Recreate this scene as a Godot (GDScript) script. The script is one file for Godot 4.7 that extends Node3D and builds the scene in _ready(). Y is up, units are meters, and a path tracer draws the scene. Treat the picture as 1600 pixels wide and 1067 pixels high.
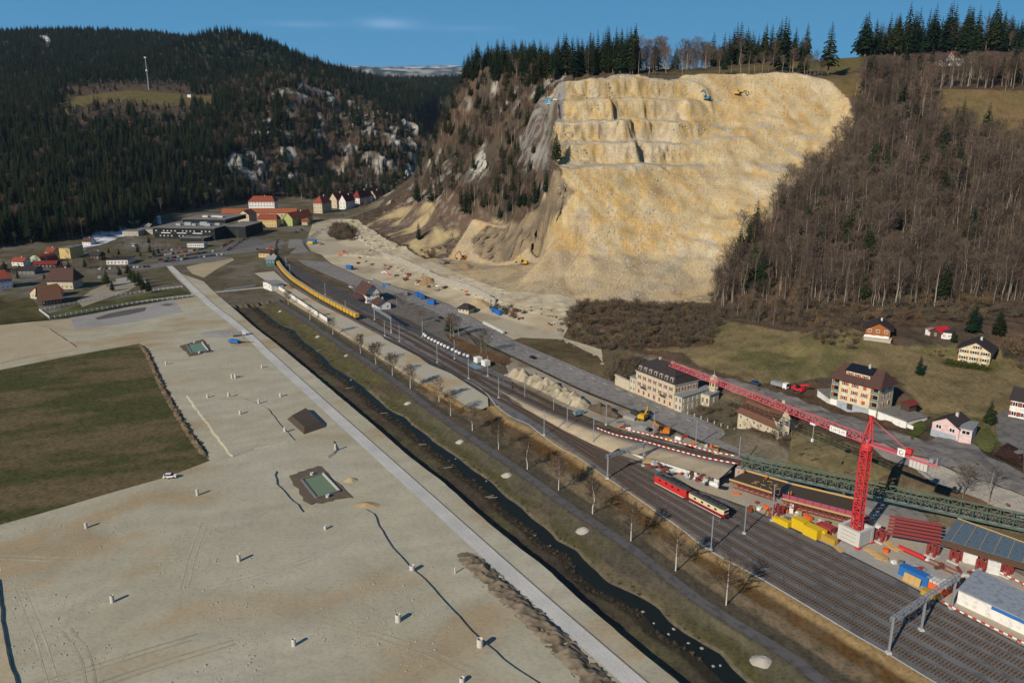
extends Node3D
# A valley with a rail yard, a gravel plain, a quarry and wooded hills, seen from the air. Units are metres, y is up.

const EYE := 115.0
const FOCAL := 1245.0
const PITCH := 0.26920
const STATION_DIR := Vector2(0.5170, 0.8560)   # the way the stream, the path and the tracks run

var rng := RandomNumberGenerator.new()
var counts := {}
var noise_a := FastNoiseLite.new()
var noise_b := FastNoiseLite.new()
var noise_c := FastNoiseLite.new()
var M := {}

# ---------------------------------------------------------------- pixels to places
func ray(x: float, y: float) -> Vector3:
	var c := Vector3((x - 800.0) / FOCAL, -(y - 533.5) / FOCAL, -1.0)
	var cp := cos(PITCH)
	var sp := sin(PITCH)
	return Vector3(c.x, c.y * cp + c.z * sp, -c.y * sp + c.z * cp)

func px(x: float, y: float, h := 0.0) -> Vector3:
	var r := ray(x, y)
	return Vector3(0, EYE, 0) + r * ((h - EYE) / r.y)

func pd(x: float, y: float, depth: float) -> Vector3:
	var r := ray(x, y)
	return Vector3(0, EYE, 0) + r * (depth / -r.z)

func gp(x: float, y: float) -> Vector3:
	var r := ray(x, y)
	var o := Vector3(0, EYE, 0)
	var t := 90.0
	var step := 4.0
	var last := t
	while t < 6000.0:
		var p := o + r * t
		if p.y < hgt(p.x, p.z):
			var lo := last
			var hi := t
			for i in 12:
				var mid := (lo + hi) * 0.5
				var q := o + r * mid
				if q.y < hgt(q.x, q.z):
					hi = mid
				else:
					lo = mid
			var e := o + r * hi
			return Vector3(e.x, hgt(e.x, e.z), e.z)
		last = t
		t += step
		step = 4.0 + t * 0.006
	return o + r * 3000.0

func line_px(a: Array, h := 0.0) -> PackedVector3Array:
	var out := PackedVector3Array()
	for i in range(0, a.size(), 2):
		out.append(px(a[i], a[i + 1], h))
	return out

func poly_px(a: Array, h := 0.0) -> PackedVector2Array:
	var out := PackedVector2Array()
	for p in line_px(a, h):
		out.append(Vector2(p.x, p.z))
	return out

func poly_gp(a: Array) -> PackedVector2Array:
	var out := PackedVector2Array()
	for i in range(0, a.size(), 2):
		var p := gp(a[i], a[i + 1])
		out.append(Vector2(p.x, p.z))
	return out

func smooth_line(a: PackedVector3Array, step: float) -> PackedVector3Array:
	# Catmull-Rom through the points, then even steps
	var dense := PackedVector3Array()
	for i in a.size() - 1:
		var p0 := a[maxi(i - 1, 0)]
		var p3 := a[mini(i + 2, a.size() - 1)]
		for k in 12:
			dense.append(a[i].cubic_interpolate(a[i + 1], p0, p3, k / 12.0))
	dense.append(a[a.size() - 1])
	var out := PackedVector3Array([dense[0]])
	var need := step
	for i in range(1, dense.size()):
		var p := dense[i - 1]
		var l := p.distance_to(dense[i])
		while l >= need and l > 0.0:
			p = p.move_toward(dense[i], need)
			l = p.distance_to(dense[i])
			out.append(p)
			need = step
		need -= l
	return out

func side_of(a: PackedVector3Array, i: int) -> Vector3:
	var d := a[mini(i + 1, a.size() - 1)] - a[maxi(i - 1, 0)]
	d.y = 0
	d = d.normalized()
	return Vector3(-d.z, 0, d.x)   # to the right when walking along the line, seen from above

func offset_line(a: PackedVector3Array, right: float, up := 0.0) -> PackedVector3Array:
	var out := PackedVector3Array()
	for i in a.size():
		out.append(a[i] + side_of(a, i) * right + Vector3(0, up, 0))
	return out

func at_station(a: PackedVector3Array, s: float) -> Vector3:
	var last := a.size() - 1
	for i in last:
		var s0 := a[i].x * STATION_DIR.x + a[i].z * STATION_DIR.y
		var s1 := a[i + 1].x * STATION_DIR.x + a[i + 1].z * STATION_DIR.y
		if (s <= s1 or i == last - 1) and (s >= s0 or i == 0):
			return a[i].lerp(a[i + 1], (s - s0) / (s1 - s0))
	return a[last]

# ---------------------------------------------------------------- meshes
class Shape:
	var v := PackedVector3Array()
	var n := PackedVector3Array()
	var c := PackedColorArray()
	var tint := Color.WHITE
	func tri(a: Vector3, b: Vector3, d: Vector3) -> void:
		var m := (d - a).cross(b - a).normalized()
		v.append(a); v.append(b); v.append(d)
		n.append(m); n.append(m); n.append(m)
		c.append(tint); c.append(tint); c.append(tint)
	func quad(a: Vector3, b: Vector3, d: Vector3, e: Vector3) -> void:
		tri(a, b, d)
		tri(a, d, e)
	func face(pts: Array, away: Vector3) -> void:
		# a flat polygon turned away from a point inside
		var p: Array = pts
		var m: Vector3 = (p[2] - p[0]).cross(p[1] - p[0])
		if m.dot(p[0] - away) < 0.0:
			p = pts.duplicate()
			p.reverse()
		for i in range(1, p.size() - 1):
			tri(p[0], p[i], p[i + 1])
	func hexa(q: Array) -> void:
		# eight corners: four below, four above in the same order
		var mid := Vector3.ZERO
		for p in q:
			mid += p / 8.0
		face([q[0], q[1], q[2], q[3]], mid)
		face([q[4], q[5], q[6], q[7]], mid)
		for i in 4:
			var j := (i + 1) % 4
			face([q[i], q[j], q[j + 4], q[i + 4]], mid)
	func box(mid: Vector3, size: Vector3, turn := 0.0) -> void:
		var b := Basis(Vector3.UP, turn)
		var h := size * 0.5
		var q := []
		for y in [-h.y, h.y]:
			for s in [Vector2(-1, -1), Vector2(1, -1), Vector2(1, 1), Vector2(-1, 1)]:
				q.append(mid + b * Vector3(s.x * h.x, y, s.y * h.z))
		hexa(q)
	func bar(a: Vector3, b: Vector3, w: float, h: float) -> void:
		var d := (b - a).normalized()
		var s := d.cross(Vector3.UP)
		s = Vector3.RIGHT if s.length() < 0.01 else s.normalized()
		var u := s.cross(d).normalized()
		s *= w * 0.5
		u *= h * 0.5
		hexa([a - s - u, a + s - u, a + s + u, a - s + u, b - s - u, b + s - u, b + s + u, b - s + u])
	func tube(a: Vector3, b: Vector3, r0: float, r1: float, sides := 6, caps := false) -> void:
		var d := (b - a).normalized()
		var s := d.cross(Vector3(0.31, 0.2, 0.93)).normalized()
		var u := s.cross(d)
		var mid := (a + b) * 0.5
		for i in sides:
			var t0 := TAU * i / sides
			var t1 := TAU * (i + 1) / sides
			var e0 := s * cos(t0) + u * sin(t0)
			var e1 := s * cos(t1) + u * sin(t1)
			if r1 > 0.0001:
				face([a + e0 * r0, a + e1 * r0, b + e1 * r1, b + e0 * r1], mid)
			else:
				face([a + e0 * r0, a + e1 * r0, b], mid)
			if caps:
				face([b, b + e0 * r1, b + e1 * r1], mid)
				face([a, a + e0 * r0, a + e1 * r0], mid)
	func lathe(prof: Array, sides := 12, at := Vector3.ZERO) -> void:
		for k in prof.size() - 1:
			var p: Vector2 = prof[k]
			var q: Vector2 = prof[k + 1]
			for i in sides:
				var t0 := TAU * i / sides
				var t1 := TAU * (i + 1) / sides
				var a0 := at + Vector3(cos(t0) * p.x, p.y, sin(t0) * p.x)
				var a1 := at + Vector3(cos(t1) * p.x, p.y, sin(t1) * p.x)
				var b0 := at + Vector3(cos(t0) * q.x, q.y, sin(t0) * q.x)
				var b1 := at + Vector3(cos(t1) * q.x, q.y, sin(t1) * q.x)
				if p.x > 0.001:
					tri(a0, a1, b1)
				if q.x > 0.001:
					tri(a0, b1, b0)
	func leaf(a: Vector3, b: Vector3, w: float, up: Vector3) -> void:
		var s := (b - a).cross(up).normalized() * w * 0.5
		var m := a.lerp(b, 0.4)
		tri(a, m + s, b)
		tri(a, b, m - s)
	func ribbon(a: Vector3, b: Vector3, w0: float, w1: float) -> void:
		var d := b - a
		var s := d.cross(Vector3(0.4, 0.3, 0.86)).normalized()
		quad(a - s * w0 * 0.5, a + s * w0 * 0.5, b + s * w1 * 0.5, b - s * w1 * 0.5)
	func gable(mid: Vector3, size: Vector3, rise: float, turn := 0.0, over := 0.0, hip := 0.0) -> void:
		# a roof solid, ridge along its own x; size.y is the thickness at the eaves
		var b := Basis(Vector3.UP, turn)
		var x := size.x * 0.5 + over
		var z := size.z * 0.5 + over
		var t := size.y
		var q := []
		for y in [0.0, t]:
			for s in [Vector2(-1, -1), Vector2(1, -1), Vector2(1, 1), Vector2(-1, 1)]:
				q.append(mid + b * Vector3(s.x * x, y, s.y * z))
		var r0 := mid + b * Vector3(-x + hip, rise + t, 0)
		var r1 := mid + b * Vector3(x - hip, rise + t, 0)
		var inside := mid + Vector3(0, t * 0.5, 0)
		face([q[0], q[1], q[2], q[3]], inside)
		for i in 4:
			var j := (i + 1) % 4
			face([q[i], q[j], q[j + 4], q[i + 4]], inside)
		face([q[4], q[5], r1, r0], inside)
		face([q[7], q[6], r1, r0], inside)
		face([q[4], q[7], r0], inside)
		face([q[5], q[6], r1], inside)
	func mesh(m: Material) -> ArrayMesh:
		var out := ArrayMesh.new()
		add_to(out, m)
		return out
	func add_to(out: ArrayMesh, m: Material) -> void:
		if v.is_empty():
			return
		var a := []
		a.resize(Mesh.ARRAY_MAX)
		a[Mesh.ARRAY_VERTEX] = v
		a[Mesh.ARRAY_NORMAL] = n
		a[Mesh.ARRAY_COLOR] = c
		out.add_surface_from_arrays(Mesh.PRIMITIVE_TRIANGLES, a)
		out.surface_set_material(out.get_surface_count() - 1, m)

func grid_mesh(pts: PackedVector3Array, cols: PackedColorArray, nx: int, nz: int, m: Material, skip := PackedByteArray()) -> ArrayMesh:
	var flip := (pts[nx] - pts[0]).cross(pts[nx - 1] - pts[0]).y < 0.0
	# rows of nx points; smooth normals
	var nor := PackedVector3Array()
	nor.resize(pts.size())
	for j in nz:
		for i in nx:
			var k := j * nx + i
			var dx := pts[k + (1 if i < nx - 1 else 0)] - pts[k - (1 if i > 0 else 0)]
			var dz := pts[k + (nx if j < nz - 1 else 0)] - pts[k - (nx if j > 0 else 0)]
			var q := dz.cross(dx).normalized()
			nor[k] = -q if q.y < 0.0 else q
	var idx := PackedInt32Array()
	for j in nz - 1:
		for i in nx - 1:
			var k := j * nx + i
			if skip.size() and skip[k] and skip[k + 1] and skip[k + nx] and skip[k + nx + 1]:
				continue
			if flip:
				idx.append_array([k, k + nx, k + 1, k + 1, k + nx, k + nx + 1])
			else:
				idx.append_array([k, k + 1, k + nx, k + 1, k + nx + 1, k + nx])
	var a := []
	a.resize(Mesh.ARRAY_MAX)
	a[Mesh.ARRAY_VERTEX] = pts
	a[Mesh.ARRAY_NORMAL] = nor
	if cols.size():
		a[Mesh.ARRAY_COLOR] = cols
	a[Mesh.ARRAY_INDEX] = idx
	var out := ArrayMesh.new()
	out.add_surface_from_arrays(Mesh.PRIMITIVE_TRIANGLES, a)
	out.surface_set_material(0, m)
	return out

# ---------------------------------------------------------------- nodes
func numbered(called: String) -> String:
	var k: int = counts.get(called, 0)
	counts[called] = k + 1
	return called if k == 0 else "%s_%03d" % [called, k]

func tag(o: Node, label: String, category: String, group := "") -> void:
	o.set_meta("label", label)
	o.set_meta("category", category)
	if group:
		o.set_meta("group", group)

func thing(called: String, label: String, category: String, at := Vector3.ZERO, turn := 0.0, group := "") -> Node3D:
	var o := Node3D.new()
	o.name = numbered(called)
	add_child(o)
	o.position = at
	o.rotation.y = turn
	tag(o, label, category, group)
	return o

func copy_of(o: Node3D, called: String, label: String, at: Vector3, turn := 0.0, group := "") -> Node3D:
	var r: Node3D = o.duplicate()
	r.name = numbered(called)
	add_child(r)
	r.position = at
	r.rotation.y = turn
	r.set_meta("label", label)
	if group:
		r.set_meta("group", group)
	return r

func part(parent: Node, called: String, s: Shape, m: Material) -> MeshInstance3D:
	var o := MeshInstance3D.new()
	o.name = called
	o.mesh = s.mesh(m)
	parent.add_child(o, true)
	return o

func put(parent: Node, called: String, mesh: Mesh, at := Vector3.ZERO, turn := 0.0) -> MeshInstance3D:
	var o := MeshInstance3D.new()
	o.name = called
	o.mesh = mesh
	parent.add_child(o, true)
	o.position = at
	o.rotation.y = turn
	return o

func one(called: String, s: Shape, m: Material, label: String, category: String, at := Vector3.ZERO, turn := 0.0, group := "") -> MeshInstance3D:
	var o := MeshInstance3D.new()
	o.name = numbered(called)
	o.mesh = s.mesh(m)
	add_child(o)
	o.position = at
	o.rotation.y = turn
	tag(o, label, category, group)
	return o

func structure(called: String, mesh: Mesh) -> MeshInstance3D:
	var o := MeshInstance3D.new()
	o.name = numbered(called)
	o.mesh = mesh
	add_child(o)
	o.set_meta("kind", "structure")
	return o

func many(parent: Node, called: String, mesh: Mesh, where: Array, tints := PackedColorArray()) -> MultiMeshInstance3D:
	var mm := MultiMesh.new()
	mm.transform_format = MultiMesh.TRANSFORM_3D
	mm.use_colors = tints.size() > 0
	mm.mesh = mesh
	mm.instance_count = where.size()
	for i in where.size():
		mm.set_instance_transform(i, where[i])
		if tints.size():
			mm.set_instance_color(i, tints[i])
	var o := MultiMeshInstance3D.new()
	o.name = numbered(called) if parent == self else called
	o.multimesh = mm
	parent.add_child(o, true)
	o.set_meta("kind", "stuff")
	return o

# ---------------------------------------------------------------- materials
func noise_tex(kind: int, freq: float, octaves: int, stops: Array, size := 512, seed_ := 1, warp := 0.0) -> NoiseTexture2D:
	var f := FastNoiseLite.new()
	f.noise_type = kind as FastNoiseLite.NoiseType
	f.frequency = freq
	f.fractal_octaves = octaves
	f.seed = seed_
	if warp > 0.0:
		f.domain_warp_enabled = true
		f.domain_warp_amplitude = warp
		f.domain_warp_frequency = freq * 0.7
	var t := NoiseTexture2D.new()
	t.width = size
	t.height = size
	t.seamless = true
	t.noise = f
	var g := Gradient.new()
	var offs := PackedFloat32Array()
	var cols := PackedColorArray()
	for s in stops:
		offs.append(s[0])
		var c: Color = s[1]
		cols.append(c.linear_to_srgb())
	g.offsets = offs
	g.colors = cols
	t.color_ramp = g
	return t

func grey(v: float) -> Color:
	return Color(v, v, v)

func lin(r: float, g: float, b: float) -> Color:
	return Color(r, g, b).linear_to_srgb()

func plain(called: String, r: float, g: float, b: float, rough := 0.8, metal := 0.0) -> StandardMaterial3D:
	var m := StandardMaterial3D.new()
	m.resource_name = called
	m.albedo_color = lin(r, g, b)
	m.roughness = rough
	m.metallic = metal
	m.metallic_specular = 0.3
	M[called] = m
	return m

func worn(called: String, r: float, g: float, b: float, tex: Texture2D, scale: Vector3, rough := 0.85) -> StandardMaterial3D:
	var m := plain(called, r, g, b, rough)
	m.albedo_texture = tex
	m.uv1_triplanar = true
	m.uv1_world_triplanar = true
	m.uv1_scale = scale
	return m

func tinted(called: String, tex: Texture2D, scale: Vector3, rough := 0.95) -> StandardMaterial3D:
	var m := worn(called, 1, 1, 1, tex, scale, rough)
	m.vertex_color_use_as_albedo = true
	m.metallic_specular = 0.15
	return m

func over(m: StandardMaterial3D, tex: Texture2D, scale: Vector3) -> StandardMaterial3D:
	# a second, finer pattern multiplied over the first
	m.detail_enabled = true
	m.detail_albedo = tex
	m.detail_blend_mode = BaseMaterial3D.BLEND_MODE_MUL
	m.detail_uv_layer = BaseMaterial3D.DETAIL_UV_2
	m.uv2_triplanar = true
	m.uv2_world_triplanar = true
	m.uv2_scale = scale
	return m

func relief(m: StandardMaterial3D, tex: Texture2D, cm: float) -> StandardMaterial3D:
	m.heightmap_enabled = true
	m.heightmap_texture = tex
	m.heightmap_scale = cm
	return m

func make_materials() -> void:
	var fine := noise_tex(FastNoiseLite.TYPE_SIMPLEX_SMOOTH, 0.02, 5, [[0.15, grey(0.62)], [0.5, grey(0.95)], [0.85, grey(1.15)]], 512, 3)
	var coarse := noise_tex(FastNoiseLite.TYPE_SIMPLEX_SMOOTH, 0.008, 5, [[0.2, grey(0.72)], [0.5, grey(1.0)], [0.8, grey(1.0)]], 512, 5, 30.0)
	var grit := noise_tex(FastNoiseLite.TYPE_SIMPLEX, 0.12, 3, [[0.1, grey(0.45)], [0.5, grey(0.9)], [0.9, grey(1.0)]], 512, 8)
	var streak := noise_tex(FastNoiseLite.TYPE_SIMPLEX_SMOOTH, 0.015, 6, [[0.2, grey(0.8)], [0.5, grey(0.97)], [0.8, grey(1.0)]], 1024, 12)
	M.fine = fine; M.coarse = coarse; M.grit = grit; M.streak = streak
	M.terrain = over(tinted("terrain", fine, Vector3.ONE * 0.05), coarse, Vector3.ONE * 0.013)
	var rough := noise_tex(FastNoiseLite.TYPE_SIMPLEX_SMOOTH, 0.018, 6, [[0.0, grey(0)], [1.0, grey(1)]], 1024, 31)
	rough.noise.fractal_type = FastNoiseLite.FRACTAL_RIDGED
	relief(M.terrain, rough, 55.0)
	M.rock = over(tinted("rock", streak, Vector3(0.09, 0.025, 0.09)), fine, Vector3.ONE * 0.11)
	var dust := noise_tex(FastNoiseLite.TYPE_SIMPLEX_SMOOTH, 0.03, 5, [[0.2, grey(0.86)], [0.5, grey(0.98)], [0.8, grey(1.0)]], 512, 21, 20.0)
	var speck := noise_tex(FastNoiseLite.TYPE_SIMPLEX, 0.15, 2, [[0.1, grey(0.8)], [0.4, grey(0.97)], [0.9, grey(1.0)]], 512, 22)
	M.dust = dust
	M.speck = speck
	M.sand = over(tinted("sand", dust, Vector3(0.035, 0.035, 0.05)), speck, Vector3.ONE * 0.35)
	M.bank = over(tinted("bank", grit, Vector3.ONE * 0.35), fine, Vector3.ONE * 0.07)
	M.soft = tinted("soft", grit, Vector3.ONE * 0.5)
	var f := plain("foliage", 1, 1, 1, 0.9)
	f.vertex_color_use_as_albedo = true
	f.metallic_specular = 0.1

# ---------------------------------------------------------------- the land
var gx := PackedFloat32Array()
var gz := PackedFloat32Array()
var gh := PackedFloat32Array()
var lut_x := PackedInt32Array()
var lut_z := PackedInt32Array()
const X0 := -2600.0
const Z0 := 40.0
const X1 := 2300.0
const Z1 := -3600.0

func axis_lines(stops: Array) -> PackedFloat32Array:
	# stops: [position, step up to the next]; steps may grow
	var out := PackedFloat32Array()
	for i in stops.size() - 1:
		var a: float = stops[i][0]
		var b: float = stops[i + 1][0]
		var n := int(ceil(absf(b - a) / float(stops[i][1])))
		for k in n:
			out.append(lerpf(a, b, float(k) / n))
	out.append(stops[stops.size() - 1][0])
	return out

func cell_of(a: PackedFloat32Array, lut: PackedInt32Array, start: float, dir: float, p: float) -> int:
	var k: int = lut[clampi(int((p - start) * dir), 0, lut.size() - 1)]
	while k < a.size() - 2 and (a[k + 1] - p) * dir <= 0.0:
		k += 1
	return k

func hgt(x: float, z: float) -> float:
	var i := cell_of(gx, lut_x, X0, 1.0, x)
	var j := cell_of(gz, lut_z, Z0, -1.0, z)
	var u := clampf((x - gx[i]) / (gx[i + 1] - gx[i]), 0, 1)
	var w := clampf((z - gz[j]) / (gz[j + 1] - gz[j]), 0, 1)
	var n := gx.size()
	var k := j * n + i
	return lerpf(lerpf(gh[k], gh[k + 1], u), lerpf(gh[k + n], gh[k + n + 1], u), w)

func on(x: float, z: float, up := 0.0) -> Vector3:
	return Vector3(x, hgt(x, z) + up, z)

var edge_plain: PackedVector3Array
var stream: PackedVector3Array
var path_mid: PackedVector3Array
var yard_edge: PackedVector3Array

func feature_lines() -> void:
	edge_plain = line_px([318, 440, 332, 454, 360, 478, 397, 511, 427, 534, 472, 571, 535, 624, 585, 666, 640, 714, 695, 756, 742, 799, 800, 847, 850, 885, 895, 927, 947, 972, 1000, 1017, 1062, 1067, 1130, 1128, 1260, 1240])
	stream = line_px([340, 437, 352, 446, 380, 464, 415, 492, 432, 507, 457, 517, 472, 535, 500, 556, 517, 576, 547, 594, 575, 616, 595, 636, 625, 654, 650, 674, 677, 696, 712, 721, 735, 741, 760, 756, 785, 781, 815, 807, 842, 827, 860, 847, 895, 865, 912, 890, 940, 915, 985, 935, 1017, 955, 1037, 980, 1077, 1005, 1110, 1025, 1132, 1050, 1160, 1075, 1230, 1125, 1370, 1220], -3.2)
	path_mid = line_px([372, 425, 400, 446, 427, 467, 475, 499, 520, 530, 570, 563, 625, 601, 672, 638, 725, 676, 800, 727, 892, 793, 907, 803, 975, 848, 1032, 891, 1087, 934, 1150, 975, 1200, 1004, 1250, 1037, 1285, 1065, 1390, 1140, 1500, 1215], -1.0)
	yard_edge = line_px([378, 415, 412, 437, 455, 466, 500, 493, 560, 530, 640, 580, 700, 617, 745, 640, 775, 632, 800, 655, 830, 668, 850, 679, 905, 712, 940, 738, 1000, 778, 1060, 820, 1111, 859, 1160, 885, 1200, 909, 1260, 945, 1330, 987, 1389, 1021, 1465, 1067, 1560, 1122, 1700, 1203])

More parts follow.
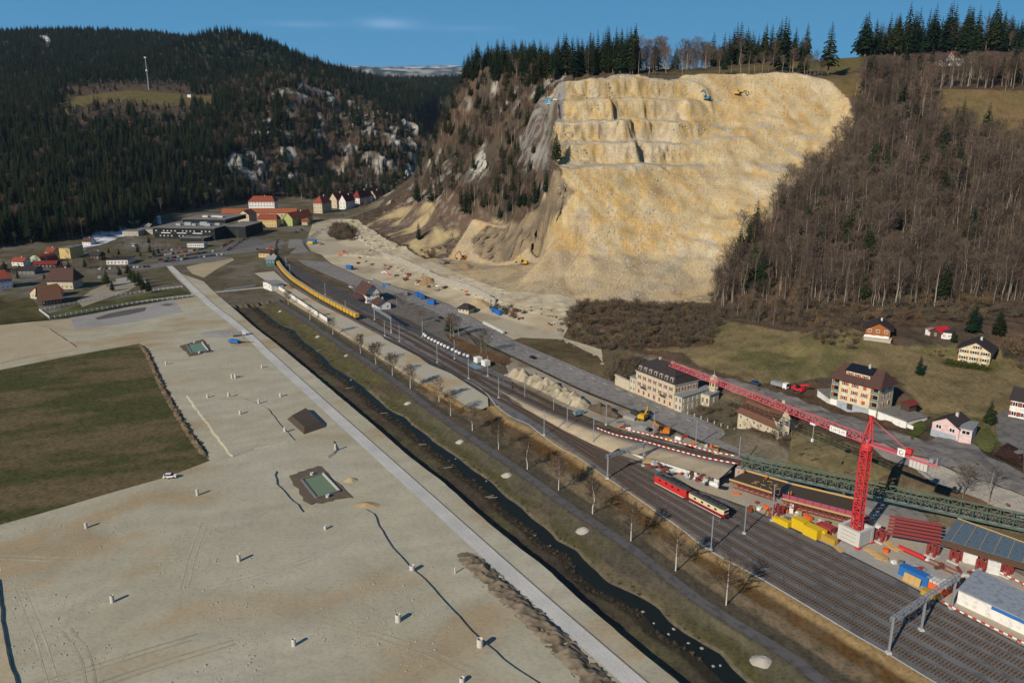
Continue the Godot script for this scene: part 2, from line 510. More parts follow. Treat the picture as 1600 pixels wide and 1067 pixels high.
func build_heights() -> void:
	gx = axis_lines([[X0, 40], [-1200, 16], [-560, 6], [-300, 3], [-150, 2.0], [30, 1.5], [270, 3], [420, 8], [760, 25], [X1, 1]])
	gz = axis_lines([[Z0, 8], [-100, 2.0], [-440, 1.4], [-660, 3], [-780, 5], [-1100, 9], [-1700, 18], [-2500, 40], [Z1, 1]])
	lut_x.resize(int(X1 - X0) + 1)
	lut_z.resize(int(Z0 - Z1) + 1)
	var k := 0
	for i in lut_x.size():
		while k < gx.size() - 2 and gx[k + 1] <= X0 + i:
			k += 1
		lut_x[i] = k
	k = 0
	for i in lut_z.size():
		while k < gz.size() - 2 and gz[k + 1] >= Z0 - i:
			k += 1
		lut_z[i] = k
	var pts := PackedVector2Array()
	var hs := PackedFloat32Array()
	var add := func(p: Vector3):
		pts.append(Vector2(p.x, p.z))
		hs.append(p.y)
	# places of known height: pixel x, pixel y, height
	var flat := [
		[-300, 1300, 0], [800, 1500, 0], [1400, 1500, 0], [2000, 1500, 0], [-500, 800, 0], [0, 1067, 0], [0, 800, 0], [0, 600, 0], [-400, 520, 0], [0, 480, 0], [150, 440, 0], [250, 415, 0], [-500, 440, 0], [200, 600, 0], [400, 900, 0], [300, 500, 0],
		[600, 1067, 0], [800, 1000, 0], [330, 400, 0], [400, 375, 0], [0, 432, 1], [100, 400, 1], [160, 372, 2], [250, 350, 2], [350, 340, 2], [440, 330, 2], [500, 318, 2],
		[470, 375, 0], [520, 345, 2], [560, 328, 2], [600, 314, 2], [560, 440, 0], [640, 490, 0], [760, 535, 0], [900, 590, 0], [1000, 640, 0], [1100, 685, 0.5], [1200, 725, 1], [1300, 760, 1], [1450, 820, 1], [1600, 880, 1], [1900, 1000, 1],
		[520, 380, 0], [570, 420, 0], [650, 455, 0], [720, 485, 0], [780, 500, 0], [850, 540, 0], [920, 570, 0], [620, 395, 6], [575, 372, 5], [560, 358, 3], [657, 402, 7], [700, 404, 9], [780, 416, 9], [840, 420, 10], [700, 425, 7], [800, 452, 8], [870, 470, 8],
		[930, 430, 19.8], [900, 400, 27], [960, 395, 31], [1010, 400, 29], [1060, 415, 25], [1085, 432, 19.5], [1095, 460, 12], [1060, 470, 9], [980, 472, 8], [900, 468, 8], [1000, 445, 15.6], [950, 450, 13.8], [880, 430, 17], [850, 410, 18.8],
		[900, 485, 7], [1000, 485, 10], [1100, 492, 11], [1200, 490, 18], [1260, 485, 22], [960, 530, 3], [900, 520, 2], [1000, 545, 5], [1080, 555, 7], [1100, 520, 10], [1200, 540, 13], [1280, 540, 18],
		[1060, 590, 1], [1140, 620, 3], [1200, 650, 4], [1140, 600, 7], [1190, 610, 8], [1250, 640, 8.5], [1320, 667, 9], [1400, 695, 9.5], [1500, 730, 10], [1600, 765, 10], [1800, 830, 11],
		[1240, 655, 8], [1300, 690, 8], [1360, 715, 8.5], [1220, 735, 1.2], [1300, 765, 1], [1420, 740, 7], [1500, 775, 6], [1600, 810, 5], [1430, 775, 1.5], [1530, 820, 1.5], [1260, 600, 10], [1330, 595, 13], [1420, 640, 10.5], [1300, 610, 10.3], [1400, 655, 10.3], [1480, 690, 11], [1440, 620, 14], [1550, 650, 14], [1600, 690, 13], [1580, 660, 14],
		[1370, 530, 22], [1420, 545, 20], [1470, 530, 24], [1530, 568, 18], [1600, 600, 17], [1600, 540, 24], [1700, 620, 18], [1900, 700, 17], [1330, 515, 24], [1500, 520, 26], [1600, 505, 30], [1250, 560, 12],
		[0, 405, 3], [60, 396, 3], [110, 376, 3], [240, 338, 3], [340, 322, 3], [440, 308, 3], [520, 300, 3], [590, 298, 3], [-300, 420, 3], [-700, 430, 3],
	]
	for q in flat:
		add.call(px(q[0], q[1], q[2]))
	# places on the hills: pixel x, pixel y, distance ahead
	var hill := [
		[-300, 300, 900], [0, 300, 880], [100, 285, 980], [200, 262, 1130], [300, 250, 1200], [400, 235, 1290], [480, 232, 1340], [-300, 190, 1100], [0, 195, 1220], [80, 182, 1340], [200, 168, 1400], [330, 178, 1430],
		[-300, 160, 1500], [0, 160, 1500], [120, 147, 1600], [200, 140, 1650], [330, 147, 1640], [400, 128, 1600], [460, 122, 1560], [370, 170, 1440], [440, 170, 1430],
		[-300, 100, 2100], [0, 105, 2050], [100, 100, 2100], [200, 95, 2150], [300, 95, 2000], [-300, 60, 2900], [0, 54, 2900], [60, 48, 2900], [150, 49, 2900], [230, 51, 2900], [272, 60, 2850], [290, 78, 2500], [308, 66, 2250], [350, 47, 2200], [400, 60, 2150], [430, 82, 2100], [460, 108, 2050], [500, 135, 1900], [480, 104, 3200], [520, 107, 3200], [570, 122, 3100], [610, 131, 3000], [650, 130, 3000], [700, 124, 3100], [745, 122, 3100], [600, 150, 2500], [680, 150, 2400], [640, 175, 2000],
		[520, 152, 1640], [560, 162, 1600], [610, 178, 1560], [648, 190, 1530], [664, 215, 1500], [500, 190, 1470], [560, 205, 1440], [600, 218, 1430], [640, 240, 1440], [540, 238, 1380], [590, 255, 1370], [630, 272, 1380], [560, 275, 1320], [620, 290, 1340],
		[612, 318, 1090], [640, 278, 1075], [680, 218, 1035], [703, 168, 1010], [728, 122, 985], [745, 100, 960], [640, 320, 960], [680, 280, 930], [720, 220, 925], [750, 170, 930], [620, 350, 830], [650, 360, 760],
		[700, 335, 725], [760, 305, 690], [800, 262, 720], [765, 205, 850], [785, 155, 890], [820, 125, 800], [730, 365, 690], [790, 370, 620], [830, 385, 585], [820, 330, 620], [850, 300, 600], [840, 215, 670], [835, 165, 720],
		[800, 110, 900], [860, 120, 770], [900, 116, 740], [980, 112, 700], [1080, 108, 720], [1200, 98, 740], [1350, 88, 760], [1450, 80, 780], [1600, 72, 800], [1900, 60, 820],
		# quarry: rim, then each bench's toe and outer edge
		[862, 140, 650], [880, 128, 648], [940, 121, 646], [1000, 118, 648], [1060, 118, 650], [1110, 114, 652], [1160, 115, 652], [1210, 113, 650], [1250, 115, 645], [1290, 124, 636], [1318, 148, 622], [1330, 176, 606],
		[868, 150, 646], [885, 141, 640], [940, 140, 638], [1000, 141, 640], [1060, 141, 642], [1110, 138, 646], [1160, 140, 644],
		[870, 152, 636], [890, 143, 631], [950, 143, 630], [1010, 144, 631], [1070, 143, 633], [1105, 141, 638],
		[876, 172, 630], [900, 173, 625], [960, 173, 624], [1010, 173, 626], [1062, 171, 629],
		[872, 176, 620], [900, 177, 616], [960, 177, 615], [1010, 176, 617], [1060, 175, 620],
		[866, 208, 611], [900, 207, 609], [950, 207, 608], [1000, 209, 610], [1030, 205, 614],
		[864, 212, 600], [900, 211, 599], [950, 211, 598], [985, 213, 600],
		[862, 240, 592], [900, 242, 590], [950, 242, 588], [1000, 238, 594],
		[866, 246, 579], [900, 247, 576], [950, 247, 575], [1000, 243, 580],
		[870, 268, 570], [905, 268, 567], [950, 266, 568],
		[1100, 160, 636], [1120, 190, 626], [1160, 170, 632], [1090, 215, 606], [1060, 240, 594], [1200, 150, 636], [1260, 150, 632], [1300, 172, 618], [1230, 185, 616], [1290, 205, 602], [1325, 205, 590], [1170, 215, 602], [1130, 250, 588], [1050, 270, 574], [1210, 232, 594], [1270, 235, 584], [1290, 255, 566], [1230, 275, 560], [1180, 262, 574], [1270, 285, 548], [1220, 300, 545], [1120, 290, 566], [1060, 310, 556], [1000, 290, 562], [950, 300, 556], [905, 300, 556], [1160, 320, 545], [1215, 330, 528], [1100, 345, 540], [1040, 355, 538], [990, 345, 543], [940, 340, 546], [895, 345, 545], [1190, 365, 512], [1140, 385, 512], [1080, 390, 521], [1030, 388, 527], [870, 372, 549], [915, 380, 532], [1160, 410, 497], [1125, 430, 492],
		# wooded slope, pasture and hill top beside the quarry
		[1338, 225, 575], [1350, 190, 592], [1400, 160, 600], [1450, 142, 598], [1530, 140, 596], [1600, 140, 594], [1800, 135, 590], [1380, 120, 660], [1500, 112, 670], [1600, 105, 670], [1340, 120, 680],
		[1460, 205, 540], [1530, 220, 527], [1600, 238, 510], [1800, 250, 500], [1300, 280, 530], [1350, 305, 492], [1450, 300, 482], [1600, 300, 472], [1250, 315, 515], [1230, 360, 492], [1190, 410, 472], [1150, 440, 463], [1120, 465, 455], [1300, 400, 440], [1380, 390, 436], [1450, 400, 427], [1530, 400, 420], [1600, 400, 415], [1800, 420, 400], [1220, 440, 428], [1300, 470, 400], [1380, 470, 392], [1450, 470, 390], [1600, 470, 382], [1800, 500, 370], [1160, 472, 438],
	]
	for q in hill:
		add.call(pd(q[0], q[1], q[2]))
	for q in [Vector3(-175, 1, -1330), Vector3(-140, 2, -1480), Vector3(-150, 4, -1700), Vector3(-190, 8, -2000), Vector3(-100, 25, -1250), Vector3(-90, 20, -1500),
			Vector3(150, 150, -1000), Vector3(500, 165, -900), Vector3(900, 185, -900), Vector3(0, 145, -1150), Vector3(300, 140, -1300), Vector3(900, 160, -1300), 
			Vector3(X0, 150, -1400), Vector3(X0, 0, Z0), Vector3(X1, 20, Z0), Vector3(X1, 200, -900), Vector3(X1, 150, Z1), Vector3(X0, 300, Z1), Vector3(-500, 160, Z1), Vector3(0, 130, Z1), Vector3(-1400, 300, Z1), Vector3(-250, 140, Z1), Vector3(X0, 2, -500), Vector3(X1, 60, -400), Vector3(700, 40, -300), Vector3(900, 170, -600), Vector3(500, 140, -480)]:
		add.call(q)
	var ids := Geometry2D.triangulate_delaunay(pts)
	var nx := gx.size()
	var nz := gz.size()
	gh.resize(nx * nz)
	for t in range(0, ids.size(), 3):
		var a := pts[ids[t]]
		var b := pts[ids[t + 1]]
		var c := pts[ids[t + 2]]
		var det := (b - a).cross(c - a)
		if absf(det) < 0.001:
			continue
		var i0 := gx.bsearch(minf(a.x, minf(b.x, c.x)))
		var i1 := mini(gx.bsearch(maxf(a.x, maxf(b.x, c.x))), nx - 1)
		var zt := maxf(a.y, maxf(b.y, c.y))
		var zb := minf(a.y, minf(b.y, c.y))
		for j in nz:
			var z := gz[j]
			if z > zt or z < zb:
				continue
			for i in range(i0, i1 + 1):
				var p := Vector2(gx[i], z) - a
				var u := p.cross(c - a) / det
				var w := (b - a).cross(p) / det
				if u >= -0.0001 and w >= -0.0001 and u + w <= 1.0001:
					gh[j * nx + i] = hs[ids[t]] * (1.0 - u - w) + hs[ids[t + 1]] * u + hs[ids[t + 2]] * w
	# the quarry is cut back in benches
	for j in nz:
		for i in nx:
			var q := j * nx + i
			if gz[j] < -530.0 and gz[j] > -660.0 and gx[i] > 22.0 and gx[i] < 165.0 and gh[q] > 84.0 and gh[q] < 150.0:
				var t := (gh[q] - 84.0) / 15.5 + noise_a.get_noise_2d(gx[i] * 1.2, 40.0) * 0.25
				var f := t - floorf(t)
				var cutb := gh[q] + (smoothstep(0.42, 0.72, f) - f) * 15.5
				gh[q] = lerpf(gh[q], cutb, 0.9 * (1.0 - smoothstep(120.0, 160.0, gx[i])))
	for j in nz:
		for i in nx:
			var q := j * nx + i
			if gz[j] < -485.0 and gz[j] > -620.0 and gx[i] > 40.0 and gx[i] < 240.0 and gh[q] > 26.0 and gh[q] < 125.0 and (gx[i] > 125.0 or gh[q] < 84.0):
				var t := (gh[q] + gx[i] * 0.22 + noise_a.get_noise_2d(gx[i] * 1.3, gz[j] * 1.3) * 9.0) / 12.5
				var f := t - floorf(t)
				gh[q] += (smoothstep(0.35, 0.8, f) - f) * 12.5 * 0.22
	# soften the hills
	for turn in 3:
		var old := gh.duplicate()
		for j in range(1, nz - 1):
			for i in range(1, nx - 1):
				var q := j * nx + i
				if old[q] > 2.0 and (turn == 0 or gz[j] > -470.0 or gz[j] < -665.0 or gx[i] < 25.0 or gx[i] > 275.0):
					gh[q] = old[q] * 0.4 + (old[q - 1] + old[q + 1] + old[q - nx] + old[q + nx]) * 0.15

var regions := {}

func inside(called: String, x: float, z: float) -> bool:
	var r: Array = regions[called]
	var b: Rect2 = r[0]
	return b.has_point(Vector2(x, z)) and Geometry2D.is_point_in_polygon(Vector2(x, z), r[1])

func region(called: String, poly: PackedVector2Array) -> void:
	var b := Rect2(poly[0], Vector2.ZERO)
	for p in poly:
		b = b.expand(p)
	regions[called] = [b.grow(0.01), poly]

func make_regions() -> void:
	region("quarry", poly_gp([852, 158, 872, 132, 940, 122, 1000, 119, 1110, 115, 1210, 113, 1260, 117, 1300, 128, 1328, 155, 1334, 190, 1322, 222, 1285, 262, 1272, 285, 1225, 296, 1210, 340, 1160, 400, 1120, 445, 1108, 474, 1050, 475, 1000, 475, 950, 476, 900, 476, 850, 468, 800, 456, 690, 426, 640, 405, 700, 402, 722, 370, 765, 350, 795, 350, 850, 300, 880, 282, 868, 250, 862, 215, 878, 190]))
	region("outcrop", poly_gp([760, 352, 800, 345, 850, 302, 884, 284, 896, 300, 872, 340, 832, 388, 800, 408, 745, 400, 735, 375]))
	region("grey_rock", poly_gp([852, 150, 886, 145, 878, 190, 862, 215, 862, 270, 800, 262, 812, 215]))
	region("terrace", poly_gp([76, 182, 110, 152, 200, 141, 332, 149, 332, 172, 290, 165, 240, 166, 150, 160, 110, 172, 88, 184]))
	region("pasture", poly_gp([1456, 140, 1600, 142, 1760, 140, 1760, 260, 1600, 240, 1540, 222, 1500, 215, 1468, 180]))
	region("lower_grass", poly_gp([1125, 500, 1260, 520, 1330, 512, 1400, 540, 1480, 540, 1700, 560, 1900, 760, 1500, 690, 1440, 640, 1400, 590, 1290, 590, 1180, 600, 1060, 550, 1000, 545, 1110, 540]))
	region("rim_grass", poly_gp([1275, 120, 1345, 110, 1345, 150, 1325, 150]))
	region("hill_top", poly_gp([990, 113, 1120, 110, 1250, 96, 1345, 88, 1345, 108, 1270, 112, 1100, 118]))
	region("brown_slope", poly_gp([570, 354, 600, 330, 640, 318, 700, 318, 800, 345, 722, 370, 700, 402, 657, 400, 612, 372]))
	region("ski_run", poly_gp([57, 57, 71, 56, 75, 64, 80, 74, 74, 76, 66, 66]))
	region("town", poly_gp([0, 470, 0, 420, 100, 395, 200, 350, 440, 318, 560, 322, 600, 312, 560, 335, 500, 360, 440, 400, 380, 415, 320, 436, 300, 465, 180, 470, 70, 500]))

func build_terrain() -> void:
	var nx := gx.size()
	var nz := gz.size()
	var pts := PackedVector3Array()
	var cols := PackedColorArray()
	pts.resize(nx * nz)
	cols.resize(nx * nz)
	var skip := PackedByteArray()
	skip.resize(nx * nz)
	var corr := region_corridor()
	for j in nz:
		for i in nx:
			var k := j * nx + i
			var x := gx[i]
			var z := gz[j]
			var y := gh[k]
			var p := Vector3(x, y, z)
			var n1 := noise_a.get_noise_2d(x, z)          # about 60 m
			var n2 := noise_b.get_noise_2d(x, z)          # about 9 m
			var col: Color
			if y > 2.5 and inside("quarry", x, z):
				var slope := absf(gh[mini(k + nx, nx * nz - 1)] - y) + absf(gh[mini(k + 1, nx * nz - 1)] - y)
				var steep := clampf(slope / 2.4, 0, 1)
				var wild := (1.0 - 0.75 * smoothstep(100.0, 150.0, x)) * (0.38 + 0.62 * smoothstep(76.0, 92.0, y))
				var e := noise_c.get_noise_3d(x * 1.0, y * 0.35, z)
				var e2 := noise_c.get_noise_3d(x * 3.1 + 50.0, y * 0.8, z * 3.1)
				var e3 := noise_b.get_noise_3d(x * 0.4, y * 1.2, z * 0.4)
				p += Vector3(0.45, 0.1, 1.0) * (e * 2.4 + e2 * 1.7) * steep * wild + Vector3(0, (n2 * 0.7 + e2 * 0.4) * wild, 0)
				var fall := noise_c.get_noise_3d(x * 0.9 + y * 0.5, y * 0.12, z * 0.5)
				var ochre := clampf(0.28 + e3 * 1.0 + n1 * 0.9 + fall * 1.9 + (1.0 - smoothstep(80.0, 150.0, x)) * 0.3, 0, 1)
				col = Color(0.57, 0.455, 0.255).lerp(Color(0.55, 0.365, 0.135), ochre * 0.9)
				col = col.lerp(Color(0.55, 0.48, 0.37), clampf(e2 * 2.4 + 0.1, 0, 1) * 0.6)
				col = col.lerp(Color(0.27, 0.19, 0.10), clampf(noise_c.get_noise_3d(x * 2.2, y * 0.25 + 70.0, z * 2.2) * 3.0 - 0.55, 0, 1) * steep * wild)
				if steep < 0.35 and y > 60.0:
					col = Color(0.52, 0.45, 0.33)
				col = col.lerp(Color(0.56, 0.515, 0.42), clampf(noise_a.get_noise_3d(x * 1.4 + 300.0, y * 1.1, z) * 4.0 - 0.5, 0, 1) * 0.5)
				col = col.lerp(Color(0.40, 0.27, 0.12), clampf(noise_a.get_noise_3d(x * 2.0 + y * 1.2, y * 0.3, z + 90.0) * 4.0 - 0.9, 0, 1) * 0.6)
				if y < 30.0:
					col = col.lerp(Color(0.46, 0.365, 0.225).lerp(Color(0.40, 0.34, 0.25), clampf(e3 * 3.0 + 0.4, 0, 1)), 0.75)
				if inside("grey_rock", x, z):
					col = Color(0.30, 0.285, 0.26)
				if inside("outcrop", x, z):
					p += Vector3(0.6, 0.3, 1.0) * (e * 3.5 + e2 * 2.0)
					col = Color(0.30, 0.235, 0.15).lerp(Color(0.17, 0.14, 0.105), clampf(e * 2.5 + 0.3, 0, 1))
			elif inside("ski_run", x, z):
				col = Color(0.8, 0.82, 0.85)
			elif inside("grey_rock", x, z):
				p += Vector3(0.6, 0, 1) * n2 * 2.0
				col = Color(0.29, 0.275, 0.25).lerp(Color(0.14, 0.105, 0.08), clampf(n2 * 3.0 + 0.25, 0, 1))
			elif inside("pasture", x, z) or inside("rim_grass", x, z):
				col = Color(0.20, 0.155, 0.07).lerp(Color(0.25, 0.165, 0.085), clampf(n1 * 1.5 + 0.3, 0, 1))
			elif inside("lower_grass", x, z):
				p.y += n2 * 0.4
				col = Color(0.25, 0.195, 0.10).lerp(Color(0.15, 0.14, 0.06), clampf(n1 * 2.0 + n2 * 1.2, 0, 1))
			elif inside("terrace", x, z) or inside("hill_top", x, z):
				col = Color(0.17, 0.14, 0.055)
			elif inside("brown_slope", x, z):
				var e4 := noise_c.get_noise_3d(x * 1.5, y * 0.3, z)
				p += Vector3(0.3, 0.2, 0.6) * e4 * 2.5
				col = Color(0.15, 0.105, 0.075).lerp(Color(0.27, 0.235, 0.19), clampf(e4 * 2.5 - 0.1, 0, 1)).lerp(Color(0.5, 0.4, 0.22), clampf((n1 - 0.12) * 4.0, 0, 1) * (1.0 if y < 40.0 else 0.0))
			elif inside("town", x, z):
				col = Color(0.16, 0.14, 0.085).lerp(Color(0.24, 0.22, 0.18), clampf(n1 * 2.0, 0, 1))
			elif y > 4.0:
				# woodland floor: leaf litter, with pale crags where the land stands steep
				var d := 1.0 if z > -700.0 else 2.0
				p += Vector3(0, n2 * 1.2 * d, 0)
				col = Color(0.125, 0.085, 0.058).lerp(Color(0.095, 0.078, 0.056), clampf(n1 * 2.0 + 0.4, 0, 1))
				var crag := 0.0
				crag = crag_at(x, y, z)
				if crag > 0.0:
					p += Vector3(0.7, 0.5, 1.0) * crag * (4.0 + noise_c.get_noise_3d(x * 1.2, y * 0.4, z * 1.2) * 10.0)
					col = col.lerp(Color(0.46, 0.44, 0.39), crag)
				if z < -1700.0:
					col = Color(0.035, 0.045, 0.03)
			else:
				col = Color(0.155, 0.13, 0.085).lerp(Color(0.23, 0.20, 0.15), clampf(n1 * 1.8 + 0.2, 0, 1))
				p.y = lerpf(-0.5, 3.2, clampf((y - 1.2) / 2.8, 0, 1)) + n2 * 0.12
				if Geometry2D.is_point_in_polygon(Vector2(x, z), corr):
					p.y = -7.0
					skip[k] = 1
			gh[k] = p.y
			pts[k] = p
			cols[k] = col
	structure("terrain", grid_mesh(pts, cols, nx, nz, M.terrain, skip))

func crag_at(x: float, y: float, z: float) -> float:
	# where the gorge's limestone stands bare
	if y < 14.0 or z > -640.0 or z < -1620.0 or x < -430.0 or x > 60.0:
		return 0.0
	return clampf(noise_a.get_noise_3d(x * 1.5 + 20.0, y * 0.6, z * 1.5) * 6.0 - (0.45 if z < -1150.0 else 1.35), 0, 1)

func region_corridor() -> PackedVector2Array:
	var a := offset_line(edge_plain, -1.2)
	var b := offset_line(yard_edge, 1.2)
	var out := PackedVector2Array()
	for p in a:
		if p.x * STATION_DIR.x + p.z * STATION_DIR.y > -575.0:
			out.append(Vector2(p.x, p.z))
	for i in range(b.size() - 1, -1, -1):
		if b[i].x * STATION_DIR.x + b[i].z * STATION_DIR.y > -575.0:
			out.append(Vector2(b[i].x, b[i].z))
	return out

func build_distance() -> void:
	# the plateau far beyond the gorge, with snow lying on its fields
	var nx := 90
	var nz := 34
	var pts := PackedVector3Array()
	var cols := PackedColorArray()
	for j in nz:
		for i in nx:
			var x := lerpf(-4200, 2600, i / (nx - 1.0))
			var z := lerpf(-3400, -14000, pow(j / (nz - 1.0), 1.3))
			var f := j / (nz - 1.0)
			var n1 := noise_a.get_noise_2d(x * 0.06, z * 0.03)
			var n2 := noise_a.get_noise_2d(x * 0.2 + 900.0, z * 0.15)
			var y := EYE + (190.0 - lerpf(168.0, 110.5, pow(f, 0.62)) + n1 * 3.0 + n2 * 1.6 + sin(f * 16.0) * 2.0) / FOCAL * -z
			pts.append(Vector3(x, y, z))
			var woods := clampf(n2 * 6.0 + 1.1 - smoothstep(0.7, 0.95, f) * 0.7, 0, 1)
			var snow := clampf((f - 0.6) * 3.0, 0, 1)
			cols.append(Color(0.14, 0.13, 0.07).lerp(Color(0.75, 0.77, 0.8), snow * 0.85).lerp(Color(0.035, 0.05, 0.045), woods))
	structure("distant_hills", grid_mesh(pts, cols, nx, nz, M.terrain))

# ---------------------------------------------------------------- trees
var pool := {}     # kind -> array of [distance, Transform3D, variant, label]

func project(p: Vector3) -> Vector2:
	var d := p - Vector3(0, EYE, 0)
	var cp := cos(PITCH)
	var sp := sin(PITCH)
	var y := d.y * cp - d.z * sp
	var z := d.y * sp + d.z * cp
	if z > -1.0:
		return Vector2(-9999, -9999)
	return Vector2(800.0 - FOCAL * d.x / z, 533.5 + FOCAL * y / z)

func spruce(seed_: int, green: Color) -> Array:
	# one metre of tree for each unit: height 1 is scaled when planted; trunk and crown apart
	var r := RandomNumberGenerator.new()
	r.seed = seed_
	var trunk := Shape.new()
	trunk.tint = Color(0.16, 0.125, 0.10)
	trunk.tube(Vector3(0, -0.03, 0), Vector3(0, 0.5, 0), 0.015, 0.009, 6)
	trunk.tube(Vector3(0, 0.5, 0), Vector3(0, 0.985, 0), 0.009, 0.001, 5)
	var crown := Shape.new()
	var start := r.randf_range(0.06, 0.2)
	var rows := 21
	var lean := r.randf() * TAU
	for k in rows:
		var f := k / (rows - 1.0)
		var y := lerpf(start, 0.975, pow(f, 0.92))
		var reach := lerpf(0.165, 0.016, pow(f, 1.1)) * (0.72 if k == 0 else 1.0)
		var arms := int(lerpf(12, 5, f))
		var twist := r.randf() * TAU
		for i in arms:
			var t := twist + TAU * (i + r.randf_range(-0.3, 0.3)) / arms
			var l := reach * r.randf_range(0.62, 1.18) * (1.0 + 0.12 * cos(t - lean))
			var dir := Vector3(cos(t), 0, sin(t))
			var side := Vector3(-dir.z, 0, dir.x)
			var a := Vector3(0, y + 0.012, 0)
			var tip := dir * l + Vector3(0, y - l * r.randf_range(0.15, 0.55), 0)
			var mid := a.lerp(tip, 0.55) + Vector3(0, l * 0.12, 0)
			var w := l * r.randf_range(0.22, 0.36)
			crown.tint = green
			crown.tri(a, mid + side * w - Vector3(0, w * 0.5, 0), tip)
			crown.tri(a, tip, mid - side * w - Vector3(0, w * 0.5, 0))
			var sag := Vector3(0, -l * r.randf_range(0.2, 0.45), 0)
			crown.tri(mid + side * w * 0.7, mid - side * w * 0.5, mid + dir * l * 0.1 + sag)
			crown.tri(mid, tip, mid.lerp(tip, 0.6) + sag * 0.8 + side * w * 0.5 * r.randf_range(-1, 1))
	return [trunk, crown]

func bare(seed_: int, bark: Color, twig: Color, spread: float, first: float, limbs: int, thick := 1.0) -> Array:
	var r := RandomNumberGenerator.new()
	r.seed = seed_
	var trunk := Shape.new()
	trunk.tint = bark
	var crown := Shape.new()
	crown.tint = twig
	var p := Vector3(0, -0.03, 0)
	var bend := Vector3(r.randf_range(-0.03, 0.03), 0, r.randf_range(-0.03, 0.03))
	var stem := [p]
	for k in 5:
		var q: Vector3 = Vector3(0, 0.19 * (k + 1), 0) + bend * sin(k * 1.3)
		trunk.tube(p, q, minf(thick, 1.25) * lerpf(0.0125, 0.002, k / 5.0), minf(thick, 1.25) * lerpf(0.0125, 0.002, (k + 1) / 5.0), 5)
		stem.append(q)
		p = q
	for i in limbs:
		var f := lerpf(first, 0.97, pow((i + r.randf()) / limbs, 0.9))
		var k := mini(int(f * 5.0), 4)
		var a: Vector3 = stem[k].lerp(stem[k + 1], f * 5.0 - k)
		var t := i * 2.4 + r.randf_range(-0.5, 0.5)
		var l := spread * sin(PI * clampf(0.28 + 0.66 * (f - first) / (1.0 - first), 0, 1)) * r.randf_range(0.7, 1.15)
		var d := Vector3(cos(t), r.randf_range(0.7, 1.5), sin(t)).normalized()
		var b := a + d * l * 0.55
		var e := b + (d + Vector3(r.randf_range(-0.4, 0.4), 0.35, r.randf_range(-0.4, 0.4))).normalized() * l * 0.55
		crown.tint = twig
		crown.ribbon(a, b, 0.0065 * thick, 0.0045 * thick)
		crown.ribbon(b, e, 0.0045 * thick, 0.0015 * thick)
		for m in (11 if thick > 1.5 else 7):
			var g := r.randf_range(0.2, 1.0)
			var s := (a.lerp(b, g * 2.0) if g < 0.5 else b.lerp(e, g * 2.0 - 1.0))
			var u := (d + Vector3(r.randf_range(-1, 1), r.randf_range(-0.3, 0.8), r.randf_range(-1, 1))).normalized()
			var v := s + u * l * r.randf_range(0.22, 0.45)
			crown.tint = twig
			crown.ribbon(s, v, 0.0038 * thick, 0.0018 * thick)
			for n in 4:
				var h := s.lerp(v, r.randf_range(0.25, 1.0))
				var o := (u + Vector3(r.randf_range(-1, 1), r.randf_range(-0.4, 0.9), r.randf_range(-1, 1))).normalized()
				crown.ribbon(h, h + o * l * r.randf_range(0.12, 0.28), 0.0028 * thick, 0.0012 * thick)
	return [trunk, crown]

func bush(seed_: int, twig: Color) -> Array:
	var r := RandomNumberGenerator.new()
	r.seed = seed_
	var crown := Shape.new()
	var wood := Shape.new()
	wood.tint = twig
	for i in 12:
		var t := r.randf() * TAU
		var d := Vector3(cos(t) * r.randf_range(0.2, 0.9), 1, sin(t) * r.randf_range(0.2, 0.9)).normalized()
		var a := Vector3(cos(t), 0, sin(t)) * r.randf_range(0.0, 0.25) + Vector3(0, -0.05, 0)
		var b := a + d * r.randf_range(0.55, 1.0)
		wood.ribbon(a, b, 0.03, 0.012)
		for k in 9:
			var s := a.lerp(b, r.randf_range(0.25, 1.0))
			var u := (d + Vector3(r.randf_range(-1, 1), r.randf_range(-0.3, 0.7), r.randf_range(-1, 1))).normalized()
			var e := s + u * r.randf_range(0.2, 0.42)
			crown.tint = twig
			crown.ribbon(s, e, 0.02, 0.008)
			for m in 3:
				var h := s.lerp(e, r.randf_range(0.3, 1.0))
				var o := (u + Vector3(r.randf_range(-1, 1), r.randf_range(-0.5, 0.8), r.randf_range(-1, 1))).normalized()
				crown.leaf(h, h + o * r.randf_range(0.12, 0.25), 0.035, Vector3(o.z, 0.5, o.x))
	return [wood, crown]

var kinds := {}

func make_tree_kinds() -> void:
	kinds.spruce_tree = [spruce(11, Color(0.018, 0.032, 0.016)), spruce(12, Color(0.025, 0.038, 0.018)), spruce(13, Color(0.014, 0.028, 0.019)), spruce(14, Color(0.034, 0.044, 0.018)), spruce(15, Color(0.02, 0.028, 0.013))]
	kinds.bare_tree = [bare(21, Color(0.25, 0.22, 0.185), Color(0.12, 0.092, 0.073), 0.26, 0.38, 26, 1.15), bare(22, Color(0.19, 0.165, 0.14), Color(0.105, 0.082, 0.068), 0.30, 0.32, 28, 1.15), bare(23, Color(0.30, 0.27, 0.23), Color(0.13, 0.10, 0.08), 0.22, 0.45, 24, 1.1), bare(24, Color(0.16, 0.135, 0.11), Color(0.105, 0.08, 0.062), 0.36, 0.2, 30, 1.2)]
	kinds.scrub_bush = [bush(31, Color(0.12, 0.095, 0.068)), bush(32, Color(0.10, 0.085, 0.066)), bush(33, Color(0.145, 0.105, 0.065))]
	kinds.young_birch = [bare(41, Color(0.52, 0.49, 0.44), Color(0.16, 0.12, 0.09), 0.34, 0.24, 30, 2.2), bare(42, Color(0.48, 0.45, 0.40), Color(0.15, 0.115, 0.09), 0.36, 0.26, 30, 2.2), bare(43, Color(0.55, 0.52, 0.47), Color(0.17, 0.13, 0.10), 0.31, 0.22, 30, 2.2)]

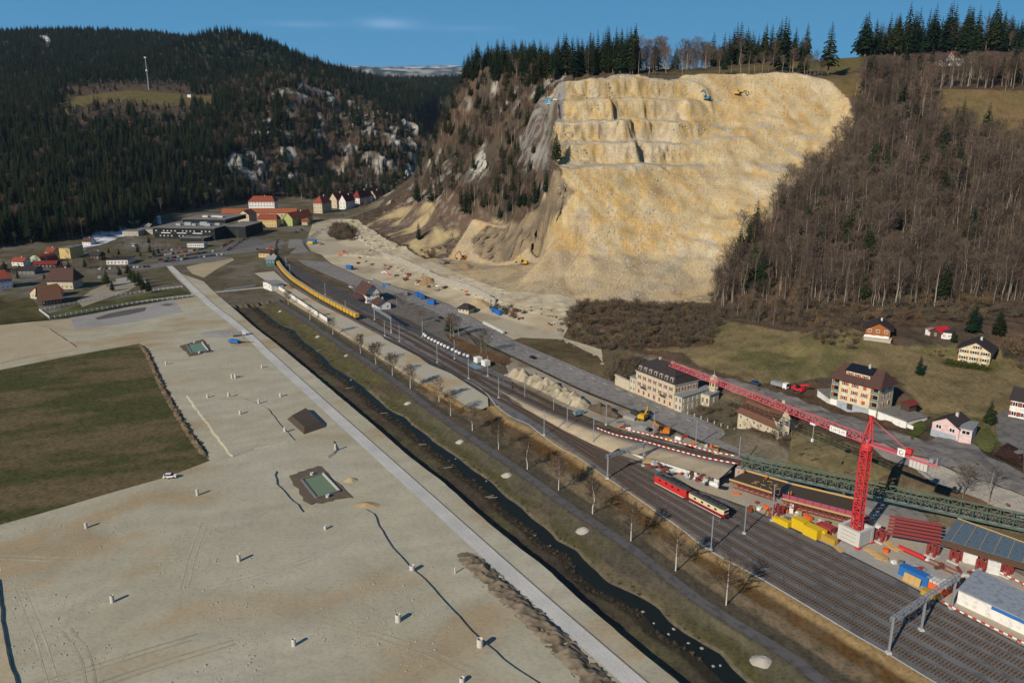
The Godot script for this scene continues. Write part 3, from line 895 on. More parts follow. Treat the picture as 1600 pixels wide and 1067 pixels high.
func plant(kind: String, p: Vector3, high: float, label := "", wide := 1.0) -> void:
	if not pool.has(kind):
		pool[kind] = []
	var b := Basis(Vector3.UP, rng.randf() * TAU).scaled(Vector3(high * wide, high, high * wide))
	if kind == "scrub_bush" or p.z < -900.0:
		b = b.rotated(Vector3(rng.randf_range(-1, 1), 0, rng.randf_range(-1, 1)).normalized(), rng.randf() * 0.06)
	pool[kind].append([p.distance_to(Vector3(0, EYE, 0)) / high, Transform3D(b, p), rng.randi() % kinds[kind].size(), label])

func wood_here(u: float, v: float, p: Vector3) -> Array:
	# [share of conifers, how thickly trees stand, conifer height, bare tree height, label of the wood]
	var d := -p.z
	if p.y < 3.2 or (crag_at(p.x, p.y, p.z) > 0.3 and fmod(absf(p.x * 7.3 + p.z * 3.1), 1.0) < 0.8):
		return []
	if inside("quarry", p.x, p.z) or inside("terrace", p.x, p.z) or inside("pasture", p.x, p.z) or inside("ski_run", p.x, p.z) or inside("rim_grass", p.x, p.z) or inside("hill_top", p.x, p.z) or inside("lower_grass", p.x, p.z):
		return []
	if d > 1720.0:
		return [0.94, 1.0, 24.0, 17.0, "on the far ridges"]
	if u < 645.0 and d < 880.0 and d > 640.0 and u > 520.0:
		return []
	if u < 650.0 and u > 500.0 and d < 1160.0 and d > 880.0:
		return [0.1, 0.1, 14.0, 9.0, "on the rocky slope beside the quarry"]
	if u < 600.0 and d > 640.0:
		var share := 0.93
		if u > 300.0:
			share = lerpf(0.7, 0.35, clampf((u - 300.0) / 160.0, 0, 1)) + noise_a.get_noise_2d(p.x, p.z) * 0.8
		elif v < 200.0 + noise_a.get_noise_2d(p.x * 1.5, p.z * 1.5) * 40.0 and u > 85.0 + noise_a.get_noise_2d(p.z * 1.5, p.x * 1.5) * 70.0:
			return [0.25, 0.4, 12.0, 10.0, "on the hillside above the town"]
		elif noise_a.get_noise_2d(p.x * 1.3, p.z * 1.3) > 0.22:
			share = 0.4
		return [share, 0.95 if u < 480.0 else 0.62, 26.0, 17.0, "on the hillside above the town"]
	if u < 700.0 and d > 1150.0:
		return [0.55, 0.55, 22.0, 15.0, "on the crags of the gorge"]
	if inside("brown_slope", p.x, p.z):
		return [0.1, 0.02, 22.0, 12.0, "on the brown slope beside the quarry"]
	if inside("grey_rock", p.x, p.z):
		return [0.1, 0.22, 16.0, 9.0, "on the rocks at the quarry's edge"]
	if u < 870.0 and v < 355.0:
		if v < 135.0:
			return [0.8, 0.9, 28.0, 19.0, "on the rim above the quarry"]
		return [0.2, 0.95, 20.0, 15.0, "on the rocky slope beside the quarry"]
	if v < 122.0 and d > 655.0:
		if u < 995.0:
			return [0.85, 0.85, 31.0, 20.0, "on the rim above the quarry"]
		if u < 1110.0:
			return [0.08, 0.3, 26.0, 23.0, "on the rim above the quarry"]
		if u < 1345.0:
			return [0.6, 0.3 if d > 740.0 else 0.02, 33.0, 20.0, "on the hilltop beyond the quarry"]
		return [0.72, (0.5 if d > 765.0 else 0.03) * (0.7 if u > 1370.0 else 0.5), 36.0, 24.0, "on the hilltop beyond the quarry"]
	if u > 1100.0 and v > 84.0 and v < 515.0 and d < 700.0 and p.y > 14.0:
		if v > 480.0:
			return [0.1, 0.2, 18.0, 12.0, "on the wooded slope above the houses"]
		return [0.06, 0.82 if v > 230.0 or u < 1430.0 else 0.5, 25.0, 20.0 if v > 130.0 else 16.0, "on the wooded slope above the houses"]
	return []

func scatter_woods() -> void:
	var bands := [[-380.0, -700.0, 4.8], [-700.0, -1720.0, 6.6], [-1720.0, -3300.0, 15.0]]
	for b in bands:
		var z: float = b[0]
		var s: float = b[2]
		while z > b[1]:
			var half := -z * 0.72 + 40.0
			var x := -half
			while x < half:
				var q := Vector2(x + rng.randf_range(-0.48, 0.48) * s, z + rng.randf_range(-0.48, 0.48) * s)
				var lot := rng.randf()
				var lot2 := rng.randf()
				x += s
				var p := on(q.x, q.y)
				var c := project(p)
				if c.x < -90.0 or c.x > 1690.0:
					continue
				var w := wood_here(c.x, c.y, p)
				if w.is_empty() or lot > w[1]:
					continue
				# leave out what the land in front hides
				if z < -720.0 and hidden(p + Vector3(0, 30, 0)):
					continue
				var vary := 0.6 + 0.65 * rng.randf()
				if lot2 < w[0]:
					plant("spruce_tree", p, w[2] * vary, "dark green conifer " + w[4], (1.35 if z < -1720.0 else 1.15) * rng.randf_range(0.8, 1.3))
				else:
					plant("bare_tree", p, w[3] * vary, "leafless grey-brown tree " + w[4])
			z -= s

func hidden(p: Vector3) -> bool:
	var o := Vector3(0, EYE, 0)
	var d := p - o
	var n := 40
	for k in range(6, n - 1):
		var q := o + d * (k / float(n))
		if q.y < hgt(q.x, q.z) - 1.0:
			return true
	return false

func grow_trees(kind: String, most: int, names: Array, category: String, mass_label: String) -> void:
	var all: Array = pool.get(kind, [])
	all.sort_custom(func(a, b): return a[0] < b[0])
	var meshes := []
	for v in kinds[kind]:
		meshes.append([v[0].mesh(M.foliage), v[1].mesh(M.foliage)])
	var near := mini(most, all.size())
	for i in near:
		var t: Array = all[i]
		var o := thing(kind, t[3], category, Vector3.ZERO, 0.0, "stand: " + t[3])
		o.transform = t[1]
		put(o, names[0], meshes[t[2]][0])
		put(o, names[1], meshes[t[2]][1])
	if all.size() > near:
		for v in meshes.size():
			var where := []
			var tints := PackedColorArray()
			var rr := RandomNumberGenerator.new()
			rr.seed = v + 77
			for i in range(near, all.size()):
				if all[i][2] == v:
					where.append(all[i][1])
					var s := rr.randf_range(0.85, 1.2)
					tints.append(Color(s * rr.randf_range(0.92, 1.12), s, s * rr.randf_range(0.9, 1.05)))
			if where.is_empty():
				continue
			var joined := ArrayMesh.new()
			kinds[kind][v][0].add_to(joined, M.foliage)
			kinds[kind][v][1].add_to(joined, M.foliage)
			var o := many(self, kind + "_mass", joined, where, tints)
			tag(o, mass_label, category, mass_label)

# ---------------------------------------------------------------- sheets laid on the land
func sheet(called: String, poly: PackedVector2Array, cell: float, m: Material, up: float, shade: Callable, flat_y = null) -> MeshInstance3D:
	var lo := poly[0]
	var hi := poly[0]
	for p in poly:
		lo = lo.min(p)
		hi = hi.max(p)
	var s := Shape.new()
	var nx := int(ceil((hi.x - lo.x) / cell))
	var nz := int(ceil((hi.y - lo.y) / cell))
	var ins := PackedByteArray()
	ins.resize((nx + 1) * (nz + 1))
	# cells that an edge passes through
	var cut := {}
	for i in poly.size():
		var a := poly[i]
		var b := poly[(i + 1) % poly.size()]
		var n := int(a.distance_to(b) / cell * 4.0) + 2
		for k in n + 1:
			var q := a.lerp(b, float(k) / n)
			var ci := int((q.x - lo.x) / cell)
			var cj := int((q.y - lo.y) / cell)
			for e in [Vector2i(0, 0), Vector2i(1, 0), Vector2i(-1, 0), Vector2i(0, 1), Vector2i(0, -1)]:
				cut[Vector2i(ci, cj) + e] = true
	var v := PackedVector3Array()
	var c := PackedColorArray()
	var nn := PackedVector3Array()
	var place := func(q: Vector2) -> Vector3:
		var y: float = hgt(q.x, q.y) if flat_y == null else float(flat_y)
		return Vector3(q.x, y + up, q.y)
	var emit := func(a: Vector2, b: Vector2, d: Vector2):
		var pa: Vector3 = place.call(a)
		var pb: Vector3 = place.call(b)
		var pc: Vector3 = place.call(d)
		var nrm := (pc - pa).cross(pb - pa)
		if nrm.y < 0.0:
			var t := pb
			pb = pc
			pc = t
			nrm = -nrm
		nrm = nrm.normalized()
		for p in [pa, pb, pc]:
			v.append(p)
			nn.append(nrm)
			c.append(shade.call(p.x, p.z))
	for j in nz:
		for i in nx:
			var a := lo + Vector2(i, j) * cell
			var quad := PackedVector2Array([a, a + Vector2(cell, 0), a + Vector2(cell, cell), a + Vector2(0, cell)])
			if cut.has(Vector2i(i, j)):
				for piece in Geometry2D.intersect_polygons(quad, poly):
					var ids := Geometry2D.triangulate_polygon(piece)
					for t in range(0, ids.size(), 3):
						emit.call(piece[ids[t]], piece[ids[t + 1]], piece[ids[t + 2]])
			elif Geometry2D.is_point_in_polygon(a + Vector2(cell, cell) * 0.5, poly):
				emit.call(quad[0], quad[1], quad[2])
				emit.call(quad[0], quad[2], quad[3])
	s.v = v
	s.n = nn
	s.c = c
	return structure(called, s.mesh(m))

func even(c: Color, amount := 0.0) -> Callable:
	return func(x: float, z: float) -> Color:
		var n := 1.0 + amount * noise_b.get_noise_2d(x * 0.8, z * 0.8) + amount * 1.2 * noise_a.get_noise_2d(x, z)
		return Color(c.r * n, c.g * n, c.b * n)

func strip(called: String, mid: PackedVector3Array, width: float, m: Material, up: float, c: Color, amount := 0.1, across := 4) -> MeshInstance3D:
	# a road or path: follows its line, with its own heights
	var l := smooth_line(mid, 2.0)
	var pts := PackedVector3Array()
	var cols := PackedColorArray()
	for i in l.size():
		for k in across + 1:
			var f := k / float(across)
			var p := l[i] + side_of(l, i) * (f - 0.5) * width + Vector3(0, up, 0)
			pts.append(p)
			var n := 1.0 + amount * noise_b.get_noise_2d(p.x, p.z) + amount * noise_a.get_noise_2d(p.x * 2.0, p.z * 2.0) + (amount * 0.8 * noise_b.get_noise_2d(f * 60.0, i * 0.02))
			cols.append(Color(c.r * n, c.g * n, c.b * n))
	return structure(called, grid_mesh(pts, cols, across + 1, l.size(), m))

func band(left: Array, right: Array, h := 0.0) -> PackedVector2Array:
	var out := poly_px(left, h)
	var r := poly_px(right, h)
	r.reverse()
	out.append_array(r)
	return out

func stream_half(s: float) -> float:
	return 1.05 + clampf((s + 420.0) / 300.0, 0, 1) * 1.5 + noise_a.get_noise_1d(s * 3.2) * 0.8

func build_corridor() -> void:
	var lines := []
	var pts := PackedVector3Array()
	var cols := PackedColorArray()
	var water := PackedVector3Array()
	var gravel := PackedVector3Array()
	var s := -576.0
	var rows := 0
	var across := 0
	while s < -58.0:
		var e := at_station(edge_plain, s)
		var w := at_station(stream, s)
		var p := at_station(path_mid, s)
		var y := at_station(yard_edge, s)
		var cross := Vector3(STATION_DIR.y, 0, -STATION_DIR.x)
		var hw := stream_half(s)
		e.y = 0
		y.y = 0
		var wob := noise_b.get_noise_1d(s * 1.1) * 0.5
		var key := [[e - cross * 0.6, 0.03], [e + cross * (0.2 + wob), 0.0], [e + cross * (2.6 + wob), -2.3], [w - cross * (hw + 3.0), -2.75], [w - cross * hw, -3.2], [w, -3.9], [w + cross * hw, -3.2], [w + cross * (hw + 1.2), -2.75], [w + cross * (hw + 5.0 + noise_a.get_noise_1d(s * 3.0 + 90.0) * 2.0), -2.3], [p - cross * 2.3, -1.05], [p - cross * 1.7, -1.0], [p + cross * 1.7, -1.0], [p + cross * 2.3, -1.05], [p.lerp(y, 0.35) , -1.15], [p.lerp(y, 0.62), -1.3], [y - cross * 3.0, -0.55], [y - cross * 1.5, -0.06], [y + cross * 0.6, 0.02]]
		var sub := [1, 2, 5, 2, 2, 2, 2, 3, 5, 1, 1, 1, 4, 4, 3, 2, 1]
		var row := 0
		for q in key.size() - 1:
			var a: Vector3 = key[q][0]
			var b: Vector3 = key[q + 1][0]
			a.y = key[q][1]
			b.y = key[q + 1][1]
			var last := 1 if q == key.size() - 2 else 0
			for k in sub[q] + last:
				var f: float = k / float(sub[q])
				var v := a.lerp(b, f)
				var n1 := noise_a.get_noise_2d(v.x * 1.5, v.z * 1.5)
				var n2 := noise_b.get_noise_2d(v.x, v.z)
				var n3 := noise_b.get_noise_2d(v.x * 3.0, v.z * 3.0)
				var c: Color
				match q:
					0: c = Color(0.42, 0.375, 0.275)
					1: c = Color(0.11, 0.09, 0.07)
					2:
						c = Color(0.115, 0.09, 0.062).lerp(Color(0.15, 0.135, 0.07), clampf(n1 * 2.5 + n2, 0, 1))
						c = c.lerp(Color(0.07, 0.052, 0.042), clampf(n2 * 1.6 + n3, 0, 1))
					3, 4, 5: c = Color(0.06, 0.052, 0.036)
					6: c = Color(0.17, 0.15, 0.10) if s > -330.0 else Color(0.09, 0.085, 0.045)
					7: c = Color(0.115, 0.105, 0.05).lerp(Color(0.17, 0.14, 0.085), clampf(n1 * 3.0, 0, 1))
					8:
						c = Color(0.13, 0.12, 0.055).lerp(Color(0.11, 0.09, 0.06), clampf(n1 * 2.0 + n2 * 1.2 + 0.2, 0, 1))
						if s > -300.0:
							c = c.lerp(Color(0.12, 0.11, 0.085), 0.55)
					9, 10, 11: c = Color(0.115, 0.10, 0.075)
					12: c = Color(0.105, 0.092, 0.066).lerp(Color(0.14, 0.115, 0.075), clampf(n2 * 2.0, 0, 1))
					13: c = Color(0.16, 0.125, 0.075).lerp(Color(0.27, 0.205, 0.125), clampf(n1 * 3.0 + n2 * 1.5 + 0.2, 0, 1))
					14: c = Color(0.135, 0.078, 0.032).lerp(Color(0.16, 0.12, 0.07), clampf(n1 * 2.5 + n2 * 1.4, 0, 1))
					15: c = Color(0.36, 0.25, 0.12)
					_: c = Color(0.36, 0.25, 0.12)
				if v.z < -345.0 and q >= 13:
					c = Color(0.45, 0.38, 0.265) if q >= 15 else Color(0.13, 0.11, 0.07)
				if q in [2, 3, 7, 8, 12, 13, 14]:
					v.y += n2 * 0.28 + n3 * 0.12
				pts.append(v)
				cols.append(Color(c.r * (1.0 + n3 * 0.35), c.g * (1.0 + n3 * 0.35), c.b * (1.0 + n3 * 0.35)))
				row += 1
		across = row
		for k in 4:
			water.append(Vector3(w.x, -3.22, w.z) + cross * lerpf(-hw - 0.4, hw + 0.4, k / 3.0))
		rows += 1
		s += 1.7
	var hw_a := at_station(edge_plain, -575.6)
	var hw_b := at_station(yard_edge, -575.6)
	var hw := Shape.new()
	hw.bar(Vector3(0, -1.9, 0), Vector3(hw_b.x - hw_a.x, -1.9, hw_b.z - hw_a.z), 0.8, 4.2)
	one("culvert_headwall", hw, M.pale_concrete, "concrete headwall where the stream leaves its culvert near the town", "headwall", Vector3(hw_a.x, 0, hw_a.z))
	structure("stream_valley", grid_mesh(pts, cols, across, rows, M.bank))
	structure("stream", grid_mesh(water, PackedColorArray(), 4, rows, M.water))

func ground_materials() -> void:
	var w := plain("water", 0.010, 0.015, 0.014, 0.3)
	w.metallic_specular = 0.22
	var bump := noise_tex(FastNoiseLite.TYPE_SIMPLEX_SMOOTH, 0.05, 3, [[0.0, grey(0)], [1.0, grey(1)]], 256, 40)
	w.uv1_triplanar = true
	w.uv1_world_triplanar = true
	w.uv1_scale = Vector3.ONE * 0.4
	relief(w, bump, 3.0)
	M.asphalt = over(tinted("asphalt", M.coarse, Vector3.ONE * 0.06), M.grit, Vector3.ONE * 0.8)
	M.ballast = over(tinted("ballast", M.grit, Vector3.ONE * 0.9), M.coarse, Vector3.ONE * 0.05)
	M.grass = over(tinted("grass", M.grit, Vector3.ONE * 0.45), M.fine, Vector3.ONE * 0.05)
	M.concrete = over(tinted("concrete", M.dust, Vector3.ONE * 0.08), M.speck, Vector3.ONE * 0.7)
	M.stone = relief(tinted("stone", noise_tex(FastNoiseLite.TYPE_CELLULAR, 0.03, 1, [[0.0, grey(1.1)], [0.5, grey(0.8)], [1.0, grey(0.35)]], 512, 50), Vector3.ONE * 0.14), M.grit, 8.0)

func plain_shade(x: float, z: float) -> Color:
	# streaks left by the machines run along the plain, brown patches where the fines were scraped away
	var a := x * 0.86 - z * 0.5
	var b := x * 0.5 + z * 0.86
	var warp := noise_a.get_noise_2d(x * 0.5 + 300.0, z * 0.5) * 26.0
	var n1 := noise_a.get_noise_2d((a + warp) * 0.9, (b + warp) * 2.0)
	var n2 := noise_b.get_noise_2d((a + warp) * 0.22, (b + warp * 0.7) * 1.1)
	var n3 := noise_b.get_noise_2d(x * 0.9, z * 0.9)
	var n4 := noise_a.get_noise_2d(x * 0.6, z * 0.6 + 500.0)
	var c := Color(0.43, 0.40, 0.298).lerp(Color(0.385, 0.31, 0.198), clampf((n1 + n2 * 0.5 + n4 * 0.7) * 2.2 - 0.2, 0, 1))
	c = c.lerp(Color(0.455, 0.43, 0.34), clampf(-n4 * 2.2 - 0.1, 0, 1) * 0.6)
	var s := 1.0 + n2 * 0.16 + n3 * 0.10
	return Color(c.r * s, c.g * s, c.b * s)

func build_ground() -> void:
	ground_materials()
	build_corridor()
	# the gravel plain
	var edge := PackedVector2Array()
	for p in smooth_line(edge_plain, 3.0):
		edge.append(Vector2(p.x, p.z) + Vector2(noise_b.get_noise_1d(p.z * 1.2), 0) * 0.3)
	var pl := poly_px([262, 420, 276, 436, 290, 448, 303, 464, 200, 480, 107, 498, 50, 503, 0, 507, -500, 570])
	pl.append(Vector2(-420, 20))
	pl.append(Vector2(120, 20))
	for i in range(edge.size() - 1, -1, -1):
		if edge[i].y < 15.0:
			pl.append(edge[i])
	sheet("gravel_plain", pl, 1.7, M.sand, 0.05, plain_shade, 0.0)
	sheet("sand_bank", poly_px([290, 417, 330, 408, 362, 403, 366, 406, 340, 419, 318, 434, 300, 428]), 3.0, M.sand, 0.06, even(Color(0.42, 0.35, 0.23), 0.1), 0.0)
	# the mown field set into the plain
	sheet("field", poly_px([-300, 655, 0, 578, 100, 558, 217, 537, 225, 549, 232, 562, 250, 605, 275, 650, 300, 690, 327, 720, 262, 745, 180, 768, 72, 800, 0, 820, -300, 905]), 2.0, M.grass, 0.10, func(x: float, z: float) -> Color:
		var a := x * 0.93 - z * 0.36
		var b := x * 0.36 + z * 0.93
		var n := noise_a.get_noise_2d(a * 0.6, b * 1.8) + noise_b.get_noise_2d(a * 0.3, b) * 0.6
		var c := Color(0.088, 0.09, 0.036).lerp(Color(0.17, 0.13, 0.07), clampf(n * 2.0 + 0.45, 0, 1))
		var t := 1.0 + noise_b.get_noise_2d(x * 2.0, z * 2.0) * 0.35
		return Color(c.r * t, c.g * t, c.b * t), 0.0)
	sheet("grey_gravel", poly_px([108, 497, 118, 515, 200, 505, 286, 487, 270, 468, 200, 481]), 3.0, M.sand, 0.09, even(Color(0.33, 0.32, 0.30), 0.12), 0.0)
	sheet("wet_patch", poly_px([148, 497, 170, 490, 200, 484, 228, 480, 226, 486, 200, 492, 170, 497, 152, 500]), 3.0, M.sand, 0.12, even(Color(0.13, 0.115, 0.11), 0.1), 0.0)
	sheet("wet_patch", poly_px([250, 477, 260, 474, 272, 475, 262, 479]), 3.0, M.sand, 0.12, even(Color(0.16, 0.145, 0.13), 0.1), 0.0)
	sheet("orchard_lawn", poly_px([75, 490, 120, 478, 200, 463, 280, 450, 296, 460, 200, 477, 110, 494, 82, 497]), 3.0, M.grass, 0.08, even(Color(0.10, 0.10, 0.04), 0.5), 0.0)
	sheet("meadow", poly_px([-300, 520, -300, 470, 0, 462, 25, 458, 50, 468, 75, 500, 40, 504, 0, 508]), 3.0, M.grass, 0.08, even(Color(0.10, 0.09, 0.04), 0.5), 0.0)
	# tyre marks of the machines
	var tr := RandomNumberGenerator.new()
	tr.seed = 44
	for k in 14:
		var a := px(tr.randf_range(40, 700), tr.randf_range(800, 1060), 0.6) if k < 9 else px(tr.randf_range(240, 480), tr.randf_range(560, 640), 0.0)
		var d := Vector3(cos(k * 0.9), 0, sin(k * 0.9)) if k % 3 else Vector3(0.8, 0, -0.5)
		var n := Vector3(-d.z, 0, d.x) * tr.randf_range(-9, 9)
		var len_ := tr.randf_range(12, 30)
		var l := PackedVector3Array([a - d * len_, a + n * 0.25, a + d * len_])
		var c := Color(0.455, 0.42, 0.32) if k % 2 else Color(0.40, 0.35, 0.25)
		var ok := true
		for p in l:
			var q := project(p)
			if q.y < 560.0 or (k < 9 and (q.y < 790.0 or q.x > 560.0 + (q.y - 790.0) * 0.8)) or (k >= 9 and (q.x > 400.0 or q.y > 660.0 or q.x < 300.0)):
				ok = false
		if ok:
			for e in [-0.9, 0.9]:
				strip("tyre_track", offset_line(smooth_line(l, 3.0), e), 0.5, M.sand, 0.035 if k < 9 else 0.085, c, 0.2, 1)
	# haul road, footpath
	var haul := line_px([262, 414, 278, 429, 300, 450, 330, 478, 360, 501, 392, 528, 422, 557, 556, 679, 690, 800, 840, 935, 991, 1067, 1150, 1205])
	strip("haul_road", haul, 4.6, M.concrete, 0.09, Color(0.53, 0.52, 0.49), 0.13, 8)
	strip("haul_road_kerb", offset_line(smooth_line(haul, 6.0), -2.5), 0.35, M.concrete, 0.13, Color(0.17, 0.16, 0.14))
	strip("footpath", path_mid, 3.3, M.asphalt, 0.06, Color(0.135, 0.13, 0.13), 0.12)
	# ballast of the yard with the platform beside it
	var left := [418, 400, 428, 420, 445, 438, 470, 455, 500, 473, 556, 503, 600, 528, 654, 557, 670, 569, 704, 583, 762, 622, 780, 634]
	var yard := poly_px(left)
	for p in yard_edge:
		if project(p).x > 790.0 or p.z > -150.0:
			yard.append(Vector2(p.x, p.z))
	var right := poly_px([1760, 1095, 1597, 1010, 1471, 943, 1400, 905, 1330, 870, 1240, 828, 1200, 808, 1175, 797, 1150, 790, 1131, 781, 1087, 766, 1030, 733, 969, 712, 926, 693, 887, 673, 862, 660, 812, 633, 800, 625, 800, 592, 760, 573, 700, 548, 650, 522, 600, 497, 560, 476, 500, 446, 462, 424, 446, 405, 440, 385, 444, 370, 436, 362, 424, 380])
	yard.append_array(right)
	sheet("ballast_bed", yard, 2.2, M.ballast, 0.04, even(Color(0.185, 0.182, 0.182), 0.16), 0.0)
	sheet("platform", poly_px([596, 524, 654, 553, 672, 565, 706, 580, 760, 617, 766, 624, 704, 584, 670, 570, 654, 558, 600, 530]), 2.5, M.asphalt, 0.25, even(Color(0.075, 0.075, 0.08), 0.1), 0.0)
	sheet("platform", poly_px([448, 418, 470, 436, 500, 452, 540, 472, 580, 492, 600, 501, 640, 516, 690, 543, 728, 562, 762, 570, 730, 552, 690, 530, 650, 508, 600, 484, 560, 466, 520, 448, 480, 428, 455, 412]), 2.5, M.asphalt, 0.20, even(Color(0.10, 0.10, 0.105), 0.15), 0.0)
	# sand fill between the path and the tracks
	var fill := PackedVector2Array()
	for p in smooth_line(yard_edge, 4.0):
		var q := project(p)
		if q.x > 396.0 and q.x < 768.0 and p.z < -300.0:
			fill.append(Vector2(p.x, p.z))
	fill.append_array(poly_px([762, 620, 704, 583, 670, 569, 654, 557, 600, 528, 556, 504, 500, 475, 470, 457, 445, 440, 428, 424]))
	sheet("sand_fill", fill, 2.5, M.sand, 0.12, func(x: float, z: float) -> Color:
		var n := noise_a.get_noise_2d(x * 2.0, z * 2.0)
		return Color(0.45, 0.42, 0.34).lerp(Color(0.43, 0.34, 0.21), clampf(n * 3.0, 0, 1)), 0.0)
	# roads
	sheet("main_road", band([597, 314, 575, 319, 520, 332, 482, 342, 460, 354, 452, 372, 449, 387, 455, 400, 475, 414, 506, 428, 541, 443, 622, 466, 675, 486, 725, 515, 760, 538, 800, 556, 910, 609, 990, 641, 1075, 681, 1150, 709, 1260, 752, 1400, 812, 1700, 945], [599, 317, 590, 319, 550, 329, 507, 342, 482, 353, 470, 364, 472, 377, 475, 384, 485, 396, 512, 411, 547, 426, 572, 438, 640, 455, 700, 476, 756, 507, 800, 531, 947, 594, 1065, 641, 1125, 669, 1200, 696, 1262, 728, 1400, 785, 1700, 910]), 3.0, M.asphalt, 0.18, even(Color(0.27, 0.26, 0.245), 0.14), 0.0)
	strip("road_verge", line_px([760, 540, 800, 558, 910, 611, 990, 643, 1075, 683, 1150, 711]), 1.6, M.grass, 0.24, Color(0.09, 0.07, 0.05), 0.4)
	var mk := Shape.new()
	var mid := smooth_line(line_px([700, 483, 780, 532, 860, 563, 950, 602, 1040, 642, 1120, 675, 1190, 702]), 4.5)
	for i in mid.size() - 1:
		if i % 2 == 0:
			mk.bar(mid[i] + Vector3(0, 0.19, 0), mid[i].lerp(mid[i + 1], 0.6) + Vector3(0, 0.19, 0), 0.18, 0.012)
	structure("road_markings", mk.mesh(M.white_paint))
	mk = Shape.new()
	for q in [[998, 632], [1004, 635], [1010, 637], [1018, 641], [925, 598], [900, 583]]:
		var p := px(q[0], q[1], 0.19)
		mk.bar(p, p + Vector3(1.0, 0, 1.6), 0.3, 0.012)
	structure("road_markings", mk.mesh(M.road_yellow))
	sheet("forecourt", poly_px([541, 443, 622, 466, 675, 486, 725, 515, 745, 540, 790, 575, 745, 560, 690, 530, 650, 508, 600, 484, 560, 466]), 3.0, M.asphalt, 0.10, even(Color(0.19, 0.175, 0.155), 0.2), 0.0)
	sheet("station_lawn", poly_px([445, 405, 470, 418, 510, 434, 545, 450, 556, 462, 530, 452, 490, 432, 460, 420]), 3.0, M.grass, 0.14, even(Color(0.135, 0.105, 0.07), 0.3), 0.0)
	sheet("leaf_bed", poly_px([695, 522, 720, 530, 752, 545, 800, 565, 795, 570, 745, 565, 712, 545]), 2.5, M.grass, 0.16, even(Color(0.17, 0.10, 0.05), 0.3), 0.0)
	sheet("leaf_bed", poly_px([612, 490, 640, 500, 662, 512, 660, 522, 630, 512, 605, 497]), 2.5, M.grass, 0.16, even(Color(0.16, 0.12, 0.065), 0.3), 0.0)
	# the sandy working ground along the quarry foot
	sheet("works_ground", poly_px([488, 352, 520, 345, 560, 352, 600, 385, 650, 412, 720, 445, 780, 468, 850, 482, 900, 488, 900, 500, 880, 528, 940, 548, 948, 590, 900, 572, 800, 529, 756, 505, 700, 474, 640, 453, 572, 436, 512, 409, 487, 394, 478, 380]), 3.0, M.sand, 0.30, func(x: float, z: float) -> Color:
		var n := noise_a.get_noise_2d(x * 1.2, z * 1.2) + noise_b.get_noise_2d(x * 0.7, z * 0.7) * 0.5
		return Color(0.46, 0.405, 0.30).lerp(Color(0.36, 0.30, 0.20), clampf(n * 2.2, 0, 1)))
	sheet("waste_ground", poly_px([800, 531, 815, 527, 880, 530, 915, 548, 945, 560, 985, 560, 1000, 575, 980, 590, 947, 590, 880, 565]), 2.5, M.grass, 0.34, even(Color(0.15, 0.115, 0.065), 0.4))
	# between the branch line and the road: spoil and yard clutter lie here
	sheet("spoil_ground", poly_px([790, 572, 800, 557, 910, 610, 990, 642, 1075, 682, 1150, 710, 1165, 722, 1110, 712, 1040, 694, 960, 668, 880, 636, 800, 596]), 2.5, M.sand, 0.13, func(x: float, z: float) -> Color:
		var n := noise_a.get_noise_2d(x * 2.0, z * 2.0)
		return Color(0.36, 0.32, 0.25).lerp(Color(0.20, 0.165, 0.12), clampf(n * 3.0 + 0.2, 0, 1)), 0.0)
	# building ground beside the tracks
	sheet("works_ground", poly_px([970, 711, 1030, 731, 1087, 764, 1131, 779, 1175, 795, 1240, 826, 1330, 868, 1400, 903, 1471, 941, 1597, 1008, 1760, 1094, 1760, 960, 1600, 885, 1480, 838, 1380, 800, 1260, 760, 1160, 728, 1110, 715, 1050, 712, 1000, 702]), 2.5, M.sand, 0.07, func(x: float, z: float) -> Color:
		var n := noise_a.get_noise_2d(x * 2.5, z * 2.5)
		return Color(0.44, 0.39, 0.30).lerp(Color(0.36, 0.35, 0.33), clampf(n * 3.0 + 0.2, 0, 1)), 0.0)
	# upper street with its stone-pitched slope
	sheet("upper_street", poly_gp([1000, 556, 1080, 577, 1140, 592, 1200, 608, 1290, 640, 1340, 655, 1420, 682, 1460, 695, 1520, 716, 1600, 745, 1760, 800, 1760, 830, 1600, 775, 1500, 740, 1400, 702, 1330, 680, 1260, 652, 1190, 622, 1130, 605, 1060, 585]), 2.5, M.asphalt, 0.28, even(Color(0.20, 0.19, 0.18), 0.12))
	sheet("stone_slope", poly_gp([1330, 682, 1400, 704, 1500, 742, 1600, 777, 1700, 812, 1700, 850, 1600, 812, 1500, 770, 1440, 742, 1380, 716]), 2.5, M.stone, 0.32, even(Color(0.30, 0.28, 0.25), 0.15))
	sheet("grass_slope", poly_gp([1240, 668, 1270, 672, 1330, 695, 1400, 725, 1415, 742, 1400, 770, 1360, 785, 1300, 768, 1262, 752, 1225, 735, 1232, 715]), 2.0, M.grass, 0.22, even(Color(0.155, 0.13, 0.07), 0.45))
	sheet("driveway", poly_gp([1440, 690, 1480, 676, 1530, 700, 1545, 715, 1600, 742, 1600, 720, 1560, 690, 1555, 650, 1575, 640, 1640, 660, 1640, 760, 1560, 735]), 2.5, M.asphalt, 0.34, even(Color(0.17, 0.165, 0.16), 0.1))
	sheet("flower_bed", poly_gp([1553, 712, 1575, 693, 1600, 706, 1600, 732, 1580, 725]), 2.0, M.grass, 0.40, even(Color(0.055, 0.032, 0.025), 0.2))
	sheet("lawn", poly_gp([1415, 665, 1440, 655, 1450, 672, 1425, 690]), 2.0, M.grass, 0.36, even(Color(0.085, 0.10, 0.03), 0.3))
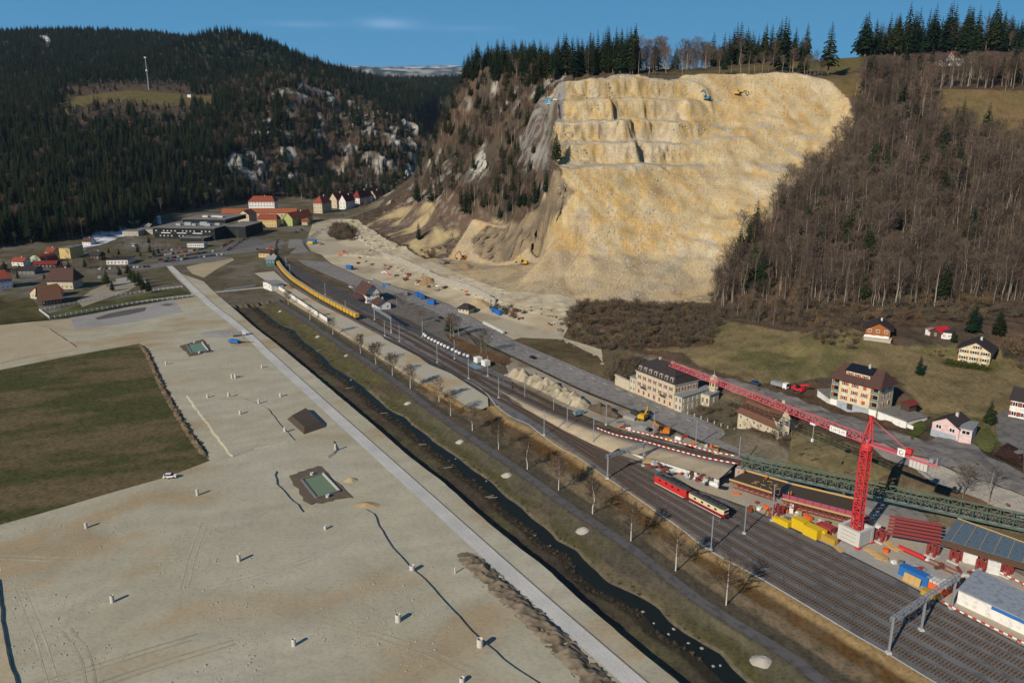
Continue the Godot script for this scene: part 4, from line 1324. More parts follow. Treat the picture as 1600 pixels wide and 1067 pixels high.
	sheet("lawn", poly_gp([1520, 682, 1545, 665, 1560, 690, 1548, 710, 1530, 700]), 2.0, M.grass, 0.42, even(Color(0.10, 0.11, 0.04), 0.3))
	# town
	sheet("town_road", poly_px([-100, 470, 0, 458, 60, 447, 130, 434, 200, 424, 262, 416, 330, 410, 400, 396, 440, 385, 446, 378, 400, 384, 330, 396, 262, 408, 240, 412, 228, 405, 216, 390, 212, 382, 240, 370, 234, 368, 205, 380, 203, 388, 214, 402, 228, 413, 160, 425, 100, 434, 0, 450, -100, 460]), 4.0, M.asphalt, 0.10, even(Color(0.215, 0.21, 0.20), 0.1), 0.0)
	sheet("car_park", poly_px([228, 403, 300, 382, 326, 386, 335, 395, 270, 412]), 4.0, M.asphalt, 0.11, even(Color(0.15, 0.15, 0.15), 0.1), 0.0)
	sheet("car_park", poly_px([330, 390, 345, 382, 400, 360, 440, 345, 450, 352, 444, 370, 400, 384, 350, 392]), 4.0, M.asphalt, 0.12, even(Color(0.17, 0.165, 0.155), 0.1), 0.0)
	sheet("farm_yard", poly_px([120, 470, 140, 455, 160, 446, 205, 432, 215, 445, 200, 455, 150, 472, 128, 480]), 3.0, M.sand, 0.12, even(Color(0.33, 0.29, 0.22), 0.15), 0.0)
	sheet("arena", poly_px([180, 436, 205, 432, 225, 436, 228, 442, 200, 446, 182, 444]), 3.0, M.sand, 0.14, even(Color(0.36, 0.34, 0.30), 0.1), 0.0)
	sheet("snow_patch", poly_px([122, 396, 130, 385, 132, 366, 145, 358, 180, 350, 200, 358, 195, 372, 160, 385]), 4.0, M.snow, 0.4, func(x: float, z: float) -> Color:
		return Color(0.62, 0.66, 0.72).lerp(Color(0.11, 0.10, 0.08), clampf(noise_a.get_noise_2d(x * 3.0, z * 1.5) * 5.0 + 0.4, 0, 1)))

# ---------------------------------------------------------------- railway
func hline(a: Array) -> PackedVector3Array:
	# pixel x, pixel y, height of each point
	var out := PackedVector3Array()
	for i in range(0, a.size(), 3):
		out.append(px(a[i], a[i + 1], a[i + 2]))
	return out

func sweep(s: Shape, l: PackedVector3Array, off: float, w: float, y0: float, y1: float) -> void:
	for i in l.size() - 1:
		var n0 := side_of(l, i)
		var n1 := side_of(l, i + 1)
		var a := l[i] + n0 * off
		var b := l[i + 1] + n1 * off
		var h := w * 0.5
		var u0 := Vector3(0, y0, 0)
		var u1 := Vector3(0, y1, 0)
		s.hexa([a - n0 * h + u0, a + n0 * h + u0, b + n1 * h + u0, b - n1 * h + u0, a - n0 * h + u1, a + n0 * h + u1, b + n1 * h + u1, b - n1 * h + u1])

func track(mid: PackedVector3Array, label: String, singles: int, m_sleeper: Material, base := 0.06) -> void:
	var l := smooth_line(mid, 3.0)
	var o := thing("railway_track", label, "track", Vector3.ZERO, 0.0, "tracks of the rail yard")
	for side in [-0.75, 0.75]:
		var s := Shape.new()
		sweep(s, l, side, 0.09, base + 0.15, base + 0.31)
		part(o, "rail", s, M.rail)
	var bed := Shape.new()
	bed.box(Vector3(0, 0, 0), Vector3(2.6, 0.17, 0.30))
	var mesh := bed.mesh(m_sleeper)
	var spots := []
	var eye := Vector3(0, EYE, 0)
	var fine := smooth_line(mid, 0.82)
	for i in fine.size():
		var n := side_of(fine, i)
		var t := Transform3D(Basis(n, Vector3.UP, n.cross(Vector3.UP)), fine[i] + Vector3(0, base + 0.075, 0))
		var c := project(fine[i])
		if c.x > -40.0 and c.x < 1680.0 and c.y < 1120.0:
			spots.append([fine[i].distance_to(eye), t])
	spots.sort_custom(func(a, b): return a[0] < b[0])
	for i in mini(singles, spots.size()):
		var p := MeshInstance3D.new()
		p.name = "sleeper"
		p.mesh = mesh
		p.transform = spots[i][1]
		o.add_child(p, true)
	if spots.size() > singles:
		var rest := []
		for i in range(singles, spots.size()):
			rest.append(spots[i][1])
		many(o, "sleepers", mesh, rest)

func mast(p: Vector3, high: float, label: String, arm := 2.6, facing := Vector3.ZERO) -> void:
	var o := thing("catenary_mast", label, "mast", p, 0.0, "catenary masts beside the tracks")
	var s := Shape.new()
	s.box(Vector3(0, high * 0.5, 0), Vector3(0.26, high, 0.26))
	part(o, "post", s, M.galvanised)
	var b := Shape.new()
	b.box(Vector3(0, 0.2, 0), Vector3(0.9, 0.5, 0.9))
	part(o, "footing", b, M.pale_concrete)
	if arm > 0.0:
		var f := facing if facing != Vector3.ZERO else Vector3(STATION_DIR.y, 0, -STATION_DIR.x)
		var q := Shape.new()
		q.bar(Vector3(0, high * 0.78, 0), f * arm + Vector3(0, high * 0.70, 0), 0.09, 0.09)
		q.bar(Vector3(0, high * 0.92, 0), f * arm + Vector3(0, high * 0.82, 0), 0.07, 0.07)
		q.bar(f * arm * 0.95 + Vector3(0, high * 0.70, 0), f * arm * 0.95 + Vector3(0, high * 0.84, 0), 0.06, 0.06)
		part(o, "arm", q, M.galvanised)

func lattice(s: Shape, a: Vector3, b: Vector3, w: float, h: float, bays: int, bar: float) -> void:
	var d := (b - a).normalized()
	var side := d.cross(Vector3.UP).normalized() * w * 0.5
	var up := Vector3(0, h * 0.5, 0)
	var corners := [side + up, side - up, -side - up, -side + up]
	for c in corners:
		s.bar(a + c, b + c, bar, bar)
	for k in bays + 1:
		var p := a.lerp(b, k / float(bays))
		for i in 4:
			s.bar(p + corners[i], p + corners[(i + 1) % 4], bar * 0.7, bar * 0.7)
		if k < bays:
			var q := a.lerp(b, (k + 1) / float(bays))
			for i in 4:
				var j := (i + 1) % 4
				if k % 2 == 0:
					s.bar(p + corners[i], q + corners[j], bar * 0.6, bar * 0.6)
				else:
					s.bar(p + corners[j], q + corners[i], bar * 0.6, bar * 0.6)

func gantry(feet: Array, high: float, label: String) -> void:
	var o := thing("catenary_gantry", label, "gantry", feet[0], 0.0, "lattice gantries over the tracks")
	for p in feet:
		var f := Shape.new()
		var q: Vector3 = p - feet[0]
		f.box(q + Vector3(0, high * 0.5, 0), Vector3(0.42, high, 0.42))
		part(o, "post", f, M.galvanised)
		var b := Shape.new()
		b.box(q + Vector3(0, 0.2, 0), Vector3(1.1, 0.5, 1.1))
		part(o, "footing", b, M.pale_concrete)
	var s := Shape.new()
	var last: Vector3 = feet[feet.size() - 1] - feet[0]
	var dir := last.normalized()
	lattice(s, Vector3(0, high - 0.5, 0) - dir * 0.5, last + Vector3(0, high - 0.5, 0) + dir * 1.2, 0.9, 1.0, int(last.length() / 1.5), 0.14)
	part(o, "beam", s, M.galvanised)

func chamfer_body(s: Shape, l: float, w: float, y0: float, y1: float, nose: float, inset: float) -> void:
	# a rail vehicle's shell along z: slightly pointed ends and tumblehome at the roof edge
	var ring := []
	for q in [[y0, 0.0], [y0 + (y1 - y0) * 0.45, 0.0], [y1, inset]]:
		var hw: float = w * 0.5 - q[1]
		var hl: float = l * 0.5
		var cut: float = nose * (0.4 if q[1] == 0.0 else 1.0)
		ring.append([Vector3(-hw * 0.72, q[0], -hl + cut * 0.0), Vector3(hw * 0.72, q[0], -hl), Vector3(hw, q[0], -hl + nose), Vector3(hw, q[0], hl - nose), Vector3(hw * 0.72, q[0], hl), Vector3(-hw * 0.72, q[0], hl), Vector3(-hw, q[0], hl - nose), Vector3(-hw, q[0], -hl + nose)])
	var mid := Vector3(0, (y0 + y1) * 0.5, 0)
	for k in 2:
		for i in 8:
			var j := (i + 1) % 8
			s.face([ring[k][i], ring[k][j], ring[k + 1][j], ring[k + 1][i]], mid)
	s.face(ring[2], mid)
	s.face(ring[0], mid)

func loco(at: Vector3, turn: float, label: String, upper: Material, lower: Material, roof: Material) -> void:
	var o := thing("electric_locomotive", label, "locomotive", at, turn, "locomotives coupled in the yard")
	var l := 14.4
	var s := Shape.new()
	chamfer_body(s, l, 2.95, 1.0, 2.05, 0.55, 0.0)
	part(o, "lower_body", s, lower)
	s = Shape.new()
	chamfer_body(s, l - 0.04, 2.93, 2.05, 3.45, 0.6, 0.06)
	var up := part(o, "upper_body", s, upper)
	s = Shape.new()
	chamfer_body(s, l - 0.5, 2.75, 3.45, 3.8, 0.9, 0.45)
	var top := part(o, "roof", s, roof)
	var gear := Shape.new()
	for z in [-4.6, -2.6, -0.6, 1.4, 3.4]:
		gear.box(Vector3(0, 3.95, z), Vector3(1.3, 0.35, 1.3))
	part(top, "roof_box", gear, M.dark_grey)
	for z in [-5.2, 4.6]:
		var pan := Shape.new()
		for x in [-0.6, 0.6]:
			pan.bar(Vector3(x, 4.0, z - 0.9), Vector3(x * 0.8, 4.3, z + 0.9), 0.07, 0.07)
		pan.bar(Vector3(-0.8, 4.3, z + 0.9), Vector3(0.8, 4.3, z + 0.9), 0.12, 0.08)
		part(top, "pantograph", pan, M.dark_grey)
	var stripe := Shape.new()
	for x in [-1.485, 1.485]:
		stripe.box(Vector3(x, 1.03, 0), Vector3(0.03, 0.14, l - 1.3))
	part(o, "skirt_line", stripe, M.white_paint)
	for x in [-1, 1]:
		for z in [-4.2, -1.2, 1.5, 4.2]:
			var g := Shape.new()
			g.box(Vector3(x * 1.45, 2.75, z), Vector3(0.06, 0.6, 0.95))
			part(up, "side_window", g, M.dark_glass)
	for z in [-1, 1]:
		var g := Shape.new()
		g.box(Vector3(0, 2.85, z * (l * 0.5 - 0.01)), Vector3(1.9, 0.75, 0.07))
		part(up, "windscreen", g, M.dark_glass)
		var b := Shape.new()
		for x in [-0.9, 0.9]:
			b.tube(Vector3(x, 1.15, z * (l * 0.5)), Vector3(x, 1.15, z * (l * 0.5 + 0.45)), 0.11, 0.2, 8, true)
		part(o, "buffer", b, M.dark_grey)
		var f := Shape.new()
		f.box(Vector3(0, 0.72, z * 4.0), Vector3(2.3, 0.5, 3.6))
		var bogie := part(o, "bogie", f, M.dark_grey)
		for k in [-1.4, 1.4]:
			var w := Shape.new()
			for x in [-0.75, 0.75]:
				w.tube(Vector3(x - 0.07, 0.62, z * 4.0 + k), Vector3(x + 0.07, 0.62, z * 4.0 + k), 0.6, 0.6, 14, true)
			part(bogie, "wheelset", w, M.rail)

func build_railway() -> void:
	plain("rail", 0.16, 0.115, 0.085, 0.5, 0.3)
	plain("galvanised", 0.31, 0.34, 0.37, 0.5, 0.3)
	worn("wood_sleeper", 0.085, 0.062, 0.05, M.fine, Vector3.ONE * 0.5)
	worn("concrete_sleeper", 0.34, 0.34, 0.33, M.fine, Vector3.ONE * 0.5)
	var ends := "main yard track of brown sleepers, "
	track(line_px([1060, 764, 1100, 779, 1200, 820.6, 1400, 921.8, 1600, 1023, 1800, 1124]), ends + "bordering the construction site", 140, M.wood_sleeper)
	track(line_px([480, 440, 512, 459, 550, 480, 600, 510, 650, 537, 700, 566, 750, 596, 800, 627, 850, 654, 900, 683, 950, 708, 1000, 732, 1100, 783, 1200, 834, 1400, 937, 1600, 1040, 1800, 1143]), ends + "second from the construction site", 140, M.wood_sleeper)
	track(line_px([800, 631, 850, 659, 900, 688, 950, 714, 1000, 742, 1100, 796, 1200, 849, 1400, 954, 1600, 1059, 1800, 1164]), ends + "carrying the two locomotives", 140, M.wood_sleeper)
	track(line_px([425, 396, 432, 412, 442, 427, 456, 441, 474, 453, 495, 466, 520, 480, 556, 499, 600, 522, 650, 549, 700, 577, 750, 607, 800, 635, 850, 664, 900, 694, 950, 722, 1000, 752, 1100, 809, 1200, 865, 1400, 973, 1574, 1067, 1720, 1146]), ends + "leading to the yellow container train", 140, M.wood_sleeper)
	track(line_px([840, 658, 870, 678, 900, 699, 950, 731, 1000, 763, 1100, 823, 1200, 882.5, 1400, 994, 1531, 1067, 1660, 1139]), ends + "second from the sandy verge", 140, M.wood_sleeper)
	track(line_px([905, 703, 930, 720, 960, 742, 1000, 772, 1100, 838, 1200, 900, 1400, 1014, 1493, 1067, 1610, 1133]), ends + "running along the sandy verge", 140, M.wood_sleeper)
	track(line_px([446, 346, 438, 362, 432, 382, 434, 400, 442, 414, 456, 428, 481, 443, 512, 460, 550, 481, 575, 493, 600, 504, 637, 521, 687, 549, 725, 570, 762, 585, 800, 601, 840, 620, 880, 640, 903, 650]), "brown siding ending at blue buffer stops below the spoil heap", 40, M.wood_sleeper)
	var branch := hline([650, 540, 0, 700, 565, 0, 750, 590, 0, 800, 613, 0, 862, 642, 0.8, 930, 667, 1.8, 990, 685, 2.8, 1050, 699, 3.6, 1112, 714, 4.3, 1157, 725, 4.7, 1250, 746, 4.9, 1400, 778, 5.2, 1600, 822, 5.5, 1750, 856, 5.7])
	track(branch, "branch track climbing between striped barriers to the green bridge", 60, M.wood_sleeper, 0.30)
	# bed and sand embankment under the branch
	var lb := smooth_line(branch, 3.0)
	var pts := PackedVector3Array()
	var cols := PackedColorArray()
	var rows := 0
	for i in lb.size():
		var c := project(lb[i])
		if c.x < 770.0 or c.x > 1160.0:
			continue
		var n := side_of(lb, i)
		var h := lb[i].y
		# seen walking towards the camera the yard lies on the right
		var d := h * 1.6
		for q in [[-3.0 - h * 1.5, -h], [-2.4, 0.16], [2.4, 0.16], [4.5 + h * 0.5, 0.05], [5.0 + d, -h * 0.35 if c.x < 985.0 else 0.0], [6.0 + d * 1.25, -h + 0.1 if c.x < 985.0 else 0.0]]:
			var p: Vector3 = lb[i] + n * q[0] + Vector3(0, q[1], 0)
			p.y += noise_b.get_noise_2d(p.x, p.z) * (0.0 if absf(q[0]) < 3.0 else 0.25)
			pts.append(p)
			var e := 1.0 + noise_b.get_noise_2d(p.x * 2.0, p.z * 2.0) * 0.3
			var col := Color(0.13, 0.125, 0.12) if absf(q[0]) < 3.0 else Color(0.47, 0.385, 0.265)
			cols.append(Color(col.r * e, col.g * e, col.b * e))
		rows += 1
	structure("branch_embankment", grid_mesh(pts, cols, 6, rows, M.sand))
	# masts: foot in the picture, height
	var along := "grey steel catenary mast "
	for q in [[850, 680, "on the sandy verge beside the track bend", 10], [1111, 860, "standing on the sandy verge beyond a bare birch", 10.5], [820, 622, "at the tip of the sand embankment", 10], [865, 645, "between branch line and siding", 9.5], [886, 672, "at the foot of the sand embankment", 9.5], [927, 694, "below the striped barrier on the embankment", 10.5], [947, 664, "between the branch line and the spoil heap", 9.5], [601, 525, "on the platform opposite the station", 9], [624, 534, "beside the wide curve of the platform", 9.5], [660, 526, "at the end of the row of white sacks", 9], [683, 567, "on the long dark platform by the sand fill", 10], [710, 561, "in the middle of the station tracks", 10], [732, 592, "braced at the end of the platform", 10], [762, 588, "beside the white cabinets on the blue deck", 10], [779, 622, "where the platform kerb turns", 9.5], [611, 520, "close behind the end of the container train", 9], [1163, 834, "between the yard tracks near the cream locomotive", 11], [1206, 814, "beside the stack of yellow steel boxes", 11.5], [1021, 684, "on the road side of the striped barrier", 10.5], [1087, 697, "beside the road facing the old mansard house", 10], [1154, 726, "at the end of the green truss bridge", 10.5], [540, 490, "beside the container train by the station", 8.5], [508, 461, "beside the brown track at the station end", 8.5], [453, 430, "among dark sidings inside the curve", 8.5], [447, 418, "inside the curve near the level crossing", 8.5]]:
		mast(px(q[0], q[1], 0), q[3], along + q[2])
	gantry([px(1389, 1021), px(1440, 985), px(1487, 951)], 9.3, "steel lattice gantry spanning six tracks beside the grey hall roof")
	gantry([px(949, 748), px(1005, 728)], 8.6, "steel lattice gantry spanning tracks beside the white concrete wall")
	gantry([px(611, 517), px(585, 500)], 8.0, "slim steel gantry over the tracks by the station")
	# kerb line of the cable duct
	strip("cable_duct", offset_line(smooth_line(line_px([600, 525, 624, 535, 683, 568, 720, 590, 740, 600, 762, 616, 776, 634, 800, 652, 827, 664, 850, 682, 877, 701, 905, 716, 940, 741, 1000, 781, 1060, 823, 1111, 861, 1200, 910, 1330, 988, 1389, 1022, 1465, 1068, 1600, 1146]), 4.0), 0.3), 0.45, M.concrete, 0.22, Color(0.55, 0.56, 0.56))
	# locomotives on the third track
	var a := px(1052, 771)
	var b := px(1104, 798.5)
	var dir := (b - a).normalized()
	var turn := atan2(dir.x, dir.z)
	var mid := (a + b) * 0.5
	loco(mid - dir * 7.75 + Vector3(0, 0.36, 0), turn, "red electric locomotive with dark grey roof, coupled behind the cream one", M.loco_red, M.loco_red, M.loco_roof)
	loco(mid + dir * 7.75 + Vector3(0, 0.36, 0), turn, "cream electric locomotive with maroon lower band, coupled to the red one", M.cream, M.maroon, M.loco_roof)
	build_train()
	build_rail_fence()

func build_train() -> void:
	var l := smooth_line(line_px([424, 392, 427, 403, 433, 413, 442, 426, 456, 440, 474, 452.5, 495, 466, 520, 480, 560, 501]), 1.0)
	var n := l.size()
	# wagon every 11.4 m from the near end
	var frame := Shape.new()
	frame.box(Vector3(0, 1.05, 0), Vector3(2.5, 0.3, 10.6))
	var bogie := Shape.new()
	for z in [-3.6, 3.6]:
		bogie.box(Vector3(0, 0.6, z), Vector3(2.1, 0.55, 2.6))
	var wagon: Node3D = null
	var can := Shape.new()
	var hl := 2.25
	can.hexa([Vector3(-1.15, 0, -hl + 0.25), Vector3(1.15, 0, -hl + 0.25), Vector3(1.15, 0, hl - 0.25), Vector3(-1.15, 0, hl - 0.25), Vector3(-1.3, 2.3, -hl), Vector3(1.3, 2.3, -hl), Vector3(1.3, 2.3, hl), Vector3(-1.3, 2.3, hl)])
	for z in [-1.6, 0.0, 1.6]:
		for x in [-1.26, 1.26]:
			can.box(Vector3(x, 1.15, z), Vector3(0.14, 2.2, 0.16))
	var rim := Shape.new()
	rim.box(Vector3(0, 2.33, 0), Vector3(2.3, 0.08, 4.1))
	var box: Node3D = null
	var i := n - 7
	var k := 0
	while i > 8:
		var d := (l[mini(i + 4, n - 1)] - l[maxi(i - 4, 0)]).normalized()
		var t := atan2(d.x, d.z)
		var p := l[i] + Vector3(0, 0.36, 0)
		var lw := "flat wagon of the container train carrying two yellow containers"
		if wagon == null:
			wagon = thing("flat_wagon", lw, "wagon", p, t, "wagons of the yellow container train")
			part(wagon, "frame", frame, M.dark_grey)
			part(wagon, "bogies", bogie, M.dark_grey)
		else:
			copy_of(wagon, "flat_wagon", lw, p, t)
		for e in [-2.62, 2.62]:
			var lc := "yellow open-topped spoil container riding on the long curved train"
			var q: Vector3 = p + d * e + Vector3(0, 1.21, 0)
			if box == null:
				box = thing("spoil_container", lc, "container", q, t, "yellow containers on the curved train")
				part(box, "shell", can, M.train_yellow)
				part(box, "load", rim, M.pale_sand)
			else:
				copy_of(box, "spoil_container", lc, q, t)
		i -= 11
		k += 1
	var s := Shape.new()
	chamfer_body(s, 9, 2.8, 0.9, 3.6, 0.4, 0.1)
	var o := thing("shunting_locomotive", "small red shunting locomotive at the far end of the yellow train", "locomotive", l[2] + Vector3(0, 0.36, 0), atan2(l[6].x - l[0].x, l[6].z - l[0].z))
	part(o, "body", s, M.loco_red)
	s = Shape.new()
	s.box(Vector3(0, 0.6, 0), Vector3(2.2, 0.7, 7))
	part(o, "running_gear", s, M.dark_grey)

func build_rail_fence() -> void:
	var l := smooth_line(offset_line(yard_edge, -4.2, -0.9), 5.2)
	var o := thing("wire_fence", "low wire fence with pale posts along the sandy railway verge", "fence")
	var wires := Shape.new()
	var last = null
	for i in l.size():
		var c := project(l[i])
		if c.x < 800.0 or c.x > 1660.0 or c.y > 1130.0:
			continue
		var s := Shape.new()
		s.bar(l[i], l[i] + Vector3(0, 1.5, 0), 0.09, 0.09)
		s.bar(l[i] + Vector3(0, 1.0, 0), l[i] + side_of(l, i) * -0.6, 0.06, 0.06)
		part(o, "post", s, M.galvanised)
		if last != null:
			for y in [0.5, 1.0, 1.45]:
				wires.bar(last + Vector3(0, y, 0), l[i] + Vector3(0, y, 0), 0.018, 0.018)
		last = l[i]
	part(o, "wires", wires, M.dark_grey)

# ---------------------------------------------------------------- buildings
var win_cache := {}

func win_mesh(w: float, h: float, kind: String) -> ArrayMesh:
	var key := "%s %.2f %.2f" % [kind, w, h]
	if not win_cache.has(key):
		var s := Shape.new()
		if kind == "pane":
			s.box(Vector3(0, 0, 0.02), Vector3(w, h, 0.06))
			win_cache[key] = s.mesh(M.dark_glass)
		elif kind == "frame":
			var t := minf(0.14, w * 0.1)
			for x in [-w * 0.5, 0.0, w * 0.5]:
				s.box(Vector3(x, 0, 0.05), Vector3(t, h + t, 0.1))
			for y in [-h * 0.5, h * 0.5]:
				s.box(Vector3(0, y, 0.05), Vector3(w, t, 0.104))
			win_cache[key] = s.mesh(M.white_paint)
		elif kind == "garage_door":
			s.box(Vector3(0, 0, 0.03), Vector3(w, h, 0.08))
			win_cache[key] = s.mesh(M.white_paint)
		else:
			s.box(Vector3(0, 0, 0.05), Vector3(w, h, 0.07))
			for k in 5:
				s.box(Vector3(0, (k - 2) * h * 0.19, 0.09), Vector3(w * 0.8, h * 0.06, 0.04))
			win_cache[key] = s.mesh(M[kind])
	return win_cache[key]

func window(o: Node3D, at: Vector3, turn: float, w: float, h: float, shutter := "", closed := false) -> void:
	var p := put(o, "window", win_mesh(w, h, "pane"), at, turn)
	put(p, "window_frame", win_mesh(w, h, "frame"))
	if shutter:
		if closed:
			put(p, "shutter", win_mesh(w * 1.04, h, shutter), Vector3(0, 0, 0.06))
		else:
			for e in [-1, 1]:
				put(p, "shutter", win_mesh(w * 0.48, h, shutter), Vector3(e * (w * 0.76), 0, 0.02))

func slab(s: Shape, a: Vector3, b: Vector3, c: Vector3, d: Vector3, t: float) -> void:
	var n := (b - a).cross(c - a).normalized()
	if n.y < 0.0:
		n = -n
	s.hexa([a, b, c, d, a + n * t, b + n * t, c + n * t, d + n * t])

func pitched(o: Node3D, x0: float, x1: float, z0: float, z1: float, y: float, rise: float, along_x: bool, roof: Material, wall: Material, over_ := 0.6, hip := 0.0, called := "roof") -> MeshInstance3D:
	# two slopes over a rectangle, with walled gables; hip pulls the ridge ends in
	var s := Shape.new()
	var g := Shape.new()
	var t := 0.22
	var cx := (x0 + x1) * 0.5
	var cz := (z0 + z1) * 0.5
	if along_x:
		var k := over_ / ((z1 - z0) * 0.5) * rise
		var r0 := Vector3(x0 - over_ + hip, y + rise, cz)
		var r1 := Vector3(x1 + over_ - hip, y + rise, cz)
		var a0 := Vector3(x0 - over_, y - k, z1 + over_)
		var a1 := Vector3(x1 + over_, y - k, z1 + over_)
		var b0 := Vector3(x0 - over_, y - k, z0 - over_)
		var b1 := Vector3(x1 + over_, y - k, z0 - over_)
		slab(s, a0, a1, r1, r0, t)
		slab(s, b0, b1, r1, r0, t)
		if hip > 0.0:
			slab(s, a0, b0, r0, r0 + Vector3(0.01, 0, 0), t)
			slab(s, a1, b1, r1, r1 - Vector3(0.01, 0, 0), t)
		else:
			for x in [x0 + 0.02, x1 - 0.02]:
				g = Shape.new()
				g.face([Vector3(x, y, z0), Vector3(x, y, z1), Vector3(x, y + rise, cz)], Vector3(cx, y, cz))
				part(o, "gable", g, wall)
	else:
		var k := over_ / ((x1 - x0) * 0.5) * rise
		var r0 := Vector3(cx, y + rise, z0 - over_ + hip)
		var r1 := Vector3(cx, y + rise, z1 + over_ - hip)
		slab(s, Vector3(x0 - over_, y - k, z0 - over_), Vector3(x0 - over_, y - k, z1 + over_), r1, r0, t)
		slab(s, Vector3(x1 + over_, y - k, z0 - over_), Vector3(x1 + over_, y - k, z1 + over_), r1, r0, t)
		if hip > 0.0:
			slab(s, Vector3(x0 - over_, y - k, z0 - over_), Vector3(x1 + over_, y - k, z0 - over_), r0, r0 + Vector3(0, 0, 0.01), t)
			slab(s, Vector3(x0 - over_, y - k, z1 + over_), Vector3(x1 + over_, y - k, z1 + over_), r1, r1 - Vector3(0, 0, 0.01), t)
		else:
			for z in [z0 + 0.02, z1 - 0.02]:
				g = Shape.new()
				g.face([Vector3(x0, y, z), Vector3(x1, y, z), Vector3(cx, y + rise, z)], Vector3(cx, y, cz))
				part(o, "gable", g, wall)
	return part(o, called, s, roof)

func box_part(o: Node3D, called: String, x0: float, x1: float, y0: float, y1: float, z0: float, z1: float, m: Material) -> MeshInstance3D:
	var s := Shape.new()
	s.box(Vector3((x0 + x1) * 0.5, (y0 + y1) * 0.5, (z0 + z1) * 0.5), Vector3(x1 - x0, y1 - y0, z1 - z0))
	return part(o, called, s, m)

func facade(a: Vector3, b: Vector3) -> Array:
	# [foot of the left corner, turn, length]; own x runs along the front, own -z into the house
	var d := b - a
	d.y = 0
	return [Vector3(a.x, minf(a.y, b.y), a.z), atan2(-d.z, d.x), d.length()]

func house(called: String, label: String, a: Vector3, b: Vector3, o: Dictionary) -> Node3D:
	var f := facade(a, b)
	var h := thing(called, label, o.get("category", "house"), f[0], f[1], o.get("group", ""))
	var l: float = f[2]
	var d: float = o.depth
	var y: float = o.high
	var wall: Material = o.wall
	box_part(h, "wall", 0, l, -2.0, y, -d, 0, wall)
	var roof: MeshInstance3D
	match o.get("roof", "x"):
		"x": roof = pitched(h, 0, l, -d, 0, y, o.rise, true, o.tiles, wall, o.get("over", 0.6), o.get("hip", 0.0))
		"z": roof = pitched(h, 0, l, -d, 0, y, o.rise, false, o.tiles, wall, o.get("over", 0.6), o.get("hip", 0.0))
		_:
			roof = box_part(h, "roof", -0.3, l + 0.3, y, y + 0.35, -d - 0.3, 0.3, o.tiles)
	if o.get("chimney", true) and o.get("roof", "x") != "flat":
		box_part(roof, "chimney", l * 0.55, l * 0.55 + 0.8, y + o.rise * 0.4, y + o.rise + 1.0, -d * 0.62, -d * 0.62 + 0.8, M.pale_concrete)
	var rows: int = o.get("rows", 2)
	var cols: int = o.get("cols", 4)
	var sides: int = o.get("sides", 2)
	var ww: float = o.get("ww", 1.1)
	var wh: float = o.get("wh", 1.5)
	var low: float = o.get("low", 0.0)
	for r in rows:
		var wy := low + (y - low) * (r + 0.52) / rows
		for c in cols:
			window(h, Vector3(l * (c + 0.5) / cols, wy, 0), 0.0, ww, wh, o.get("shutter", ""), o.get("closed", []).has(Vector2i(c, r)))
		for c in sides:
			window(h, Vector3(l, wy, -d * (c + 0.5) / sides), PI / 2, ww, wh, o.get("shutter", ""))
			if o.get("left", true):
				window(h, Vector3(0, wy, -d * (c + 0.5) / sides), -PI / 2, ww, wh, o.get("shutter", ""))
	return h

func east(a: Vector3, w: float, tilt := 0.0) -> Vector3:
	return a + Vector3(cos(tilt), 0, sin(tilt)) * w

